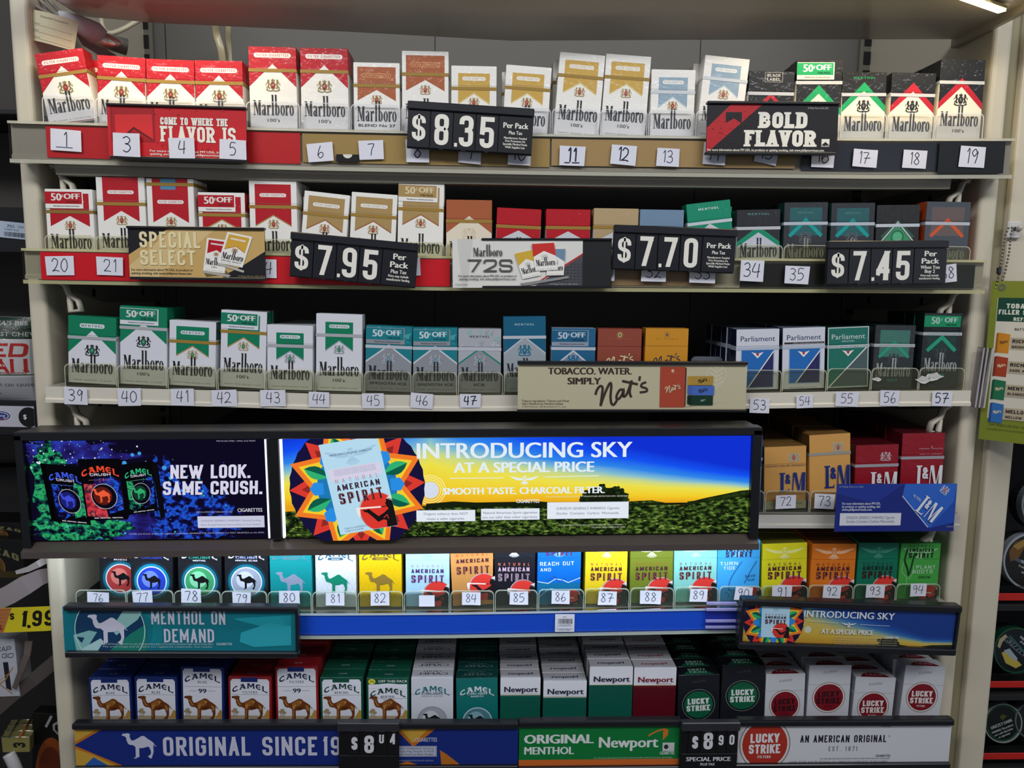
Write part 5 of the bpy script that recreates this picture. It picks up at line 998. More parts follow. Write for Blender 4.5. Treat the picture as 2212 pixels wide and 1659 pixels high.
# D: special select
H_ = 335; f = F(H_); f.r('#C4A264', 0, 0, 855, H_).p('#D2B680', [(300, 0), (560, 0), (160, 335), (0, 335), (0, 250)]).p('#1A1A1E', [(0, 0), (270, 0), (0, 180)]).p('#1A1A1E', [(855, 150), (700, 250), (600, 300), (570, 335), (855, 335)])
CRM = '#E4D6A8'
f.b('#8A6E3A', 'SPECIAL', 262, 138, 102, 380, asp=.44, wt=.15, gap=.13).b(CRM, 'SPECIAL', 260, 134, 102, 380, asp=.44, wt=.15, gap=.13).b('#8A6E3A', 'SELECT', 245, 248, 95, 345, asp=.46, wt=.15, gap=.13).b(CRM, 'SELECT', 243, 244, 95, 345, asp=.46, wt=.15, gap=.13)
f.t('#2A2014', 'For more information about PM USA, its products or', 205, 282, 15, 385, bold=.02).t('#2A2014', 'quitting smoking, visit www.philipmorrisusa.com.', 200, 304, 15, 380, bold=.02).t('#9A8A64', '© Philip Morris USA 2016', 765, 316, 11, 170)
f.p('#6A5A3A', [(465, 285), (600, 270), (630, 300), (480, 316)])
f.p('#A9A49A', [(462, 270), (462, 290), (620, 318), (636, 305)]).pack('banner', bn(RED, long=1, **CRG), (495, 66), (630, 84), (462, 275), h=95)
f.p('#B4AFA6', [(556, 222), (560, 240), (718, 288), (722, 275)]).pack('banner', bn('#D2A23A', edge='#A86A2A', two='SPECIAL SELECT', **CRG), (625, 28), (780, 58), (556, 225), h=87)
s = Sign('price_rail_sign', 'gold and black sign with two packs drawn on it', 'sign', ((277, 488), (572, 493), (279, 603), (573, 605)), .928, 855, H_)
s.panel(f.A, rect=(0, 10, 855, 322), th=.0025); s.bar('top_holder', -3, -2, 858, 14, -.003, .006, BK); s.bar('bottom_holder', 5, 320, 858, 338, -.003, .006, BK)
# F: 72s
H_ = 318; f = F(H_); f.r('#D9D7D0', 0, 0, 818, H_).p('#C9C7C2', [(30, 0), (130, 0), (90, 318), (60, 318)]).p('#4A4A50', [(818, 105), (500, 318), (818, 318)]).p('#B02A2C', [(818, 92), (818, 106), (520, 300), (505, 298)])
for i in range(12):
    for j in range(8):
        if (560+i*22)+(318-j*18-120)*1.6 > 760: f.d('#3A3A40', 570+i*22, 300-j*20, 4, 4, 6) if 300-j*20 > 318-(570+i*22-500)*.67 else None
f.A.put('#4A4844', WORD, 220, H_-112, 56, 184); f.b('#55534E', '72s'.upper(), 236, 214, 82, 280, asp=.95, wt=.14, gap=.16, R=.16)
f.t('#4A4A48', 'For more information about PM USA, its products or', 220, 246, 14, 365, bold=.02).t('#4A4A48', 'quitting smoking, visit www.philipmorrisusa.com.', 220, 266, 14, 360, bold=.02).t('#6A6A68', '△ Equity insert', 55, 300, 11, 80).t('#A9A9AC', '© Philip Morris USA 2016', 700, 300, 10, 180)
f.p('#8A8A88', [(420, 290), (730, 240), (730, 256), (450, 305)])
k72 = dict(pill=None, crest=1, fine=FK, rule=None, tape=None, cg='#C9C7C2', cs='#D0CEC8', va=.72, vs=.52)
f.pack('roof', rf(**dict(k72, c='#CFA83A')), (390, 95), (505, 70), (440, 262), h=74).pack('roof', rf(**dict(k72, c='#6F8AA0')), (600, 66), (708, 64), (590, 238), h=74).pack('roof', rf(**dict(k72, c='#C8302C')), (496, 32), (636, 24), (520, 208), h=74)
s = Sign('price_rail_sign', 'white paper sign sticking out of its black holder', 'sign', ((977, 515), (1258, 518), (978, 623), (1259, 620)), .928, 818, H_)
s.panel(f.A, 'paper_insert', th=.0006, base='#D9D7D0'); s.bar('holder_plate', 190, 4, 1002, 312, .001, .004, '#1C1E1F', 'plastic'); s.bar('top_holder', 182, -6, 1002, 8, -.002, .006, BK); s.bar('bottom_holder', 186, 305, 1002, 322, -.002, .006, BK)
# I: cream tobacco and water sign
H_ = 312; f = F(H_); f.r('#BCB496', 0, 0, 1440, H_); BRN = '#3A2E28'
for i in range(5): f.l('#C9C4AA', [(1245, 150-i*28), (1210-i*2, 122-i*28)], 7).l('#C9C4AA', [(1245, 150-i*28), (1285+i*2, 122-i*28)], 7)
f.l('#C9C4AA', [(1245, 10), (1245, 170)], 6).l('#C9C4AA', [(1245, 0), (1200, 40), (1185, 90), (1215, 140), (1245, 170), (1278, 140), (1305, 90), (1290, 40), (1245, 0)], 6, True)
f.t(BRN, 'TOBACCO. WATER.', 450, 80, 42, 520, bold=.04, res=4).t(BRN, 'SIMPLY', 415, 142, 42, 205, bold=.04, res=4)
nats(f.A, BRN, 487, H_-278, 325, 34)
f.t('#5A5446', 'Tobacco Ingredients: Tobacco and Water', 175, 252, 14, 300).t('#5A5446', "Nat's Menthol has Menthol Added", 155, 270, 14, 255).t('#6A6456', '© 2019 Sherman 1400 Broadway N.Y.C., LLC', 165, 286, 9, 275)
f.p('#A9A184', [(890, 285), (1060, 285), (1330, 250), (1120, 275)]); f.p('#4A2A20', [(1046, 32), (1056, 40), (1056, 278), (1046, 286)])
f.pack('nats', dict(base='#A8442E', ec='#D8C0A0', ed='#D8C0A0', sc='#C88A70', nc='#D8C8A0', nc2='#6A2A1C'), (890, 32), (1047, 32), (892, 286), h=88)
f.p('#B08A30', [(1066, 90), (1088, 90), (1088, 146), (1066, 146)]).r('#A8863A', 1088, 90, 1225, 146).p('#3F5FA8', [(1066, 148), (1092, 150), (1095, 210), (1066, 200)]).r('#4668B4', 1094, 150, 1234, 210).p('#0C2418', [(1066, 208), (1092, 212), (1092, 274), (1066, 262)]).r('#123524', 1092, 212, 1228, 272)
nats(f.A, '#3A2C18', 1130, H_-134, 56, 52); nats(f.A, '#22304E', 1134, H_-196, 56, 52); nats(f.A, '#8AA890', 1150, H_-250, 30, 60)
s = Sign('price_rail_sign', 'long cream sign reading tobacco, water, simply, in a black holder', 'sign', ((1119, 781), (1612, 781), (1118, 888), (1613, 889)), .926, 1440, H_)
s.panel(f.A, rect=(0, 12, 1440, 302), th=.0025); s.bar('top_holder', -3, -2, 1438, 18, -.004, .006, BK); s.bar('bottom_holder', -3, 298, 1443, 314, -.004, .006, BK)
# price number signs
def price(label, corners, digs, lines, Y=.926):
    s = Sign('price_number_sign', label, 'price sign', corners, Y, 785, 300); H_ = 300
    s.bar('back_plate', 0, 0, 785, 300, .002, .006, '#101117', 'plastic'); s.bar('top_rail', -2, 0, 787, 52, -.0035, .006, '#16171E', 'plastic', .001)
    for (u0, u1), ch in zip(((4, 140), (146, 282), (288, 424), (430, 566)), digs):
        f = F(H_); f.r('#11131A', u0, 55, u1, 292); c = ch[-1]; um = (u0+u1)/2
        if ch[0] == '.' and len(ch) > 1: f.r(WTX, u0+8, 250, u0+26, 274); um += 12
        if c == '$': f.b(WTX, '$', um, 246, 160, 84, asp=.5, wt=.145, R=.24)
        else: f.b(WTX, c, um, 270, 200, 88 if c != '1' else 50, asp=.44, wt=.15, R=.2)
        o = s.panel(f.A, 'digit_card', rect=(u0, 55, u1, 292), y=-.0006, th=.0022, base='#11131A', fin='plastic')
    f = F(H_); f.r('#11131A', 572, 55, 783, 292); v = 0
    for t, h, v, w, bo in lines: f.t(WTX, t, 677, v, h, w, bold=bo)
    s.panel(f.A, 'wording_card', rect=(572, 55, 783, 292), y=-.0006, th=.0022, base='#11131A', fin='plastic')
    for u in (215, 355, 500): s.bar('card_tab', u-14, 290, u+14, 300, -.0012, .001, '#0C0D12', 'plastic', .0002)
L4 = [('Per Pack', 36, 132, 155, .03), ('Plus Tax', 23, 172, 84, .02), ('Manufacturer Funded', 14, 202, 142, .025), ('Price Promotion On', 14, 222, 124, .025), ('Specially Marked Packs', 14, 242, 152, .025), ('While Supplies Last', 14, 262, 124, .025)]
price('black price sign reading 8.35 on the top shelf, sloping', ((881, 218), (1154, 236), (879, 319), (1148, 336)), ['$', '8', '.3', '5'], L4)
price('black price sign reading 7.70 per pack', ((1327, 485), (1591, 496), (1322, 582), (1586, 591)), ['$', '7', '.7', '0'], L4)
price('black price sign reading 7.95 per pack, tilted most of the four', ((630, 500), (903, 527), (624, 597), (897, 623)), ['$', '7', '.9', '5'], [('Per', 40, 118, 78, .03), ('Pack', 40, 172, 110, .03), ('Plus Tax', 26, 212, 98, .02), ('Price may include', 17, 238, 126, .025), ('manufacturer funding.', 17, 262, 146, .025)])
price('black price sign reading 7.45 per pack when you buy 2', ((1785, 521), (2044, 519), (1787, 615), (2045, 614)), ['$', '7', '.4', '5'], [('Per', 38, 108, 78, .03), ('Pack', 38, 158, 112, .03), ('When You', 24, 194, 124, .025), ('Buy 2', 24, 222, 66, .025), ('Price may include', 15, 246, 118, .025), ('manufacturer funding.', 15, 266, 138, .025)])
# S: bent blue card
H_ = 295; f = F(H_); f.r('#1C2A78', 0, 0, 755, H_).p('#22358C', [(0, 0), (420, 0), (250, 120), (0, 60)]).p('#2F62C0', [(428, 0), (755, 0), (742, 110), (600, 275), (415, 80)]).p('#1F4AA8', [(755, 0), (742, 110), (600, 275), (755, 240)]).l('#C9CED8', [(415, 75), (590, 270)], 5)
f.t('#C9CED8', 'For more information about PM USA,', 160, 128, 15, 240, bold=.02).t('#C9CED8', 'its products or quitting smoking, visit', 160, 147, 15, 240, bold=.02).t('#C9CED8', 'www.philipmorrisusa.com.', 135, 165, 15, 190, bold=.02).r('#D0D2DA', 30, 180, 415, 257)
f.t('#55586A', "SURGEON GENERAL'S WARNING: Cigarette", 222, 216, 17, 305).t('#55586A', 'Smoke Contains Carbon Monoxide', 222, 240, 17, 300).t('#9AA4C0', '© Philip Morris USA', 90, 22, 10, 150).t('#9AA4C0', '△ Equity insert', 735, 270, 10, 60)
B = Art(); d_lm(B, 55.5, 87, dict(base='#2F62C0', lc='#DADDE6', crest=('#B9C2D6', '#A83A34', None), sh='#1C3A8A')); B.it = [i for i in B.it if i[0] != '#2F62C0']
ca, sa = cos(-.62), sin(-.62); k = 5.6; f.A.paste(B, (369, 92), (3.28, -2.34), (2.56, 3.58)); f.t('#C9CED8', 'FILTERS', 500, 92, 16, 60, rot=-.62)
s = Sign('bent_card_sign', 'bent dark blue card with a warning box at the end of the fourth shelf', 'sign', ((1800, 1047), (2057, 1045), (1810, 1147), (2070, 1147)), .920, 755, H_)
s.panel(f.A, th=.0008, base='#1C2A78')
# K: menthol on demand
H_ = 320; f = F(H_); f.r('#0F7280', 0, 0, 1490, H_)
for i in range(9): f.l('#17909C', [(520+i*9, 60), (560+i*7, 110), (560+i*7, 200), (530+i*8, 260)], 3, True)
f.A.it += []
for i in range(12): f.p('#1F98A6', [(1080+i*16, 80+i*4), (1440, 60+i*8), (1440, 66+i*8), (1090+i*16, 92+i*4)])
f.p('#2AA0AE', [(1120, 170), (1300, 110), (1440, 130), (1440, 250), (1200, 262), (1110, 230)])
D = F(H_); D.d('#123A5E', 292, 158, 220); D.p('#1A7A6A', [(230, 330), (420, 180), (520, 120), (520, 330)]).p('#8FC0BE', [(390, 20), (500, 40), (470, 90), (330, 190), (300, 150)]).p('#7FB4B4', [(60, 190), (160, 160), (210, 170), (150, 260), (80, 320)]).p('#A9D0D0', [(90, 330), (120, 270), (230, 210), (250, 230), (180, 330)]).p('#0F3A56', [(80, 200), (130, 205), (110, 240)])
f.A.paste(D.A.clip(60, 30, 520, 292), (0, 0), (1, 0), (0, 1)); f.ring('#C4DCDC', 292, 158, 222, 5)
camel(f.A, '#CBC9DA', 155, H_-248, 248); f.b('#C4C4D4', 'MENTHOL ON', 790, 120, 86, 470, asp=.42, wt=.135, gap=.12).b('#C4C4D4', 'DEMAND', 790, 234, 86, 318, asp=.42, wt=.135, gap=.12)
f.t('#B9CED0', '©2022 R.J. REYNOLDS TOBACCO CO. ANY APPLICABLE PRICE REDUCTION PAID BY MANUFACTURER. RESTRICTIONS APPLY.', 580, 250, 10, 730).t('#B9CED0', 'The artist image and all claims are registered trademarks. See retailer.', 590, 266, 10, 700).t('#C4D4D8', 'CIGARETTES', 1012, 250, 15, 100, bold=.02)
s = Sign('shelf_edge_sign', 'teal sign with a white camel in a ring', 'sign', ((136, 1306), (646, 1309), (139, 1416), (646, 1417)), .922, 1490, H_)
s.panel(f.A, rect=(0, 12, 1490, 305), th=.002, base='#0F7280'); s.bar('top_holder', 20, -4, 1490, 30, -.006, .008, BK, 'plastic', .002); s.bar('bottom_holder', 14, 286, 1484, 322, -.006, .008, BK, 'plastic', .001); s.bar('end_cap', 1470, 30, 1490, 286, -.003, .008, BK)
# N: original since
H_ = 245; f = F(H_); W_ = 2790; f.r('#142A78', 0, 0, W_, H_)
OR = '#B86A1E'; YE = '#C49A3A'
for pts, c in (([(0, 0), (190, 0), (0, 110)], OR), ([(0, 0), (160, 0), (0, 92)], YE), ([(20, 125), (120, 170), (290, 245), (0, 245), (0, 118)], OR), ([(0, 135), (110, 175), (250, 245), (0, 245)], YE), ([(50, 245), (110, 190), (200, 245)], '#2A5AA8'),
               ([(1995, 0), (2275, 0), (2120, 130)], OR), ([(2025, 0), (2230, 0), (2118, 105)], YE), ([(2290, 150), (2330, 175), (2420, 245), (2300, 245)], OR), ([(1880, 245), (1930, 210), (2000, 245)], OR), ([(2010, 245), (2080, 222), (2150, 245)], OR)): f.p(c, pts)
camel(f.A, '#C4C4D6', 292, H_-198, 212); f.b('#C6C6D6', 'ORIGINAL SINCE', 545, 182, 122, 965, 'l', asp=.48, wt=.16, gap=.13, R=.15).b('#C6C6D6', '1913', 1548, 182, 122, 235, 'l', asp=.48, wt=.16, gap=.13, R=.15)
f.t('#C6CAD8', 'CIGARETTES', 2200, 94, 26, 142, bold=.01).r('#AEB2C4', 1850, 122, 2270, 192).r('#142A78', 1855, 126, 2266, 188).r('#B4B8C8', 1857, 128, 2264, 186)
for i, t in enumerate(("SURGEON GENERAL'S WARNING: Smoking", 'By Pregnant Women May Result in Fetal', 'Injury, Premature Birth, And Low Birth Weight.')): f.t('#3A3E58', t, 2065, 145+i*18, 12, 370)
f.t('#9AA4C0', 'ANY APPLICABLE PRICE REDUCTION PAID BY MANUFACTURER. RESTRICTIONS APPLY. SEE RETAILER.', 2060, 222, 9, 380).t('#8A94B4', 'PTD IN USA 72074 Z CORR SG', 2580, 12, 8, 160)
s = Sign('shelf_edge_sign', 'long dark blue sign with a white camel reading original since', 'sign', ((162, 1571), (1119, 1571), (163, 1655), (1119, 1650)), .926, W_, H_)
s.panel(f.A, th=.002, base='#142A78'); s.bar('top_holder', -4, -36, W_+2, 4, -.005, .008, BK, 'plastic', .002); s.bar('bottom_holder', -4, 243, W_+2, 285, -.005, .008, BK, 'plastic', .001)
# P: green and orange sign
H_ = 250; f = F(H_); f.r('#0C7436', 0, 0, 1010, H_).r('#C8662A', 0, 212, 1010, H_)
f.t('#D9DEDC', 'ORIGINAL', 250, 112, 55, 430, bold=.042).t('#D9DEDC', 'MENTHOL', 190, 178, 46, 308, bold=.035).t('#D9DEDC', 'Newport', 690, 140, 66, 370, bold=.03).l('#C8742A', [(812, 70), (860, 44), (915, 30), (932, 48), (905, 92)], 10, True).p('#C8742A', [(905, 40), (938, 30), (936, 66), (905, 96)])
f.r('#C4C8C8', 905, 112, 980, 165).d('#2A2C30', 928, 138, 14).t('#D9DEDC', 'CIGARETTES', 935, 185, 18, 92, bold=.03).t('#A9C0AE', 'ANY APPLICABLE PRICE REDUCTION PAID BY MANUFACTURER. RESTRICTIONS APPLY. SEE RETAILER.', 720, 208, 9, 500)
s = Sign('shelf_edge_sign', 'green sign with an orange stripe, between the two small price signs', 'sign', ((1121, 1567), (1467, 1564), (1121, 1655), (1467, 1652)), .926, 1010, H_)
s.panel(f.A, th=.002, base='#0C7436'); s.bar('top_holder', -4, -34, 1014, 4, -.005, .008, BK, 'plastic', .002); s.bar('bottom_holder', -4, 248, 1014, 285, -.005, .008, BK, 'plastic', .001)
# R: white sign with red disc
H_ = 238; f = F(H_); f.r('#CFCFD4', 0, 0, 1335, H_)
D = F(H_); D.d('#8A7A64', 168, 122, 160).d('#CFCFD4', 168, 122, 153).d('#A93022', 168, 122, 141); f.A.paste(D.A.clip(0, 0, 1335, H_), (0, 0), (1, 0), (0, 1))
f.b('#DCDCDE', 'LUCKY', 168, 112, 56, 182, asp=.5, wt=.2, gap=.09, rot=.02).b('#DCDCDE', 'STRIKE', 168, 178, 56, 196, asp=.5, wt=.2, gap=.09, rot=.02).b('#DCDCDE', 'FILTERS', 168, 206, 16, 80, asp=.5, wt=.18, gap=.2)
f.b('#1E2026', 'AN AMERICAN ORIGINAL', 658, 112, 44, 540, asp=.47, wt=.17, gap=.16).t('#1E2026', 'TM', 945, 80, 8, 16).b('#55575C', 'EST. 1871', 660, 165, 28, 180, asp=.5, wt=.13, gap=.4)
f.t('#2A2C30', 'CIGARETTES', 915, 202, 13, 92, bold=.03).t('#4A4C50', 'ANY APPLICABLE PRICE REDUCTION PAID BY MANUFACTURER. RESTRICTIONS APPLY. SEE RETAILER.', 740, 216, 8, 440).t('#4A4C50', 'Lucky Strike and the Bullseye are registered trademarks of the maker.', 640, 232, 8, 620).t('#4A4C50', 'PTD IN USA', 920, 20, 8, 60)
s = Sign('shelf_edge_sign', 'white sign with a red disc along the bottom shelf', 'sign', ((1594, 1565), (2053, 1563), (1594, 1649), (2052, 1646)), .926, 1335, H_)
s.panel(f.A, th=.002, base='#CFCFD4'); s.bar('top_holder', -14, -34, 1338, 4, -.005, .008, BK, 'plastic', .002); s.bar('bottom_holder', -14, 234, 1338, 275, -.005, .008, BK, 'plastic', .001)
# small price signs
def small_price(label, corners, Wc, Hc, art, Y=.918):
    s = Sign('price_number_sign', label, 'price sign', corners, Y, Wc, Hc); s.bar('back_plate', 0, 0, Wc, Hc, .0005, .005, '#0C0C10'); s.bar('clear_hood', -3, -2, Wc+2, 52, -.006, .004, '#2A2A30', 'plastic', .001)
    for (u0, v0, u1, v1), t, c in art:
        f = F(Hc); f.r('#0E0E13', u0, v0, u1, v1)
        for (x, y, h, w, ch) in t:
            if len(ch) == 1: f.b('#D6D6DA', ch, x, y, h, w, asp=.5, wt=.19, R=.18)
            else: f.t('#D6D6DA', ch, x, y, h, w, bold=.03)
        s.panel(f.A, c, rect=(u0, v0, u1, v1), y=-.001, th=.0018, base='#0E0E13', fin='plastic')
small_price('small black price sign reading 8.04 on the dark blue sign', ((731, 1557), (862, 1558), (732, 1668), (862, 1668)), 380, 318, [((60, 60, 130, 205), [(100, 175, 78, 38, '$')], 'digit_card'), ((134, 60, 232, 205), [(192, 196, 110, 60, '8')], 'digit_card'), ((236, 60, 304, 205), [(270, 135, 54, 30, 'U')], 'digit_card'), ((308, 60, 376, 205), [(340, 140, 66, 34, '4')], 'digit_card'), ((4, 212, 376, 310), [], 'blank_card')])
small_price('small black price sign reading 8.90 special price', ((1467, 1557), (1594, 1557), (1473, 1662), (1594, 1660)), 370, 306, [((50, 60, 122, 200), [(92, 172, 78, 38, '$')], 'digit_card'), ((126, 60, 222, 200), [(176, 178, 108, 60, '8')], 'digit_card'), ((226, 60, 292, 200), [(258, 152, 64, 32, '9')], 'digit_card'), ((296, 60, 364, 200), [(328, 150, 64, 32, '0')], 'digit_card'), ((4, 206, 366, 302), [(182, 252, 26, 285, 'SPECIAL PRICE'), (178, 280, 16, 92, 'PLUS TAX')], 'wording_card')])
s = MB()
# ---- sunrise artwork (crop units), used on the lit sign and on the small one
def sky_mat(name, w, h, sx, hz, emit):
    """printed dawn sky: yellow around the sun and along the horizon, blue above"""
    m = bpy.data.materials.new(name); m.use_nodes = True; nt = m.node_tree; b = nt.nodes['Principled BSDF']; N = nt.nodes.new; L = nt.links.new
    tc = N('ShaderNodeTexCoord'); sp = N('ShaderNodeSeparateXYZ'); L(tc.outputs['Object'], sp.inputs[0])
    def math_(op, a, b_=None, cl=False):
        n = N('ShaderNodeMath'); n.operation = op; n.use_clamp = cl
        for i, v in enumerate((a, b_)):
            if v is None: continue
            if isinstance(v, (int, float)): n.inputs[i].default_value = v
            else: L(v, n.inputs[i])
        return n.outputs[0]
    dx = math_('MULTIPLY', math_('ABSOLUTE', math_('SUBTRACT', sp.outputs[0], sx*w)), 1/(w*.55))
    ht = math_('SUBTRACT', 1.0, math_('MULTIPLY', math_('POWER', math_('MINIMUM', dx, 1), .55), .86))
    p = math_('DIVIDE', math_('DIVIDE', math_('SUBTRACT', sp.outputs[2], hz*h), (1-hz)*h), ht)
    ns = N('ShaderNodeTexNoise'); ns.inputs['Scale'].default_value = 9; mp = N('ShaderNodeMapping'); mp.inputs['Scale'].default_value = (1, 1, 5); L(tc.outputs['Object'], mp.inputs[0]); L(mp.outputs[0], ns.inputs[0])
    p = math_('ADD', p, math_('MULTIPLY', math_('SUBTRACT', ns.outputs[0], .5), .16))
    cr = N('ShaderNodeValToRGB'); L(math_('MULTIPLY', p, .56, True), cr.inputs[0]); e = cr.color_ramp.elements
    ST = [(0, '#E8A21C'), (.14, '#F2CC2A'), (.32, '#ECE04A'), (.42, '#C9D886'), (.50, '#7FBCD0'), (.60, '#2F86E8'), (.78, '#1450F0'), (1, '#1030D0')]
    if not emit: ST = [(0, '#B8862A'), (.14, '#C9A63A'), (.32, '#C4B05A'), (.42, '#9AA884'), (.50, '#5F8FA4'), (.60, '#2F66A8'), (.78, '#1C489A'), (1, '#163A86')]
    e[0].position, e[0].color = ST[0][0], lin(ST[0][1]); e[1].position, e[1].color = ST[-1][0], lin(ST[-1][1])
    for q, c in ST[1:-1]: x = e.new(q); x.color = lin(c)
    if emit:
        nt.nodes.remove(b); em = N('ShaderNodeEmission'); em.inputs[1].default_value = emit; L(cr.outputs[0], em.inputs[0]); L(em.outputs[0], nt.nodes['Material Output'].inputs[0])
    else: L(cr.outputs[0], b.inputs['Base Color']); b.inputs['Roughness'].default_value = .35
    return m
def noise_mat(name, sc, stops, emit, stretch=(1, 1, 1), detail=4):
    m = bpy.data.materials.new(name); m.use_nodes = True; nt = m.node_tree; b = nt.nodes['Principled BSDF']; N = nt.nodes.new; L = nt.links.new
    tc = N('ShaderNodeTexCoord'); mp = N('ShaderNodeMapping'); mp.inputs['Scale'].default_value = stretch; n = N('ShaderNodeTexNoise'); n.inputs['Scale'].default_value = sc; n.inputs['Detail'].default_value = detail
    cr = N('ShaderNodeValToRGB'); L(tc.outputs['Object'], mp.inputs[0]); L(mp.outputs[0], n.inputs[0]); L(n.outputs[0], cr.inputs[0]); e = cr.color_ramp.elements
    e[0].position, e[0].color = stops[0][0], lin(stops[0][1]); e[1].position, e[1].color = stops[-1][0], lin(stops[-1][1])
    for q, c in stops[1:-1]: x = e.new(q); x.color = lin(c)
    if emit:
        nt.nodes.remove(b); em = N('ShaderNodeEmission'); em.inputs[1].default_value = emit; L(cr.outputs[0], em.inputs[0]); L(em.outputs[0], nt.nodes['Material Output'].inputs[0])
    else: L(cr.outputs[0], b.inputs['Base Color']); b.inputs['Roughness'].default_value = .35
    return m
def mandala(f, cx, cy, R):
    Q = lambda r, a: (cx+R*r*cos(radians(a)), cy-R*r*sin(radians(a)))
    f.p('#17133A', [Q(1, 11.25+22.5*i+3) for i in range(16)]).p('#17133A', [Q(1.0, 22.5*i+3) for i in range(16)])
    for i in range(8):
        a = 45*i+3
        f.p('#D83A30', [Q(1, a), Q(.62, a+21), Q(.5, a), Q(.62, a-21)]).p('#8E2A26', [Q(.82, a), Q(.6, a+13), Q(.5, a), Q(.6, a-13)])
    for i in range(8):
        a = 45*i+25.5
        f.p('#EE7A28', [Q(1.03, a), Q(.66, a+25), Q(.4, a), Q(.66, a-25)]).p('#F0CC2E', [Q(.90, a), Q(.62, a+19), Q(.4, a), Q(.62, a-19)])
    f.p('#1F78B4', [Q(.60, 22.5*i) for i in range(16)])
    for i in range(8):
        a = 45*i+3; f.p('#2A8CE0', [Q(.70, a), Q(.64, a+9), Q(.5, a+10), Q(.5, a-10), Q(.64, a-9)])
        a = 45*i+25.5
        pts = [Q(.42, a)]+[Q(.42+.4*t/6, a+9*sin(pi*t/6)) for t in range(1, 6)]+[Q(.82, a)]
        f.p('#2FB070', pts); f.p('#0F5A48', [Q(.42, a)]+[Q(.42+.4*t/6, a-9*sin(pi*t/6)) for t in range(1, 6)]+[Q(.82, a)])
SKYPACK = dict(base='#B4D8EC', ea='#A2C6DE', n='#C88AA0', a='#3F2A3A', s='#2A1A24', si='#B05A60', org='#2A3A60')
# M: small sunrise sign
H_ = 290; f = F(H_); f.r('SKY', 0, 0, 1335, H_); f.d('#C9CBB8', 412, 172, 22)
f.r('#4A4220', 0, 262, 1335, H_); f.p('#26281A', [(0, 262), (200, 255), (520, 258), (860, 252), (900, 215), (960, 218), (1000, 250), (1100, 262), (1200, 246), (1335, 240), (1335, 275), (0, 280)])
for i in range(10): f.d('#1E2216', 865+i*13, 232+rr.uniform(-18, 10), 14, 10, 9)
mandala(f, 195, 130, 188)
f.A.it = [i for i in f.A.it]; f.pack('spirit', SKYPACK, (108, -2), (282, -2), (120, 226), h=84)
CT = '#D8DCE0'; f.t(CT, 'INTRODUCING SKY', 658, 90, 42, 565, bold=.02).t(CT, 'AT A SPECIAL PRICE', 655, 190, 30, 325, bold=.035).l(CT, [(400, 112), (590, 122)], 2).l(CT, [(730, 126), (915, 130)], 2); eagle(f.A, CT, 660, H_-126, 90)
f.t(CT, 'CIGARETTES', 935, 208, 14, 92, bold=.03)
for i in range(4): f.t('#B9B49A', 'ANY APPLICABLE PRICE REDUCTION PAID BY MANUFACTURER. RESTRICTIONS APPLY.', 780, 212+i*14, 7, 400)
s = Sign('shelf_edge_sign', 'small sunrise sign in a thick black frame at the shelf end', 'sign', ((1604, 1294), (2069, 1309), (1596, 1397), (2062, 1412)), .918, 1355, 300)
SKM = sky_mat('print_dawn_sky', s.w, s.h, .31, .12, 0)
m = MB(); m.box(0, s.w, 0, .002, 0, s.h, M('#22304A', 'print')); m.art(f.A.clip(4, 4, 1331, 286), lambda u, v, l: ((u+10)*s.kx, -l-2e-5, (v+5)*s.kz), 'print', {'SKY': SKM}); m.build('printed_panel', s.root)
s.bar('top_holder', -8, -8, 1362, 34, -.006, .01, BK, 'plastic', .002); s.bar('bottom_holder', -8, 262, 1358, 305, -.006, .01, BK, 'plastic', .002); s.bar('end_cap', -10, 30, 14, 266, -.004, .01, BK); s.bar('end_cap', 1345, 30, 1360, 266, -.004, .01, BK)

# ------------------------------------------------------------------ J: illuminated sign
YJ = .872; EM = 'emit1.0'
O, ang, wJ, hJ = plate((31, 934), (1641, 919), (60, 1199), (1636, 1183), YJ)
lit = thing('illuminated_sign', 'long black illuminated sign with two glowing advertising panels', 'illuminated sign', O, (0, -ang, 0))
kJ = wJ/1607; W_ = 1607; Hh = hJ/kJ
def bxJ(name, u0, v0, u1, v1, y0, y1, c, fin='plastic', bev=.001):
    m = MB(); m.box(u0*kJ, u1*kJ, y0, y1, (Hh-v1)*kJ, (Hh-v0)*kJ, M(c, fin), bev); return m.build(name, lit)
bxJ('housing', 3, 2, W_-3, Hh-6, .010, .045, '#0B0B0E')
bxJ('frame_top', 0, 0, W_, 19, -.006, .012, '#121216'); bxJ('frame_side', 0, 6, 17, Hh-20, -.006, .012, '#0D0D11'); bxJ('frame_side', W_-20, 6, W_, Hh-20, -.006, .012, '#0D0D11'); bxJ('centre_post', 529, 16, 556, Hh-32, -.004, .011, '#0B0B0E')
m = MB(); z1, z0 = 34*kJ, 14*kJ; m.prism([(.010, z1), (-.010, z0), (-.010, 0), (.012, 0)], 0, wJ, M('#4E4642', 'plastic')); m.build('bottom_ledge', lit)
for u in (526, 558): bxJ('light_slit', u, 18, u+3, Hh-36, -.0045, .010, '#E8EEF8', 'emit1.6', 0)
top = 17
def screen(name, u0, u1, A, special=None):
    m = MB(); m.box(u0*kJ, u1*kJ, .002, .009, 33*kJ, (Hh-top)*kJ, M('#0B0B0E', 'plastic'))
    m.art(A.clip(u0, 33, u1, Hh-top), lambda u, v, l: (u*kJ, .002-l-2e-5, v*kJ), EM, special); return m.build(name, lit)
# glowing panel 1: units are picture pixels from (31,934)
f = F(Hh); f.r('#0D0A20', 17, 0, 529, Hh); SPL = {}
g = lambda x, y: (x-31, y-934-0)
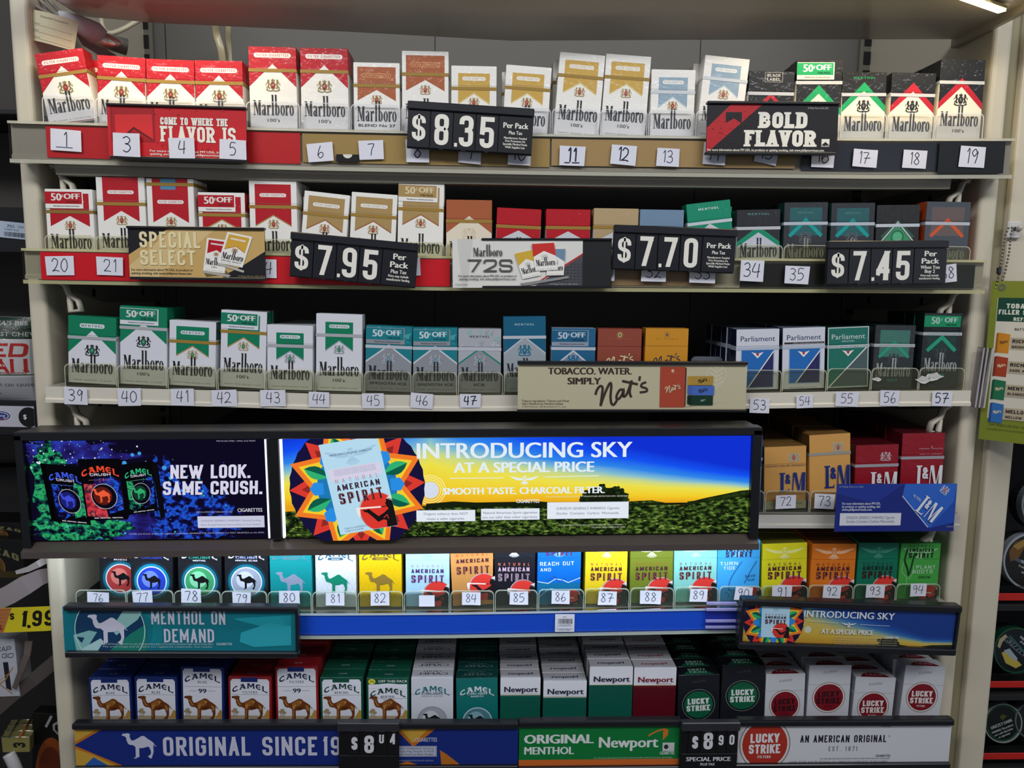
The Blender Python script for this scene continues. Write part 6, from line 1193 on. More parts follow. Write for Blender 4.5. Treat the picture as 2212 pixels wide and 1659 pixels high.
# colour splashes
SPL['SPA'] = noise_mat('lit_splash_green', 120, [(.40, '#0B0A1E'), (.49, '#0F5A48'), (.56, '#2FB068'), (.68, '#0E2A3A'), (.8, '#7FD8A0')], 1.0, (1, 1, 1.3))
SPL['SPB'] = noise_mat('lit_splash_blue', 110, [(.42, '#0B0A22'), (.50, '#1A1F78'), (.56, '#1E5AD8'), (.68, '#12124A'), (.8, '#4A9AF0')], 1.0, (1, 1, 1.3))
SPL['SPV'] = noise_mat('lit_splash_violet', 40, [(.34, '#120C30'), (.5, '#241E70'), (.62, '#2A3AA8'), (.8, '#160E38')], 1.0, (1, 1, 1.6))
SPL['SPR'] = noise_mat('lit_splash_red', 70, [(.36, '#14070C'), (.47, '#7A1A28'), (.57, '#D8404A'), (.68, '#2A1030'), (.8, '#E06A60')], 1.0)
rj = random.Random(11)
def blob(c, x, y, rx, ry, n=30, j=.32): x, y = g(x, y); f.p(c, [(x+rx*(1+rj.uniform(-j, j*.6))*cos(2*pi*i/n), y+ry*(1+rj.uniform(-j, j*.6))*sin(2*pi*i/n)) for i in range(n)])
blob('SPV', 150, 985, 130, 40, 40, .5); blob('SPV', 250, 1150, 190, 36, 40, .25); blob('SPA', 92, 1060, 40, 110, 44, .3); blob('SPA', 130, 1145, 82, 40, 40, .3); blob('SPA', 185, 1150, 70, 28, 40, .4); blob('SPB', 390, 1120, 95, 62, 50, .4); blob('SPB', 330, 1050, 34, 60, 30, .4); blob('SPB', 400, 1155, 80, 28, 30, .4)
for i in range(120): x, y = g(rj.gauss(140, 75), rj.gauss(985, 22)); f.d(rj.choice(['#C9D6E4', '#8FA8D8', '#E4ECF4', '#4A8A9A']), x, y, rj.uniform(.5, 2.2), None, 7)
for i in range(70): x, y = g(rj.gauss(360, 60), rj.gauss(1060, 50)); f.d(rj.choice(['#2A62C8', '#1A3A90', '#2FA0C8', '#0B0A20']), x, y, rj.uniform(.6, 3), None, 7)
for x, y, r in ((274, 986, 4), (289, 983, 4), (256, 1004, 5), (340, 1015, 5), (352, 1038, 4)): f.d('#3F9AD8', x-31, y-934, r, None, 12)
for i in range(60): x, y = g(rj.uniform(75, 260), rj.uniform(1120, 1165)); f.d(rj.choice(['#0A1418', '#2FA070', '#0F3A40', '#3FB8A0']), x, y, rj.uniform(.6, 4), None, 8)
def crushpack(TL, TR, BL, col, c2, disc, cam, sp, side):
    B = Art(); w, h = 55.5, 84; B.rect('#08070C', 0, 0, w, h)
    for c, P in sp: B.poly(c, P)
    for i in range(40): B.disc(rj.choice([col, '#3F7AD8', '#3FB080', '#0A0A12']), rj.uniform(3, 53), rj.uniform(8, 58), rj.uniform(.3, 1), None, 6)
    B.ring('#A9A9B4', w/2+1, h*.39, 17.5, .9); B.disc('#0B0A14', w/2+1, h*.39, 16.6); B.disc(disc, w/2-1, h*.40, 12.5); camel(B, cam, w*.24, h*.29, 25)
    camelword(B, col, w/2, h*.79, w*.9, 8.2); B.cap('#C9C4D4', 'CRUSH', w/2, h*.725, 3.6, w*.5, asp=1, wt=.2, gap=.2, R=.3); B.cap('#D8D8E0', 'NON MENTHOL MENTHOL', w*.55, h*.03, 1.5, w*.7, asp=.7, wt=.2); B.line(c2, [(w*.2, h*.66), (w*.8, h*.66)], .4)
    for s_ in side: f.p(s_[0], [g(*q) for q in s_[1]])
    a, b_, c = g(*TL), g(*TR), g(*BL); f.A.paste(B, (c[0], Hh-c[1]), ((b_[0]-a[0])/w, (a[1]-b_[1])/w), ((a[0]-c[0])/h, (c[1]-a[1])/h))
wv = [(4, 10), (14, 4), (26, 12), (24, 30), (14, 54), (4, 56)]; wr = [(32, 8), (52, 14), (54, 56), (40, 60), (34, 34)]; wl = [(2, 6), (30, 3), (28, 22), (20, 50), (3, 50)]
crushpack((90, 1003), (164, 1011), (104, 1132), '#3F5AE0', '#5A7AE0', '#1A1F70', '#3F4AD0', [('SPB', wv), ('SPA', wr)], [('#050508', [(80, 1002), (92, 1003), (106, 1132), (94, 1127)])])
crushpack((253, 1006), (316, 998), (260, 1117), '#2FB07A', '#5AB8A0', '#0F3A2A', '#2FA868', [('SPA', wv), ('SPB', wr)], [('#0C0A0E', [(314, 998), (328, 1003), (338, 1122), (328, 1128)])])
crushpack((161, 993), (248, 992), (172, 1128), '#E8482E', '#A06A70', '#5A1A14', '#E85A38', [('SPR', wl), ('SPB', wr), ('SPV', [(16, 44), (38, 40), (40, 58), (18, 58)])], [('#0A0608', [(246, 992), (252, 994), (262, 1120), (256, 1128)])])
f.b('#D4D2E6', 'NEW LOOK.', g(440, 0)[0], 1037-934, 30, 170, asp=.5, wt=.18, gap=.09, R=.14, shear=.06).b('#D4D2E6', 'SAME CRUSH.', g(443, 0)[0], 1073-934, 30, 212, asp=.5, wt=.18, gap=.09, R=.14, shear=.06)
f.t('#C9CAD8', 'CIGARETTES', 521-31, 1112-934, 8, 53, bold=.02).r('#C4C6DC', 408-31, 1121-934, 551-31, 1147-934)
f.t('#6A6C88', "SURGEON GENERAL'S WARNING: Quitting Smoking", 479-31, 1133-934, 4, 128).t('#6A6C88', 'Now Greatly Reduces Serious Risks to Your Health.', 479-31, 1142-934, 4, 128).t('#A9AAC0', '©2022 R.J. REYNOLDS TOBACCO CO. (4Q)', 444-31, 1113-934, 3, 78).t('#A9AAC0', 'CAMEL and all pack designs are registered trademarks. PENDING FOR PACK DESIGN and TEXT GRAPHICS on this SIGN.', 405-31, 1160-934, 3, 290).t('#A9AAC0', 'PTD IN USA 727821 1 SMALL (9.5) TRANS', 498-31, 957-934, 3, 82)
screen('glowing_panel', 17, 526, f.A, SPL)
# glowing panel 2
f = F(Hh); f.r('SKY', 556, 0, W_-20, Hh); f.d('#D4DCEC', 910-31, 1072-934, 19)
for i in range(3): f.A.ring('#F6EE9A', 910-31, Hh-(1072-934), 24+i*5, 2)
FLD = noise_mat('lit_field', 150, [(.34, '#0A0E08'), (.48, '#1A2610'), (.58, '#3F5A22'), (.70, '#7A9440'), (.8, '#2A1C10')], 1.0, (1, 1, 2))
f.p('FLD', [g(580, 1118), g(800, 1108), g(1000, 1106), g(1200, 1108), g(1400, 1100), g(1460, 1112), g(1500, 1104), g(1560, 1088), g(1640, 1075), g(1640, 1180), g(580, 1180)])
f.p('#16200E', [g(900, 1103), g(960, 1098), g(1010, 1101), g(1150, 1100), g(1230, 1107), g(1480, 1106), g(1520, 1096), g(1600, 1080), g(1640, 1077), g(1640, 1088), g(1560, 1100), g(1480, 1111), g(900, 1112)])
f.p('#121A0C', [(1295-31+52*cos(t*pi/14)*(1+.10*sin(t*5)), 1104-934-38*sin(t*pi/14)*(1+.12*sin(t*7))) for t in range(15)])
for i in range(40):
    t = rj.uniform(.1, 3.04); r_ = rj.uniform(.75, 1.05); f.d(rj.choice(['#141E0C', '#1C2812', '#0E150A', '#26341A']), 1295-31+52*r_*cos(t), 1104-934-38*r_*sin(t), rj.uniform(4, 7), rj.uniform(3, 5), 8)
for i in range(50): x = rj.uniform(1480, 1640); f.d(rj.choice(['#1A2A10', '#263614']), x-31, 1108-(x-1480)*.18-934, rj.uniform(3, 7), rj.uniform(2, 5), 7)
for i in range(520):
    x = rj.uniform(600, 1620); y = 1110+57*rj.random()**.8; sz = .9+(y-1105)/15
    a = rj.uniform(0, pi); f.p(rj.choice(['#5A7A2A', '#3F5A1C', '#7A964A', '#2A3A14', '#8A9A4A', '#1A2410', '#4A6A24']), [(x-31+sz*1.6*cos(a), y-934-sz*.7*sin(a)), (x-31+sz*.5*cos(a+1.6), y-934-sz*.4), (x-31-sz*1.5*cos(a), y-934+sz*.3), (x-31, y-934+sz*.5)])
mandala(f, 755-31, 1056-934, 146); f.pack('spirit', dict(SKYPACK), (675, 964), (800, 944), (716, 1163), h=84) if 0 else None
B = Art(); d_spirit(B, 55.5, 84, dict(SKYPACK, bare=1)); smoker(B, 41, 15.5, 17.5, 55.5); B.rect('#D4CFE4', 3, 50, 52.5, 60.5)
for i in range(5): B.rect('#C4C2DA', 8+i*8, 53.5, 15+i*8, 59.5); B.rect('#A9A8C4', 15+i*8, 53.5, 15.3+i*8, 59.5)
spirit(B, 55.5, 47, 40, 27.5, '#C88AA0', '#3F2A3A', '#2A1A24', '#B05A60'); B.text('#3A4A60', 'TOBACCO INGREDIENTS', 16, 4.2, 1.6, 22); B.text('#3A4A60', 'TOBACCO & WATER', 14, 1.8, 1.6, 18)
TLp, TRp, BLp = g(675, 964), g(800, 944), g(716, 1163)
f.A.paste(B, (BLp[0], Hh-BLp[1]), ((TRp[0]-TLp[0])/55.5, (TLp[1]-TRp[1])/55.5), ((TLp[0]-BLp[0])/84, (BLp[1]-TLp[1])/84))
TW = '#E2ECF4'
f.t(TW, 'INTRODUCING SKY', 1117-31, 995-934, 34, 463, bold=.022, res=4).t(TW, 'AT A SPECIAL PRICE', 1115-31, 1027-934, 23, 302, bold=.035, res=4).t(TW, 'SMOOTH TASTE. CHARCOAL FILTER.', 1115-31, 1075-934, 15, 350, bold=.04, res=4)
f.l(TW, [g(954, 1039), g(1071, 1039)], 1.4).l(TW, [g(1160, 1038), g(1278, 1036)], 1.4); eagle(f.A, TW, 1116-31, Hh-(1041-934), 60); f.t(TW, 'CIGARETTES', 1123-31, 1095-934, 8, 50, bold=.02)
for (x0, y0, x1, y1), ls in (((881, 1109, 1009, 1135), [('Organic tobacco does NOT', 1120, 96), ('mean a safer cigarette.', 1131, 82)]), ((1021, 1107, 1149, 1133), [('Natural American Spirit cigarettes', 1119, 118), ('are not safer than other cigarettes.', 1129, 120)]), ((1165, 1094, 1344, 1132), [("SURGEON GENERAL'S WARNING: Cigarette", 1111, 138), ('Smoke  Contains  Carbon  Monoxide.', 1122, 138)])):
    f.r('#8A94A0', x0-31, y0-934, x1-31, y1-934).r('#E2E8F2', x0-30.4, y0-933.4, x1-31.6, y1-934.6)
    for t, y, w in ls: f.t('#55607A', t, (x0+x1)/2-31, y-934, 5.6, w)
f.t('#D4D8C4', 'ANY APPLICABLE PRICE REDUCTION PAID BY MANUFACTURER. RESTRICTIONS APPLY. SEE RETAILER.', 1252-31, 1083-934, 3, 180).t('#C9CDB8', 'Pack design, Natural American Spirit and Thunderbird Logo are registered trademarks.', 1262-31, 1147-934, 3, 140).t('#C9CDB8', 'PTD IN USA 726182 F SMALL (9.375) TRANS', 1300-31, 1153-934, 3, 74)
screen('glowing_panel', 559, W_-20, f.A, {'SKY': sky_mat('lit_dawn_sky', wJ, hJ, (912-31)/W_, .375, 1.0), 'FLD': FLD})

# ------------------------------------------------------------------ handwritten number stickers
def sticker(num, cx, cy, w, h, rot, Y, where, t=.068, x7=False, dx=0, col='#D6D6E0', under=False):
    c = at(cx, cy, Y); kx = 1/(FPX/(CF.dot(c-CP)))
    W1, H1 = w*kx, h*kx; m = MB(); P = M(col, 'paper'); r_ = random.Random(num*7+int(cx)); cu = r_.uniform(-.0006, .0010); n = 6
    prof = lambda u: -cu*((u-.5)*2)**2*(1 if r_ else 1)-.0002
    sk = [r_.uniform(-.04, .04) for _ in range(4)]
    co = lambda u, v: ((u-.5)*W1*(1+sk[0]*(v-.5)), prof(u), (v-.5)*H1*(1+sk[1]*(u-.5))+sk[2]*(u-.5)*H1)
    for i in range(n): m.face([co(i/n, 0), co((i+1)/n, 0), co((i+1)/n, 1), co(i/n, 1)], P)
    for i in range(n): m.face([(a, y+.00012, z) for a, y, z in (co(i/n, 0), co((i+1)/n, 0), co((i+1)/n, 1), co(i/n, 1))], P)
    A = Art(); st = hand(str(num), t, x7); x0, y0, x1, y1 = bbox(st); hh = .66; ar = W1/H1
    A.put('#1E2438', st, .5+dx, .2, hh, min(.72, (x1-x0)*hh/ar)); ink = '#1E2438'
    if num == 1: A.line(ink, [(.18+.054*i, .16) for i in range(11)], .035)
    if num == 11: A.line(ink, [(.2, .14), (.42, .15)], .06); A.line(ink, [(.5, .15), (.8, .16)], .06)
    m.art(A, lambda u, v, l: (co(u, v)[0], co(u, v)[1]-l-3e-5, co(u, v)[2]), 'paper')
    o = m.build('number_sticker', None, (c.x, c.y, c.z), (0, rot if 0 else -radians(rot), 0)); return tag(o, where % num, 'number sticker')
S1 = .9435; red = 'white sticker handwritten %d on the red strip of the top shelf'; tan = 'white sticker handwritten %d on a tan strip of the top shelf'; drk = 'white sticker handwritten %d on the dark strip of the top shelf'
YS1 = YF-.0165
for n_, cx, cy, w, h, r, wh, kw in ((1, 142, 303, 65, 45, -2, red, {}), (6, 692, 329, 55, 39, 5, tan, {}), (7, 802, 324, 53, 40, 3, tan, {}), (8, 902, 326, 50, 48, 1, tan, {}), (9, 1015, 329, 49, 47, -2, tan, {}), (10, 1122, 331, 49, 50, -1, tan, {}), (11, 1236, 337, 55, 41, -2, tan, dict(t=.12)), (12, 1347, 335, 55, 41, -4, tan, dict(t=.10)), (13, 1443, 340, 49, 38, -2, tan, {}), (14, 1543, 332, 49, 46, -2, tan, {}), (15, 1657, 329, 50, 48, -9, tan, {}), (16, 1778, 336, 50, 50, -1, drk, {}), (17, 1868, 342, 53, 37, -2, drk, dict(x7=1)), (18, 1976, 344, 52, 38, -2, drk, {})):
    sticker(n_, cx, cy, w, h, r, YS1, wh, **kw)
sticker(19, 2100, 339, 56, 44, -2, YF-.0190, 'white sticker handwritten %d on the black end strip of the top shelf')
for n_, cx, cy, w, h, r in ((3, 274, 313, 57, 49, -1), (4, 393, 320, 55, 43, 1), (5, 503, 323, 57, 41, -1)): sticker(n_, cx, cy, w, h, r, .9265, 'white sticker handwritten %d on the red flavor sign')
YS2 = YF-.0192; w2 = 'white sticker handwritten %d on the red strip of the second shelf'
for n_, cx, cy, w, h, r, wh in ((20, 129, 574, 60, 41, 1, w2), (21, 238, 575, 56, 39, -1, w2), (24, 571, 580, 52, 40, 0, w2), (27, 888, 577, 40, 38, 2, w2), (31, 1312, 590, 32, 34, -1, 'white sticker handwritten %d with only a sliver showing beside the 7.70 sign'), (32, 1412, 588, 54, 40, -1, 'white sticker handwritten %d half hidden under the 7.70 sign'), (33, 1517, 590, 57, 42, 0, 'white sticker handwritten %d half hidden under the 7.70 sign'), (34, 1624, 585, 51, 45, -1, 'white sticker handwritten %d beside the black strip on the second shelf'), (35, 1721, 594, 53, 38, -2, 'white sticker handwritten %d on the black strip of the second shelf'), (38, 2046, 591, 40, 38, 8, 'white sticker handwritten %d mostly hidden behind the 7.45 sign')): sticker(n_, cx, cy, w, h, r, YS2, wh)
w3 = 'white sticker handwritten %d on the cream rail of the third shelf'
for n_, cx, cy, w, h, r, kw in ((39, 164, 855, 49, 38, -1, {}), (40, 279, 858, 49, 38, 0, {}), (41, 394, 858, 49, 37, -1, {}), (42, 484, 860, 54, 36, 0, {}), (43, 590, 860, 54, 36, 0, {}), (44, 689, 863, 44, 33, -1, {}), (45, 806, 866, 47, 33, 2, {}), (46, 911, 866, 48, 33, -3, {}), (47, 1016, 866, 45, 30, 0, dict(x7=1, t=.12)), (53, 1641, 876, 43, 33, 0, {}), (54, 1738, 867, 36, 29, 3, {}), (55, 1829, 862, 50, 32, -1, {}), (56, 1922, 860, 42, 34, 0, {}), (57, 2035, 861, 44, 33, -1, dict(x7=1, t=.10))): sticker(n_, cx, cy, w, h, r, YF-.0130, w3, **kw)
for n_, cx, cy, w, h, r in ((72, 1697, 1084, 44, 30, 1), (73, 1781, 1083, 44, 33, -1)): sticker(n_, cx, cy, w, h, r, YF-.0072, 'white sticker handwritten %d on the clear stop of a tan pack')
w5 = 'white sticker handwritten %d on the clear stop of the shelf under the illuminated sign'
for n_, cx, cy, w, h, r, kw in ((76, 212, 1292, 46, 27, -2, {}), (77, 308, 1291, 42, 30, 2, {}), (78, 413, 1288, 42, 34, -1, {}), (79, 522, 1293, 39, 29, -1, {}), (80, 625, 1291, 44, 31, 0, {}), (81, 724, 1294, 40, 29, -1, {}), (82, 821, 1293, 40, 31, 0, {}), (84, 1018, 1293, 40, 29, 0, {}), (85, 1121, 1292, 40, 30, 0, {}), (86, 1211, 1290, 39, 30, 0, {}), (87, 1312, 1292, 40, 31, -2, dict(x7=1)), (88, 1405, 1290, 46, 30, -1, {}), (89, 1509, 1286, 38, 29, -2, {}), (90, 1606, 1282, 38, 30, -5, {}), (91, 1689, 1279, 43, 30, 0, {}), (92, 1797, 1278, 39, 29, -2, {}), (93, 1890, 1277, 41, 29, -1, {}), (94, 1983, 1274, 35, 29, 0, {})): sticker(n_, cx, cy, w, h, r, YF-.0072, w5, t=.07, **kw)
# blank white sticker behind the clear stop under the pale blue pack, black tag, barcode tag, clip
c = at(922, 1299, YF-.0072); m = MB(); m.box(-.010, .010, 0, .0003, -.007, .008, M('#D6D6E0', 'paper')); tag(m.build('blank_sticker', None, c), 'blank white sticker on the clear stop under the pale blue pack', 'sticker')
c = at(751, 341, YS1); m = MB(); m.box(-.0135, .0135, 0, .0003, -.005, .004, M('#1A1A1C', 'paper'))
A = Art(); A.poly('#D6D2C8', [(-5.5+5.5+5.5*cos(pi+pi*i/12)-0, 4+4.5*sin(pi+pi*i/12)) for i in range(13)]); m.art(A, lambda u, v, l: (u/1000, -l-3e-5, v/1000), 'paper'); tag(m.build('black_tag', None, c), 'small black tag with a white half disc between stickers 6 and 7', 'tag')
c = at(1220, 1346, YF-.0172); k = CF.dot(c-CP)/FPX; m = MB(); m.box(-21*k, 21*k, 0, .0003, -20*k, 20*k, M('#C9CAD2', 'paper')); A = Art(); rb = random.Random(4); x = -15
A.text('#3A3A40', 'NFT', 0, 12, 3.2)
while x < 15: w = rb.choice([.6, 1, 1.6]); A.rect('#3A3A42', x, -1, x+w, 10); x += w+rb.choice([.7, 1.1])
A.rect('#7A8AA8', -17, -13, 17, -12.2); A.rect('#7A8AA8', -17, -6, 17, -5.4); A.text('#5A5C66', '76022103123567', 0, -4.5, 2.4, 26); A.text('#5A5C66', 'SHELF LABEL', 0, -16, 2.2, 24)
m.art(A, lambda u, v, l: (u*k, -l-3e-5, v*k), 'paper'); tag(m.build('barcode_tag', None, c), 'white barcode tag hanging over the lower edge of the blue strip', 'barcode tag')
c = at(1557, 1327, YF-.020); k = CF.dot(c-CP)/FPX; t = thing('clear_sign_clip', 'clear violet tinted plastic clip at the end of the blue strip', 'clip', c); VI = '#A9A4D8'
m = MB(); m.box(-33*k, 33*k, 0, .0012, -30*k, 30*k, M(VI, 'clear'), .0003); cp_ = m.build('clip_plate', t)
for z in (26, 12, -14, -28): m = MB(); m.box(-33*k, 33*k, -.003, 0, (z-3)*k, (z+3)*k, M(VI, 'clearedge'), .0005); m.build('clip_ridge', cp_)
# ------------------------------------------------------------------ cables and notes in the top corner of the cabinet
def cable(name, label, pts, r, c, Y0, n=6, flat=1.0, fin='plastic'):
    P = [at(x, y, Y) for x, y, Y in pts]; Q = []
    for i in range(len(P)-1):
        p0, p1, p2, p3 = P[max(i-1, 0)], P[i], P[i+1], P[min(i+2, len(P)-1)]
        for j in range(n):
            t = j/n; Q.append(.5*(2*p1+(p2-p0)*t+(2*p0-5*p1+4*p2-p3)*t*t+(3*p1-p0-3*p2+p3)*t**3))
    Q.append(P[-1]); m = MB(); m.tube(Q, r, M(c, fin), 8, flat=flat); return tag(m.build('power_cable'), label, 'cable')
cable('c', 'thin pale cable running down to the foil wrapped plug, lowest of three', [(20, -30, .985), (70, 8, .99), (120, 38, 1.0)], .0022, '#A9A498', 0)
cable('c', 'thin pale cable running down to the foil wrapped plug, middle of three', [(55, -30, .992), (90, 4, .998), (128, 36, 1.005)], .0022, '#9A958A', 0)
cable('c', 'thin grey cable running down to the foil wrapped plug, topmost of three', [(85, -30, 1.0), (105, 0, 1.004), (136, 32, 1.01)], .0022, '#8A867C', 0)
cable('c', 'cream cord looping under the rear edge of the canopy', [(222, 20, 1.10), (219, 45, 1.10), (226, 66, 1.10), (240, 72, 1.10), (268, 62, 1.11), (300, 44, 1.12), (330, 30, 1.13)], .0034, '#C9BFA2', 0)
cable('c', 'flat cream cord hanging behind the packs, wider of two', [(474, 20, 1.2), (466, 45, 1.2), (468, 75, 1.21), (478, 110, 1.21), (484, 160, 1.22)], .0058, '#B9AC88', 0, flat=.35)
cable('c', 'flat cream cord hanging behind the packs, narrower of two', [(492, 20, 1.21), (493, 60, 1.21), (494, 100, 1.22), (497, 160, 1.22)], .0050, '#A2977A', 0, flat=.35)
pl = thing('wrapped_plug', 'grey taped plug with a shiny foil sleeve hanging in the corner', 'plug', at(170, 50, 1.01)); o_ = at(170, 50, 1.01)
m = MB(); m.tube([at(x, y, Y)-o_ for x, y, Y in ((126, 34, 1.005), (140, 38, 1.01), (160, 46, 1.015), (185, 60, 1.02), (205, 72, 1.03), (222, 84, 1.035))], [.006, .0075, .009, .012, .014, .011], M('#C2C4CA', 'matte'), 10); m.build('taped_grip', pl)
m = MB(); m.tube([at(x, y, Y)-o_ for x, y, Y in ((208, 82, 1.03), (240, 92, 1.04), (274, 102, 1.05))], [.0095, .010, .0105], M('#D6D2C6', 'foil'), 14); m.build('foil_sleeve', pl)
m = MB(); V = [at(*q)-o_ for q in ((165, 50, 1.03), (205, 80, 1.04), (218, 100, 1.05), (250, 118, 1.06), (215, 120, 1.06), (178, 98, 1.04), (162, 72, 1.03))]; m.mesh(V, [[0, 1, 2, 3, 4, 5, 6]], M('#A9ADB6', 'matte')); m.mesh([v+Vector((0, .004, 0)) for v in V], [[0, 1, 2, 3, 4, 5, 6]], M('#A9ADB6', 'matte')); m.build('tape_flap', pl)
# paper note
O, ang, w, h = plate((67, 18), (161, 46), (72, 90), (162, 106), .985); N_ = 10; m = MB(); P = M('#D6CFAE', 'paper')
co = lambda u, v: (u*w, -.004*sin(u*4+.4), v*h)
for i in range(N_):
    m.face([co(i/N_, 0), co((i+1)/N_, 0), co((i+1)/N_, 1), co(i/N_, 1)], P, True); m.face([(a, b+.0002, c) for a, b, c in (co(i/N_, 0), co((i+1)/N_, 0), co((i+1)/N_, 1), co(i/N_, 1))], P, True)
A = Art(); A.text('#8A8670', 'Potential Execution', .5, .80, .075, .58, bold=.02)
for v, t in ((.56, 'Name'), (.34, 'Date'), (.12, 'Time of day')): A.line('#9A9682', [(.1+.041*i, v-.03-.001*i) for i in range(21)], .014); A.text('#8A8670', t, .07, v, .05, .14 if len(t) < 6 else .2, al='l')
B = Art()
for c, l, p in A.it: B.it.append((c, l, p))
m.art(B, lambda u, v, l: (co(u, v)[0], co(u, v)[1]-l-4e-5, co(u, v)[2]), 'paper'); tag(m.build('paper_note', None, O, (0, -ang, 0)), 'curled cream paper form hanging beside the cables in the top corner', 'paper note')
c = at(226, 52, 1.28); m = MB(); m.box(-.038, .034, 0, .015, -.02, .06, M('#0C4A4E', 'matte'), .001); tag(m.build('teal_box', None, c), 'dark teal box seen behind the cord loop under the canopy edge', 'box')

# ------------------------------------------------------------------ neighbouring rack beyond the near side of the cabinet
YL = 1.06
rk = thing('store_rack', 'dark store rack beside the cabinet with pouches and rolling papers', 'rack', (-.85, 1.2, 0))
def rbox(name, x0, x1, y0, y1, z0, z1, c, par=rk, fin='matte'):
    m = MB(); m.box(x0+.85, x1+.85, y0-1.2, y1-1.2, z0, z1, M(c, fin), .0008); return m.build(name, par)
XR_ = XL0-.012
rbox('back_panel', -1.25, XR_, 1.20, 1.22, .02, 2.0, '#47433F')
for py in (235, 520, 882, 1118): z = at(20, py, YL).z; rbox('rack_shelf', -1.25, XR_, YL+.004, 1.20, z-.006, z, '#1A1A1C'); 
for py0, py1 in ((448, 545), (866, 940)): z1, z0 = at(20, py0, YL).z, at(20, py1, YL).z; rbox('shelf_lip', -1.25, XR_, YL, YL+.004, z0, z1, '#121214', fin='plastic')
rbox('painted_rear_shade', -1.25, XR_, 1.17, 1.20, .02, at(20, 1050, YL).z, '#141312')  # added near-black sheet, its colour standing in for shade low in the rack
def flat(name, label, cat, TL, TR, BL, BR, Y, art=None, base='#D0D0D0', th=.0012, fin='print', Wc=100, Hc=100):
    s = Sign(name, label, cat, (TL, TR, BL, BR), Y, Wc, Hc); m = MB(); m.box(0, s.w, 0, th, 0, s.h, M(base, fin), min(.0003, th/3))
    if art: m.art(art.A.clip(0, 0, Wc, Hc), s.fn(0), fin)
    o = m.build(name, None, s.root.location, s.root.rotation_euler); bpy.data.objects.remove(s.root); return tag(o, label, cat)
f = F(40); f.r('#B4C0D2', 0, 0, 62, 40); rb = random.Random(8); x = 20
while x < 60: w_ = rb.choice([.8, 1.4, 2]); f.r('#3A3E48', x, 25, x+w_, 36); x += w_+rb.choice([.8, 1.2])
f.t('#5A708A', '70S', 32, 14, 7, 14).t('#7A8CA4', 'USA', 50, 13, 6, 12).t('#6A7C94', 'CHEW 3OZ', 34, 21, 4, 26)
flat('price_label', 'pale blue barcode price label on the black lip of the dark rack', 'price label', (-16, 475), (58, 483), (-14, 511), (60, 518), YL-.0015, f, '#B4C0D2', Wc=62, Hc=40)
# tobacco pouch
f = F(180); f.r('#C4C2C4', 0, 0, 170, 180).r('#12301F', 0, 0, 170, 46).r('#0A1A12', 0, 22, 170, 27).r('#1A4A30', 0, 122, 170, 124)
f.t('#B9BDB8', "AMERICA'S BEST", 112, 17, 9, 118).t('#B9BDB8', "AMERICA'S BEST CHEW", 100, 40, 9, 158)
for a, bb, y, w_ in (('RED', '', 84, 96), ('MAN', '', 117, 100)): f.b('#B0241E', a, 112, y, 29, w_, asp=.9, wt=.2, gap=.12, shear=.12 if a == 'RED' else 0)
f.t('#A84A40', 'CHEWING TOBACCO', 110, 121, 4.5, 96, bold=.03).r('#A9A9AE', 0, 128, 170, 180).t('#4A4C52', 'This product can cause', 106, 148, 9, 122).t('#4A4C52', 'gum disease and tooth loss.', 52, 166, 9, 110)
O, ang, w, h = plate((-106, 680), (74, 686), (-96, 860), (84, 864), YL+.034); m = MB(); n = 14; mm_ = M('#C4C2C4', 'film')
def cop(u, v, k=1): e = sin(pi*min(max(u/170, 0), 1))**.5*sin(pi*min(max(v/180*.96+.02, 0), 1))**.6; return (u/170*w, -k*.022*e, v/180*h)
for i in range(n):
    for j in range(n):
        q = [(170*i/n, 180*j/n), (170*(i+1)/n, 180*j/n), (170*(i+1)/n, 180*(j+1)/n), (170*i/n, 180*(j+1)/n)]
        m.face([cop(*a) for a in q], mm_, True); m.face([cop(a, b_, -1) for a, b_ in q], mm_, True)
def subd(p, n=3):
    return [p]
B = Art()
for c, l, p in f.A.it:
    if len(p) == 4 and abs(p[0][0]-p[1][0]) > 60:   # wide bands follow the bulge in narrow columns
        (x0, y0), (x1, _), (_, y1), _ = p
        for i in range(28):
            for j in range(max(1, int(abs(y1-y0)/6))):
                nj = max(1, int(abs(y1-y0)/6)); B.it.append((c, l, [(x0+(x1-x0)*i/28, y0+(y1-y0)*j/nj), (x0+(x1-x0)*(i+1)/28, y0+(y1-y0)*j/nj), (x0+(x1-x0)*(i+1)/28, y0+(y1-y0)*(j+1)/nj), (x0+(x1-x0)*i/28, y0+(y1-y0)*(j+1)/nj)]))
    else: B.it.append((c, l, p))
m.art(B.clip(0, 0, 170, 180), lambda u, v, l: (cop(u, v)[0], cop(u, v)[1]-.0012-l*3, cop(u, v)[2]), 'film')
tag(m.build('tobacco_pouch', None, O, (0, -ang, 0)), 'white and dark green tobacco pouch with big red letters on the dark rack', 'pouch')
f = F(46); f.r('#B9B8C2', 0, 0, 112, 46); f.d('#2A3A6A', 40, 22, 20, 10).d('#C9CBD6', 40, 22, 17, 8).d('#2A3A7A', 40, 22, 15, 6.6).t('#E0E0E4', 'Long', 40, 24, 6, 18).l('#A83A34', [(28, 28), (52, 30)], 1.6).d('#151517', 100, 24, 22).t('#D6D6D8', '$', 92, 28, 10, bold=.04)
flat('rack_strip', 'white shelf strip with a blue oval emblem and a black price disc', 'shelf strip', (-40, 876), (72, 878), (-36, 921), (76, 923), YL-.0014, f, '#B9B8C2', Wc=112, Hc=46)
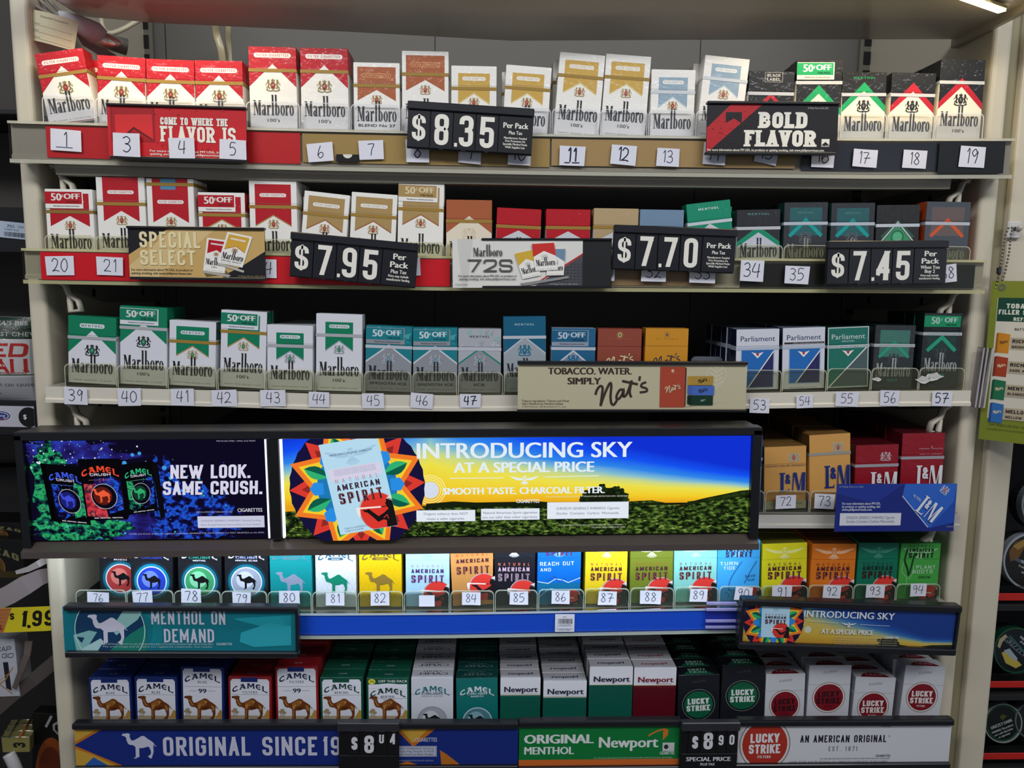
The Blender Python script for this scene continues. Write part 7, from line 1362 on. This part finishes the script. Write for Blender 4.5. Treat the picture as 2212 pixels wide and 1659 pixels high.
# rolling paper boxes
def papers(label, TL, TR, BL, BR, Y, tx, dz):
    s = Sign('rolling_paper_box', label, 'rolling papers', (TL, TR, BL, BR), Y, 100, 70); f = F(70); f.r('#0C0C0C', 0, 0, 100, 70).r('#3A3010', 0, 58, 100, 70)
    f.A.put('#6A6440', block('ZIG-ZAG', .6, .22, .2, .2, .1), 50, 44, 12, 86, warp=arch(.16, 0))
    f.d('#8A4A14', 52, 52, 19, 24).d('#4A3C1A', 55, 50, 14, 20).d('#3A2E14', 56, 62, 15, 9).d('#6A4A20', 54, 36, 8, 6)
    s.panel(f.A, 'printed_front', th=.001); s.bar('carton', 0, 0, 100, 70, .0011, .05, '#0C0C0C', 'print'); return s
papers('black rolling paper box with a gold arc of letters, upper of two', (-70, 1128), (52, 1131), (-68, 1165), (54, 1166), 1.03, 0, 0)
papers('black rolling paper box with a brown portrait, lower of two', (-88, 1166), (50, 1168), (-84, 1246), (50, 1248), 1.01, 0, 0)
def strap(label, pts, w0, w1, c='#A29A98'):
    m = MB(); P = [at(x, y, Y) for x, y, Y in pts]; L = []; R_ = []
    for i, p in enumerate(P):
        d = (P[min(i+1, len(P)-1)]-P[max(i-1, 0)]).normalized(); nn = Vector((-d.z, 0, d.x)); k = (w0+(w1-w0)*i/(len(P)-1))/2; L.append(p+nn*k); R_.append(p-nn*k)
    n = len(P); V = L+R_; V += [v+Vector((0, .0015, 0)) for v in V]
    F_ = [[i, i+1, n+i+1, n+i] for i in range(n-1)]; F_ += [[2*n+a for a in q] for q in F_]; F_ += [[i, i+1, 2*n+i+1, 2*n+i] for i in range(n-1)]+[[n+i, n+i+1, 3*n+i+1, 3*n+i] for i in range(n-1)]+[[0, n, 3*n, 2*n], [n-1, 2*n-1, 4*n-1, 3*n-1]]
    m.mesh(V, F_, M(c, 'plastic')); return tag(m.build('plastic_strap'), label, 'strap')
strap('narrow white plastic strap with a rounded tip beside the cabinet', [(34, 1237, .990), (60, 1230, .992), (82, 1219, .994), (98, 1210, 1.0), (130, 1196, 1.01)], .005, .014)
strap('broad pale plastic strap slanting above the yellow price tag', [(-20, 1304, .982), (20, 1285, .984), (55, 1264, .986), (88, 1247, .99), (130, 1236, 1.01)], .025, .026, '#8E8484')
strap('broad dark plastic strap crossing below the white vapor box', [(-10, 1535, 1.0), (30, 1500, 1.0), (70, 1470, 1.0), (115, 1432, 1.005), (150, 1402, 1.01)], .017, .018, '#4A423E')
strap('narrow brown strap running down beside the white vapor box', [(30, 1488, .994), (45, 1450, .994), (58, 1415, .996), (62, 1385, 1.0)], .006, .010, '#5A4E48')
f = F(56); f.r('#C9B81E', 0, 0, 130, 56).p('#A8693A', [(0, 0), (56, 0), (32, 56), (0, 56)])
for i in range(6): f.l('#8E5630', [(0, 6+i*9), (50-i*4, 4+i*9)], 1)
f.b('#15130E', '$', 54, 27, 15, 10, asp=.6, wt=.2, shear=.1).b('#15130E', '1', 78, 44, 36, 13, asp=.55, wt=.19, shear=.2).d('#15130E', 89, 44, 4).b('#15130E', '9', 106, 44, 36, 21, asp=.55, wt=.19, shear=.16, R=.26).b('#15130E', '9', 133, 44, 36, 21, asp=.55, wt=.19, shear=.16, R=.26)
f.t('#7A1A14', 'S', 27, 50, 12, bold=.03)
flat('price_tag', 'yellow price tag reading 1.99 with a wood grain end', 'price tag', (-28, 1314), (115, 1311), (-26, 1369), (117, 1361), .979, f, '#C9B81E', Wc=145, Hc=56)
f = F(125); f.r('#A9A9B2', 0, 0, 90, 125).b('#3A3E4A', 'CAP', 62, 27, 11, 36, asp=1.2, wt=.16, shear=.15, R=.3).b('#3A3E4A', 'GO', 70, 41, 10, 28, asp=1.5, wt=.17, shear=.2, R=.3)
f.p('#1A1C26', [(58, 50), (70, 50), (71, 113), (59, 107)]).l('#9A7030', [(30, 104), (58, 90), (80, 62)], 2.4).l('#9A7030', [(40, 94), (72, 120)], 2.4).l('#B08A4A', [(42, 92), (66, 76)], 1.2)
s = Sign('vapor_box', 'white vapor box with thin slanted letters and a black device picture', 'box', ((-44, 1383), (46, 1381), (-46, 1506), (28, 1502)), 1.0, 90, 125); s.panel(f.A, 'printed_front', th=.001, base='#A9A9B2'); s.bar('carton', 0, 0, 90, 125, .0011, .03, '#8A8A92', 'print')
# bundle of small gilt packs
gb = thing('gilt_pack_bundle', 'bundle of small gilt packs with a black 3 on its end, near the floor', 'pack bundle', at(20, 1602, .99)); o_ = at(20, 1602, .99)
m = MB(); q = [at(3, 1594, .965), at(64, 1594, .965), at(64, 1624, .965), at(6, 1625, .965)]; bk = [at(25, 1556, 1.07), at(90, 1553, 1.07)]
V = [p-o_ for p in q+bk+[at(90, 1590, 1.07), at(25, 1600, 1.07)]]
m.mesh(V, [[0, 1, 2, 3], [1, 5, 6, 2], [0, 4, 7, 3], [3, 2, 6, 7], [4, 5, 6, 7], [0, 1, 5, 4]], M('#7A7440', 'film'))
for a in (.02, .34, .66, .97): p0 = V[0]+(V[4]-V[0])*a; p1 = V[1]+(V[5]-V[1])*a; m.tube([p0+Vector((0, 0, .0006)), p1+Vector((0, 0, .0006))], .0013, M('#B9B4A0', 'metal'), 5)
m.tube([V[0]*.75+V[1]*.25+Vector((0, 0, .001)), V[4]*.75+V[5]*.25+Vector((0, 0, .001))], .001, M('#3A3A30', 'matte'), 5); m.tube([V[0]*.35+V[1]*.65+Vector((0, 0, .001)), V[4]*.35+V[5]*.65+Vector((0, 0, .001))], .0016, M('#8E4A1C', 'matte'), 5)
m.build('wrapped_packs', gb); A = Art(); A.cap('#15150F', '3', .5, .2, .6, .4, asp=.9, wt=.26, slab=0); m = MB()
e = V[1]-V[0]; g_ = V[3]-V[0]; m.art(A, lambda u, v, l: tuple(V[0]+e*(.95-v*.72+.02)+g_*(.95-u*.9)+Vector((0, -l-4e-5, 0))), 'paper'); m.build('end_number', gb)
o = cable('c', 'white paper tube with an open end poking up below the gilt bundle', [(19, 1628, .962), (30, 1650, .962), (44, 1685, .965)], .0075, '#B4B2B4', 0)
o.name = 'paper_tube'; o['category'] = 'paper tube'
f = F(120); f.r('#0A0A0B', 0, 0, 80, 120).d('#7A3A10', 40, 120, 34, 74).d('#5A2410', 38, 124, 27, 60).t('#8A8A8C', 'IG', 46, 36, 26, 46, rot=-.5)
flat('rolling_paper_pack', 'black pack with an orange ring half hidden by the cabinet side', 'rolling papers', (68, 1540), (150, 1544), (72, 1672), (154, 1676), 1.0, f, '#0A0A0B', Wc=80, Hc=120, th=.02)

# ------------------------------------------------------------------ neighbouring rack on the far side: post, cans, hanging card
rr_ = thing('snuff_rack', 'black rack with red edge strips and round cans next to a cream post', 'rack', (.8, 1.0, 0))
def qbox(name, x0, x1, y0, y1, z0, z1, c, fin='matte', bev=.0008):
    m = MB(); m.box(x0-.8, x1-.8, y0-1.0, y1-1.0, z0, z1, M(c, fin), bev); return m.build(name, rr_)
xg = X(2112, 1200, .975); xp = X(2167, 1200, .975)
qbox('gap_filler', XR1+.0005, xg, .984, 1.2, .05, 2.0, '#8C8466', 'paint')
qbox('cream_post', xg+.0004, xp, .974, 1.05, .05, 2.0, CREAM, 'paint', .003)
qbox('back_panel', xp+.0004, 1.4, 1.26, 1.28, .05, at(2190, 880, 1.0).z, '#131314'); qbox('side_sheet', xp-.002, xp+.0004, 1.05, 1.27, .05, at(2190, 880, 1.0).z, '#191919')
qbox('header_panel', xp+.0004, 1.4, .986, 1.0, at(2190, 880, .98).z, 2.0, '#B4AEA2', 'paint', .002)
YC = 1.11
for y0, y1 in ((1282, 1298), (1472, 1486), (1627, 1641)):
    za, zb = at(2190, y1, YC-.03).z, at(2190, y0, YC-.03).z
    qbox('red_edge_strip', xp+.006, 1.4, YC-.03, YC-.028, za, zb, '#C42018', 'plastic'); zs = at(2190, y0, YC).z-.007; qbox('can_shelf', xp+.006, 1.4, YC-.0265, 1.26, zs-.010, zs, '#1A1A1B'); qbox('clear_can_stop', xp+.006, 1.4, YC-.029, YC-.0275, zb, zb+.011, '#3A423C', 'clear')
def can(label, px, py, rpx, lidc, rim, arts, tilt=0):
    c = at(px, py, YC); k = CF.dot(c-CP)/FPX; R = rpx*k; t = thing('tobacco_can', label, 'can', c, (radians(-8), tilt, 0)); n = 40
    def lathe(name, prof, m_):
        m = MB(); V = [(r*cos(2*pi*i/n), y, r*sin(2*pi*i/n)) for r, y in prof for i in range(n)]
        m.mesh(V, [[j*n+i, j*n+(i+1) % n, (j+1)*n+(i+1) % n, (j+1)*n+i] for j in range(len(prof)-1) for i in range(n)]+[[i for i in range(n)], [(len(prof)-1)*n+i for i in range(n)]], m_, False); return m
    lathe('tin', [(R*.97, .030), (R*.985, .028), (R*.985, .012), (R*.96, .011)], M('#2A2C2A', 'plastic')).build('can_body', t)
    m = lathe('lid', [(R*.9, .001), (R*.93, -.0015), (R*.985, -.0015), (R, 0), (R, .011), (R*.985, .0115)], M(rim, 'plastic')); m.build('lid_rim', t)
    A = Art(); A.disc(lidc, 0, 0, 100, n=40)
    for fn_ in arts: fn_(A)
    B = A; m = MB(); m.art(B, lambda u, v, l: (u/100*R*.9, -.0002-l, v/100*R*.9), 'print'); m.build('lid_label', t)
wl_ = lambda y, t, w, h=10, x=0, rot=.0, c='#B9BDB9': (lambda A: A.text(c, t, x, y, h, w, bold=.03, rot=rot))
can('grey rimmed can with tan picture and white warning, on the upper red strip', 2226, 1213, 62, '#1B1A18', '#9AA2A8', [lambda A: A.poly('#6A4A24', [(-85, 40), (-60, 75), (0, 95), (40, 88), (-20, 60), (-50, 10), (-80, 0)]), lambda A: A.poly('#9A7A3A', [(-70, 60), (-20, 88), (-10, 70), (-50, 45)]), wl_(10, 'LONGHORN', 120, 22, 30, -.45), lambda A: A.line('#4A5A6A', [(-60, 10), (60, -45)], 12), wl_(-25, 'WARNING: This product', 110, 10, 10, -.45), wl_(-42, 'is not a safe alternative', 110, 10, 2, -.45), wl_(-58, 'to cigarettes.', 70, 10, -6, -.45)])
can('dark can seen at the frame edge above the grey rimmed can', 2262, 1092, 58, '#161618', '#8A929A', [wl_(10, 'WARNING', 90, 14, 0, -.4)])
can('green rimmed can with a yellow and silver picture, on the middle red strip', 2194, 1405, 50, '#12181A', '#1A4A34', [lambda A: A.poly('#A89E7A', [(-90, 20), (-80, 55), (-50, 78), (-40, 66), (-66, 40), (-78, 10)]), lambda A: A.poly('#B9A84A', [(-70, -10), (-40, 0), (0, -40), (30, -70), (0, -85), (-50, -60)]), lambda A: A.poly('#9AA6AE', [(-60, 0), (-30, 10), (10, -40), (-5, -50), (-40, -20)]), wl_(8, 'GRIZZLY', 130, 26, -10, -.7, c='#6A7078'), lambda A: A.line('#2A5A5A', [(-30, 70), (70, -40)], 10), wl_(40, 'WARNING: This', 70, 12, 45, -.7), wl_(25, 'product is', 50, 12, 40, -.7)])
can('dark green can with slanted white writing, on the lowest red strip', 2166, 1562, 43, '#0C120F', '#8A9490', [lambda A: A.ring('#1F5A30', 0, 0, 96, 5), lambda A: A.poly('#4A4A20', [(-20, 35), (0, 50), (25, 40), (10, 28), (0, 15)]), wl_(-12, 'GRIZZLY DARK', 130, 16, -5, .36), wl_(-36, 'WARNING: This product is', 130, 11, 0, .36), wl_(-54, 'not a safe alternative', 112, 11, 6, .36), wl_(-72, 'to cigarettes', 70, 11, 10, .36)])
can('dark can standing behind the dark green one at the frame edge', 2232, 1556, 42, '#1A1C1C', '#5A6466', [wl_(0, 'WARNING', 90, 14, 0, .5)])
# hook, ball chain, card
hk = thing('adhesive_hook', 'square white adhesive hook on the cream post holding a ball chain', 'hook', at(2186, 497, .972)); k = CF.dot(at(2186, 497, .972)-CP)/FPX
m = MB(); m.box(-13*k, 17*k, -.0035, .001, -18*k, 18*k, M('#CFC9C6', 'plastic'), .0012); hp_ = m.build('hook_plate', hk); m = MB(); m.tube([(2*k, -.004, 2*k), (2*k, -.010, -1*k), (2*k, -.013, 2*k), (2*k, -.0135, 8*k)], .003, M('#BDB6B0', 'plastic'), 8); m.build('hook_prong', hp_)
ch = thing('ball_chain', 'silver ball chain looped from the white hook to the green card', 'chain', at(2170, 560, .955)); o_ = at(2170, 560, .955); m = MB(); mm_ = M('#8A8780', 'metal')
def balls(pts):
    P = [at(x, y, Y) for x, y, Y in pts]; seg = [(b_-a).length for a, b_ in zip(P, P[1:])]; tot = sum(seg); n = int(tot/.0042)
    for i in range(n+1):
        d = tot*i/n; j = 0
        while j < len(seg)-1 and d > seg[j]: d -= seg[j]; j += 1
        c = P[j].lerp(P[j+1], min(1, d/seg[j]))-o_; r = .0016; V = []; nn = 6
        for a in range(5): th = -pi/2+pi*a/4; V += [(c.x+r*cos(th)*cos(2*pi*b_/nn), c.y+r*cos(th)*sin(2*pi*b_/nn), c.z+r*sin(th)) for b_ in range(nn)]
        m.mesh(V, [[a*nn+b_, a*nn+(b_+1) % nn, (a+1)*nn+(b_+1) % nn, (a+1)*nn+b_] for a in range(4) for b_ in range(nn)], mm_, True)
balls([(2186, 492, .954), (2178, 493, .954), (2171, 510, .954), (2165, 555, .954), (2158, 595, .955), (2151, 622, .958)]); balls([(2186, 498, .956), (2184, 505, .956), (2180, 545, .957), (2172, 585, .958), (2163, 612, .960)])
m.build('chain_beads', ch); m = MB(); c = at(2158, 584, .954)-o_; m.box(c.x-.003, c.x+.003, c.y-.002, c.y+.002, c.z-.005, c.z+.005, M('#4A4850', 'metal'), .0015); m.build('chain_connector', ch)
f = F(370); f.r('#7A8428', 0, 0, 220, 370); f.r('#D0CABB', 14, 38, 220, 318).r('#0E4030', 15, 38, 220, 92); CW = '#CFD4C4'
f.b(CW, 'TOBACCO', 32, 62, 11, 62, 'l', asp=.62, wt=.24, gap=.14).b(CW, 'FILLER SEGMENT', 18, 76, 11, 104, 'l', asp=.62, wt=.24, gap=.14).b(CW, 'REFERENCE', 48, 90, 8, 60, 'l', asp=.62, wt=.22, gap=.14).b('#4A4438', "NAT'S TASTE", 52, 112, 6, 46, 'l', asp=.6, wt=.2)
for y, c, d, t1, t2 in ((118, '#C8821E', '#9A6014', 'RICH SMOOTH TASTE', 'BRIGHT AND SWEET'), (172, '#A03A1E', '#7A2A14', 'RICH TASTE', 'DARK NOTES'), (226, '#1F6A48', '#124A30', 'MENTHOL', 'BLENDED TOBACCOS'), (280, '#2F6AAE', '#1F4A80', 'MELLOW TASTE', 'MELLOW AND WELL-ROUNDED')):
    f.r('#B2A48C', 46, y+10, 220, y+38); f.p(d, [(18, y+2), (22, y), (22, y+46), (17, y+47)]).p(c, [(22, y), (45, y+3), (44, y+47), (22, y+46)]); nats(f.A, '#D0C09A' if d != '#9A6014' else '#5A4020', 25, 370-y-26, 16, 60)
    f.b('#2A2620', t1, 50, y+22, 8, 7.2*len(t1), 'l', asp=.66, wt=.22, gap=.14).b('#3A352C', t2, 50, y+34, 6, 5*len(t2), 'l', asp=.62, wt=.2, gap=.14)
f.t('#3A4018', 'FOR TRADE USE ONLY. NOT FOR DISTRIBUTION TO CONSUMERS.', 110, 334, 5, 180).t('#3A4018', 'Confidential and proprietary. Not for public display or use with consumers.', 112, 344, 4, 190)
s = Sign('reference_card', 'olive green card with a list of four coloured packs hanging from a chain', 'hanging card', ((2141, 607), (2350, 608), (2113, 948), (2322, 948)), .960, 220, 370); s.kx = s.kz; s.root.location = at(2113, 948, .960); s.root.rotation_euler = (0, 0, -radians(42)); s.panel(f.A, 'printed_card', th=.0012, base='#7A8428')
c = at(2151, 620, .9585); m = MB(); n = 12; V = [(r*cos(2*pi*i/n), -.0003*0-.0006, r*sin(2*pi*i/n)) for r in (.0042, .0022) for i in range(n)]; lo_ = s.root
m.mesh([(.011+a, -.0008, (c-lo_.location).z+z) for a, _, z in V], [[i, (i+1) % n, n+(i+1) % n, n+i] for i in range(n)], M('#A9A69A', 'metal')); o = m.build('grommet', lo_)
O, ang, w, h = plate((2120, 751), (2141, 752), (2108, 880), (2130, 882), .952); cl = thing('clear_sign_holder', 'clear plastic channel clipped on the edge of the cabinet beside the green card', 'sign holder', O, (0, -ang, 0))
m = MB(); m.box(0, w, 0, .012, 0, h, M('#C9C4D0', 'clear'), .0008); cb_ = m.build('channel_body', cl)
for a, b_ in ((0, .12), (.38, .5), (.85, 1)): m = MB(); m.box(w*a, w*b_, -.002, 0, 0, h, M('#D8D4DC', 'clearedge'), .0004); m.build('channel_rib', cb_)
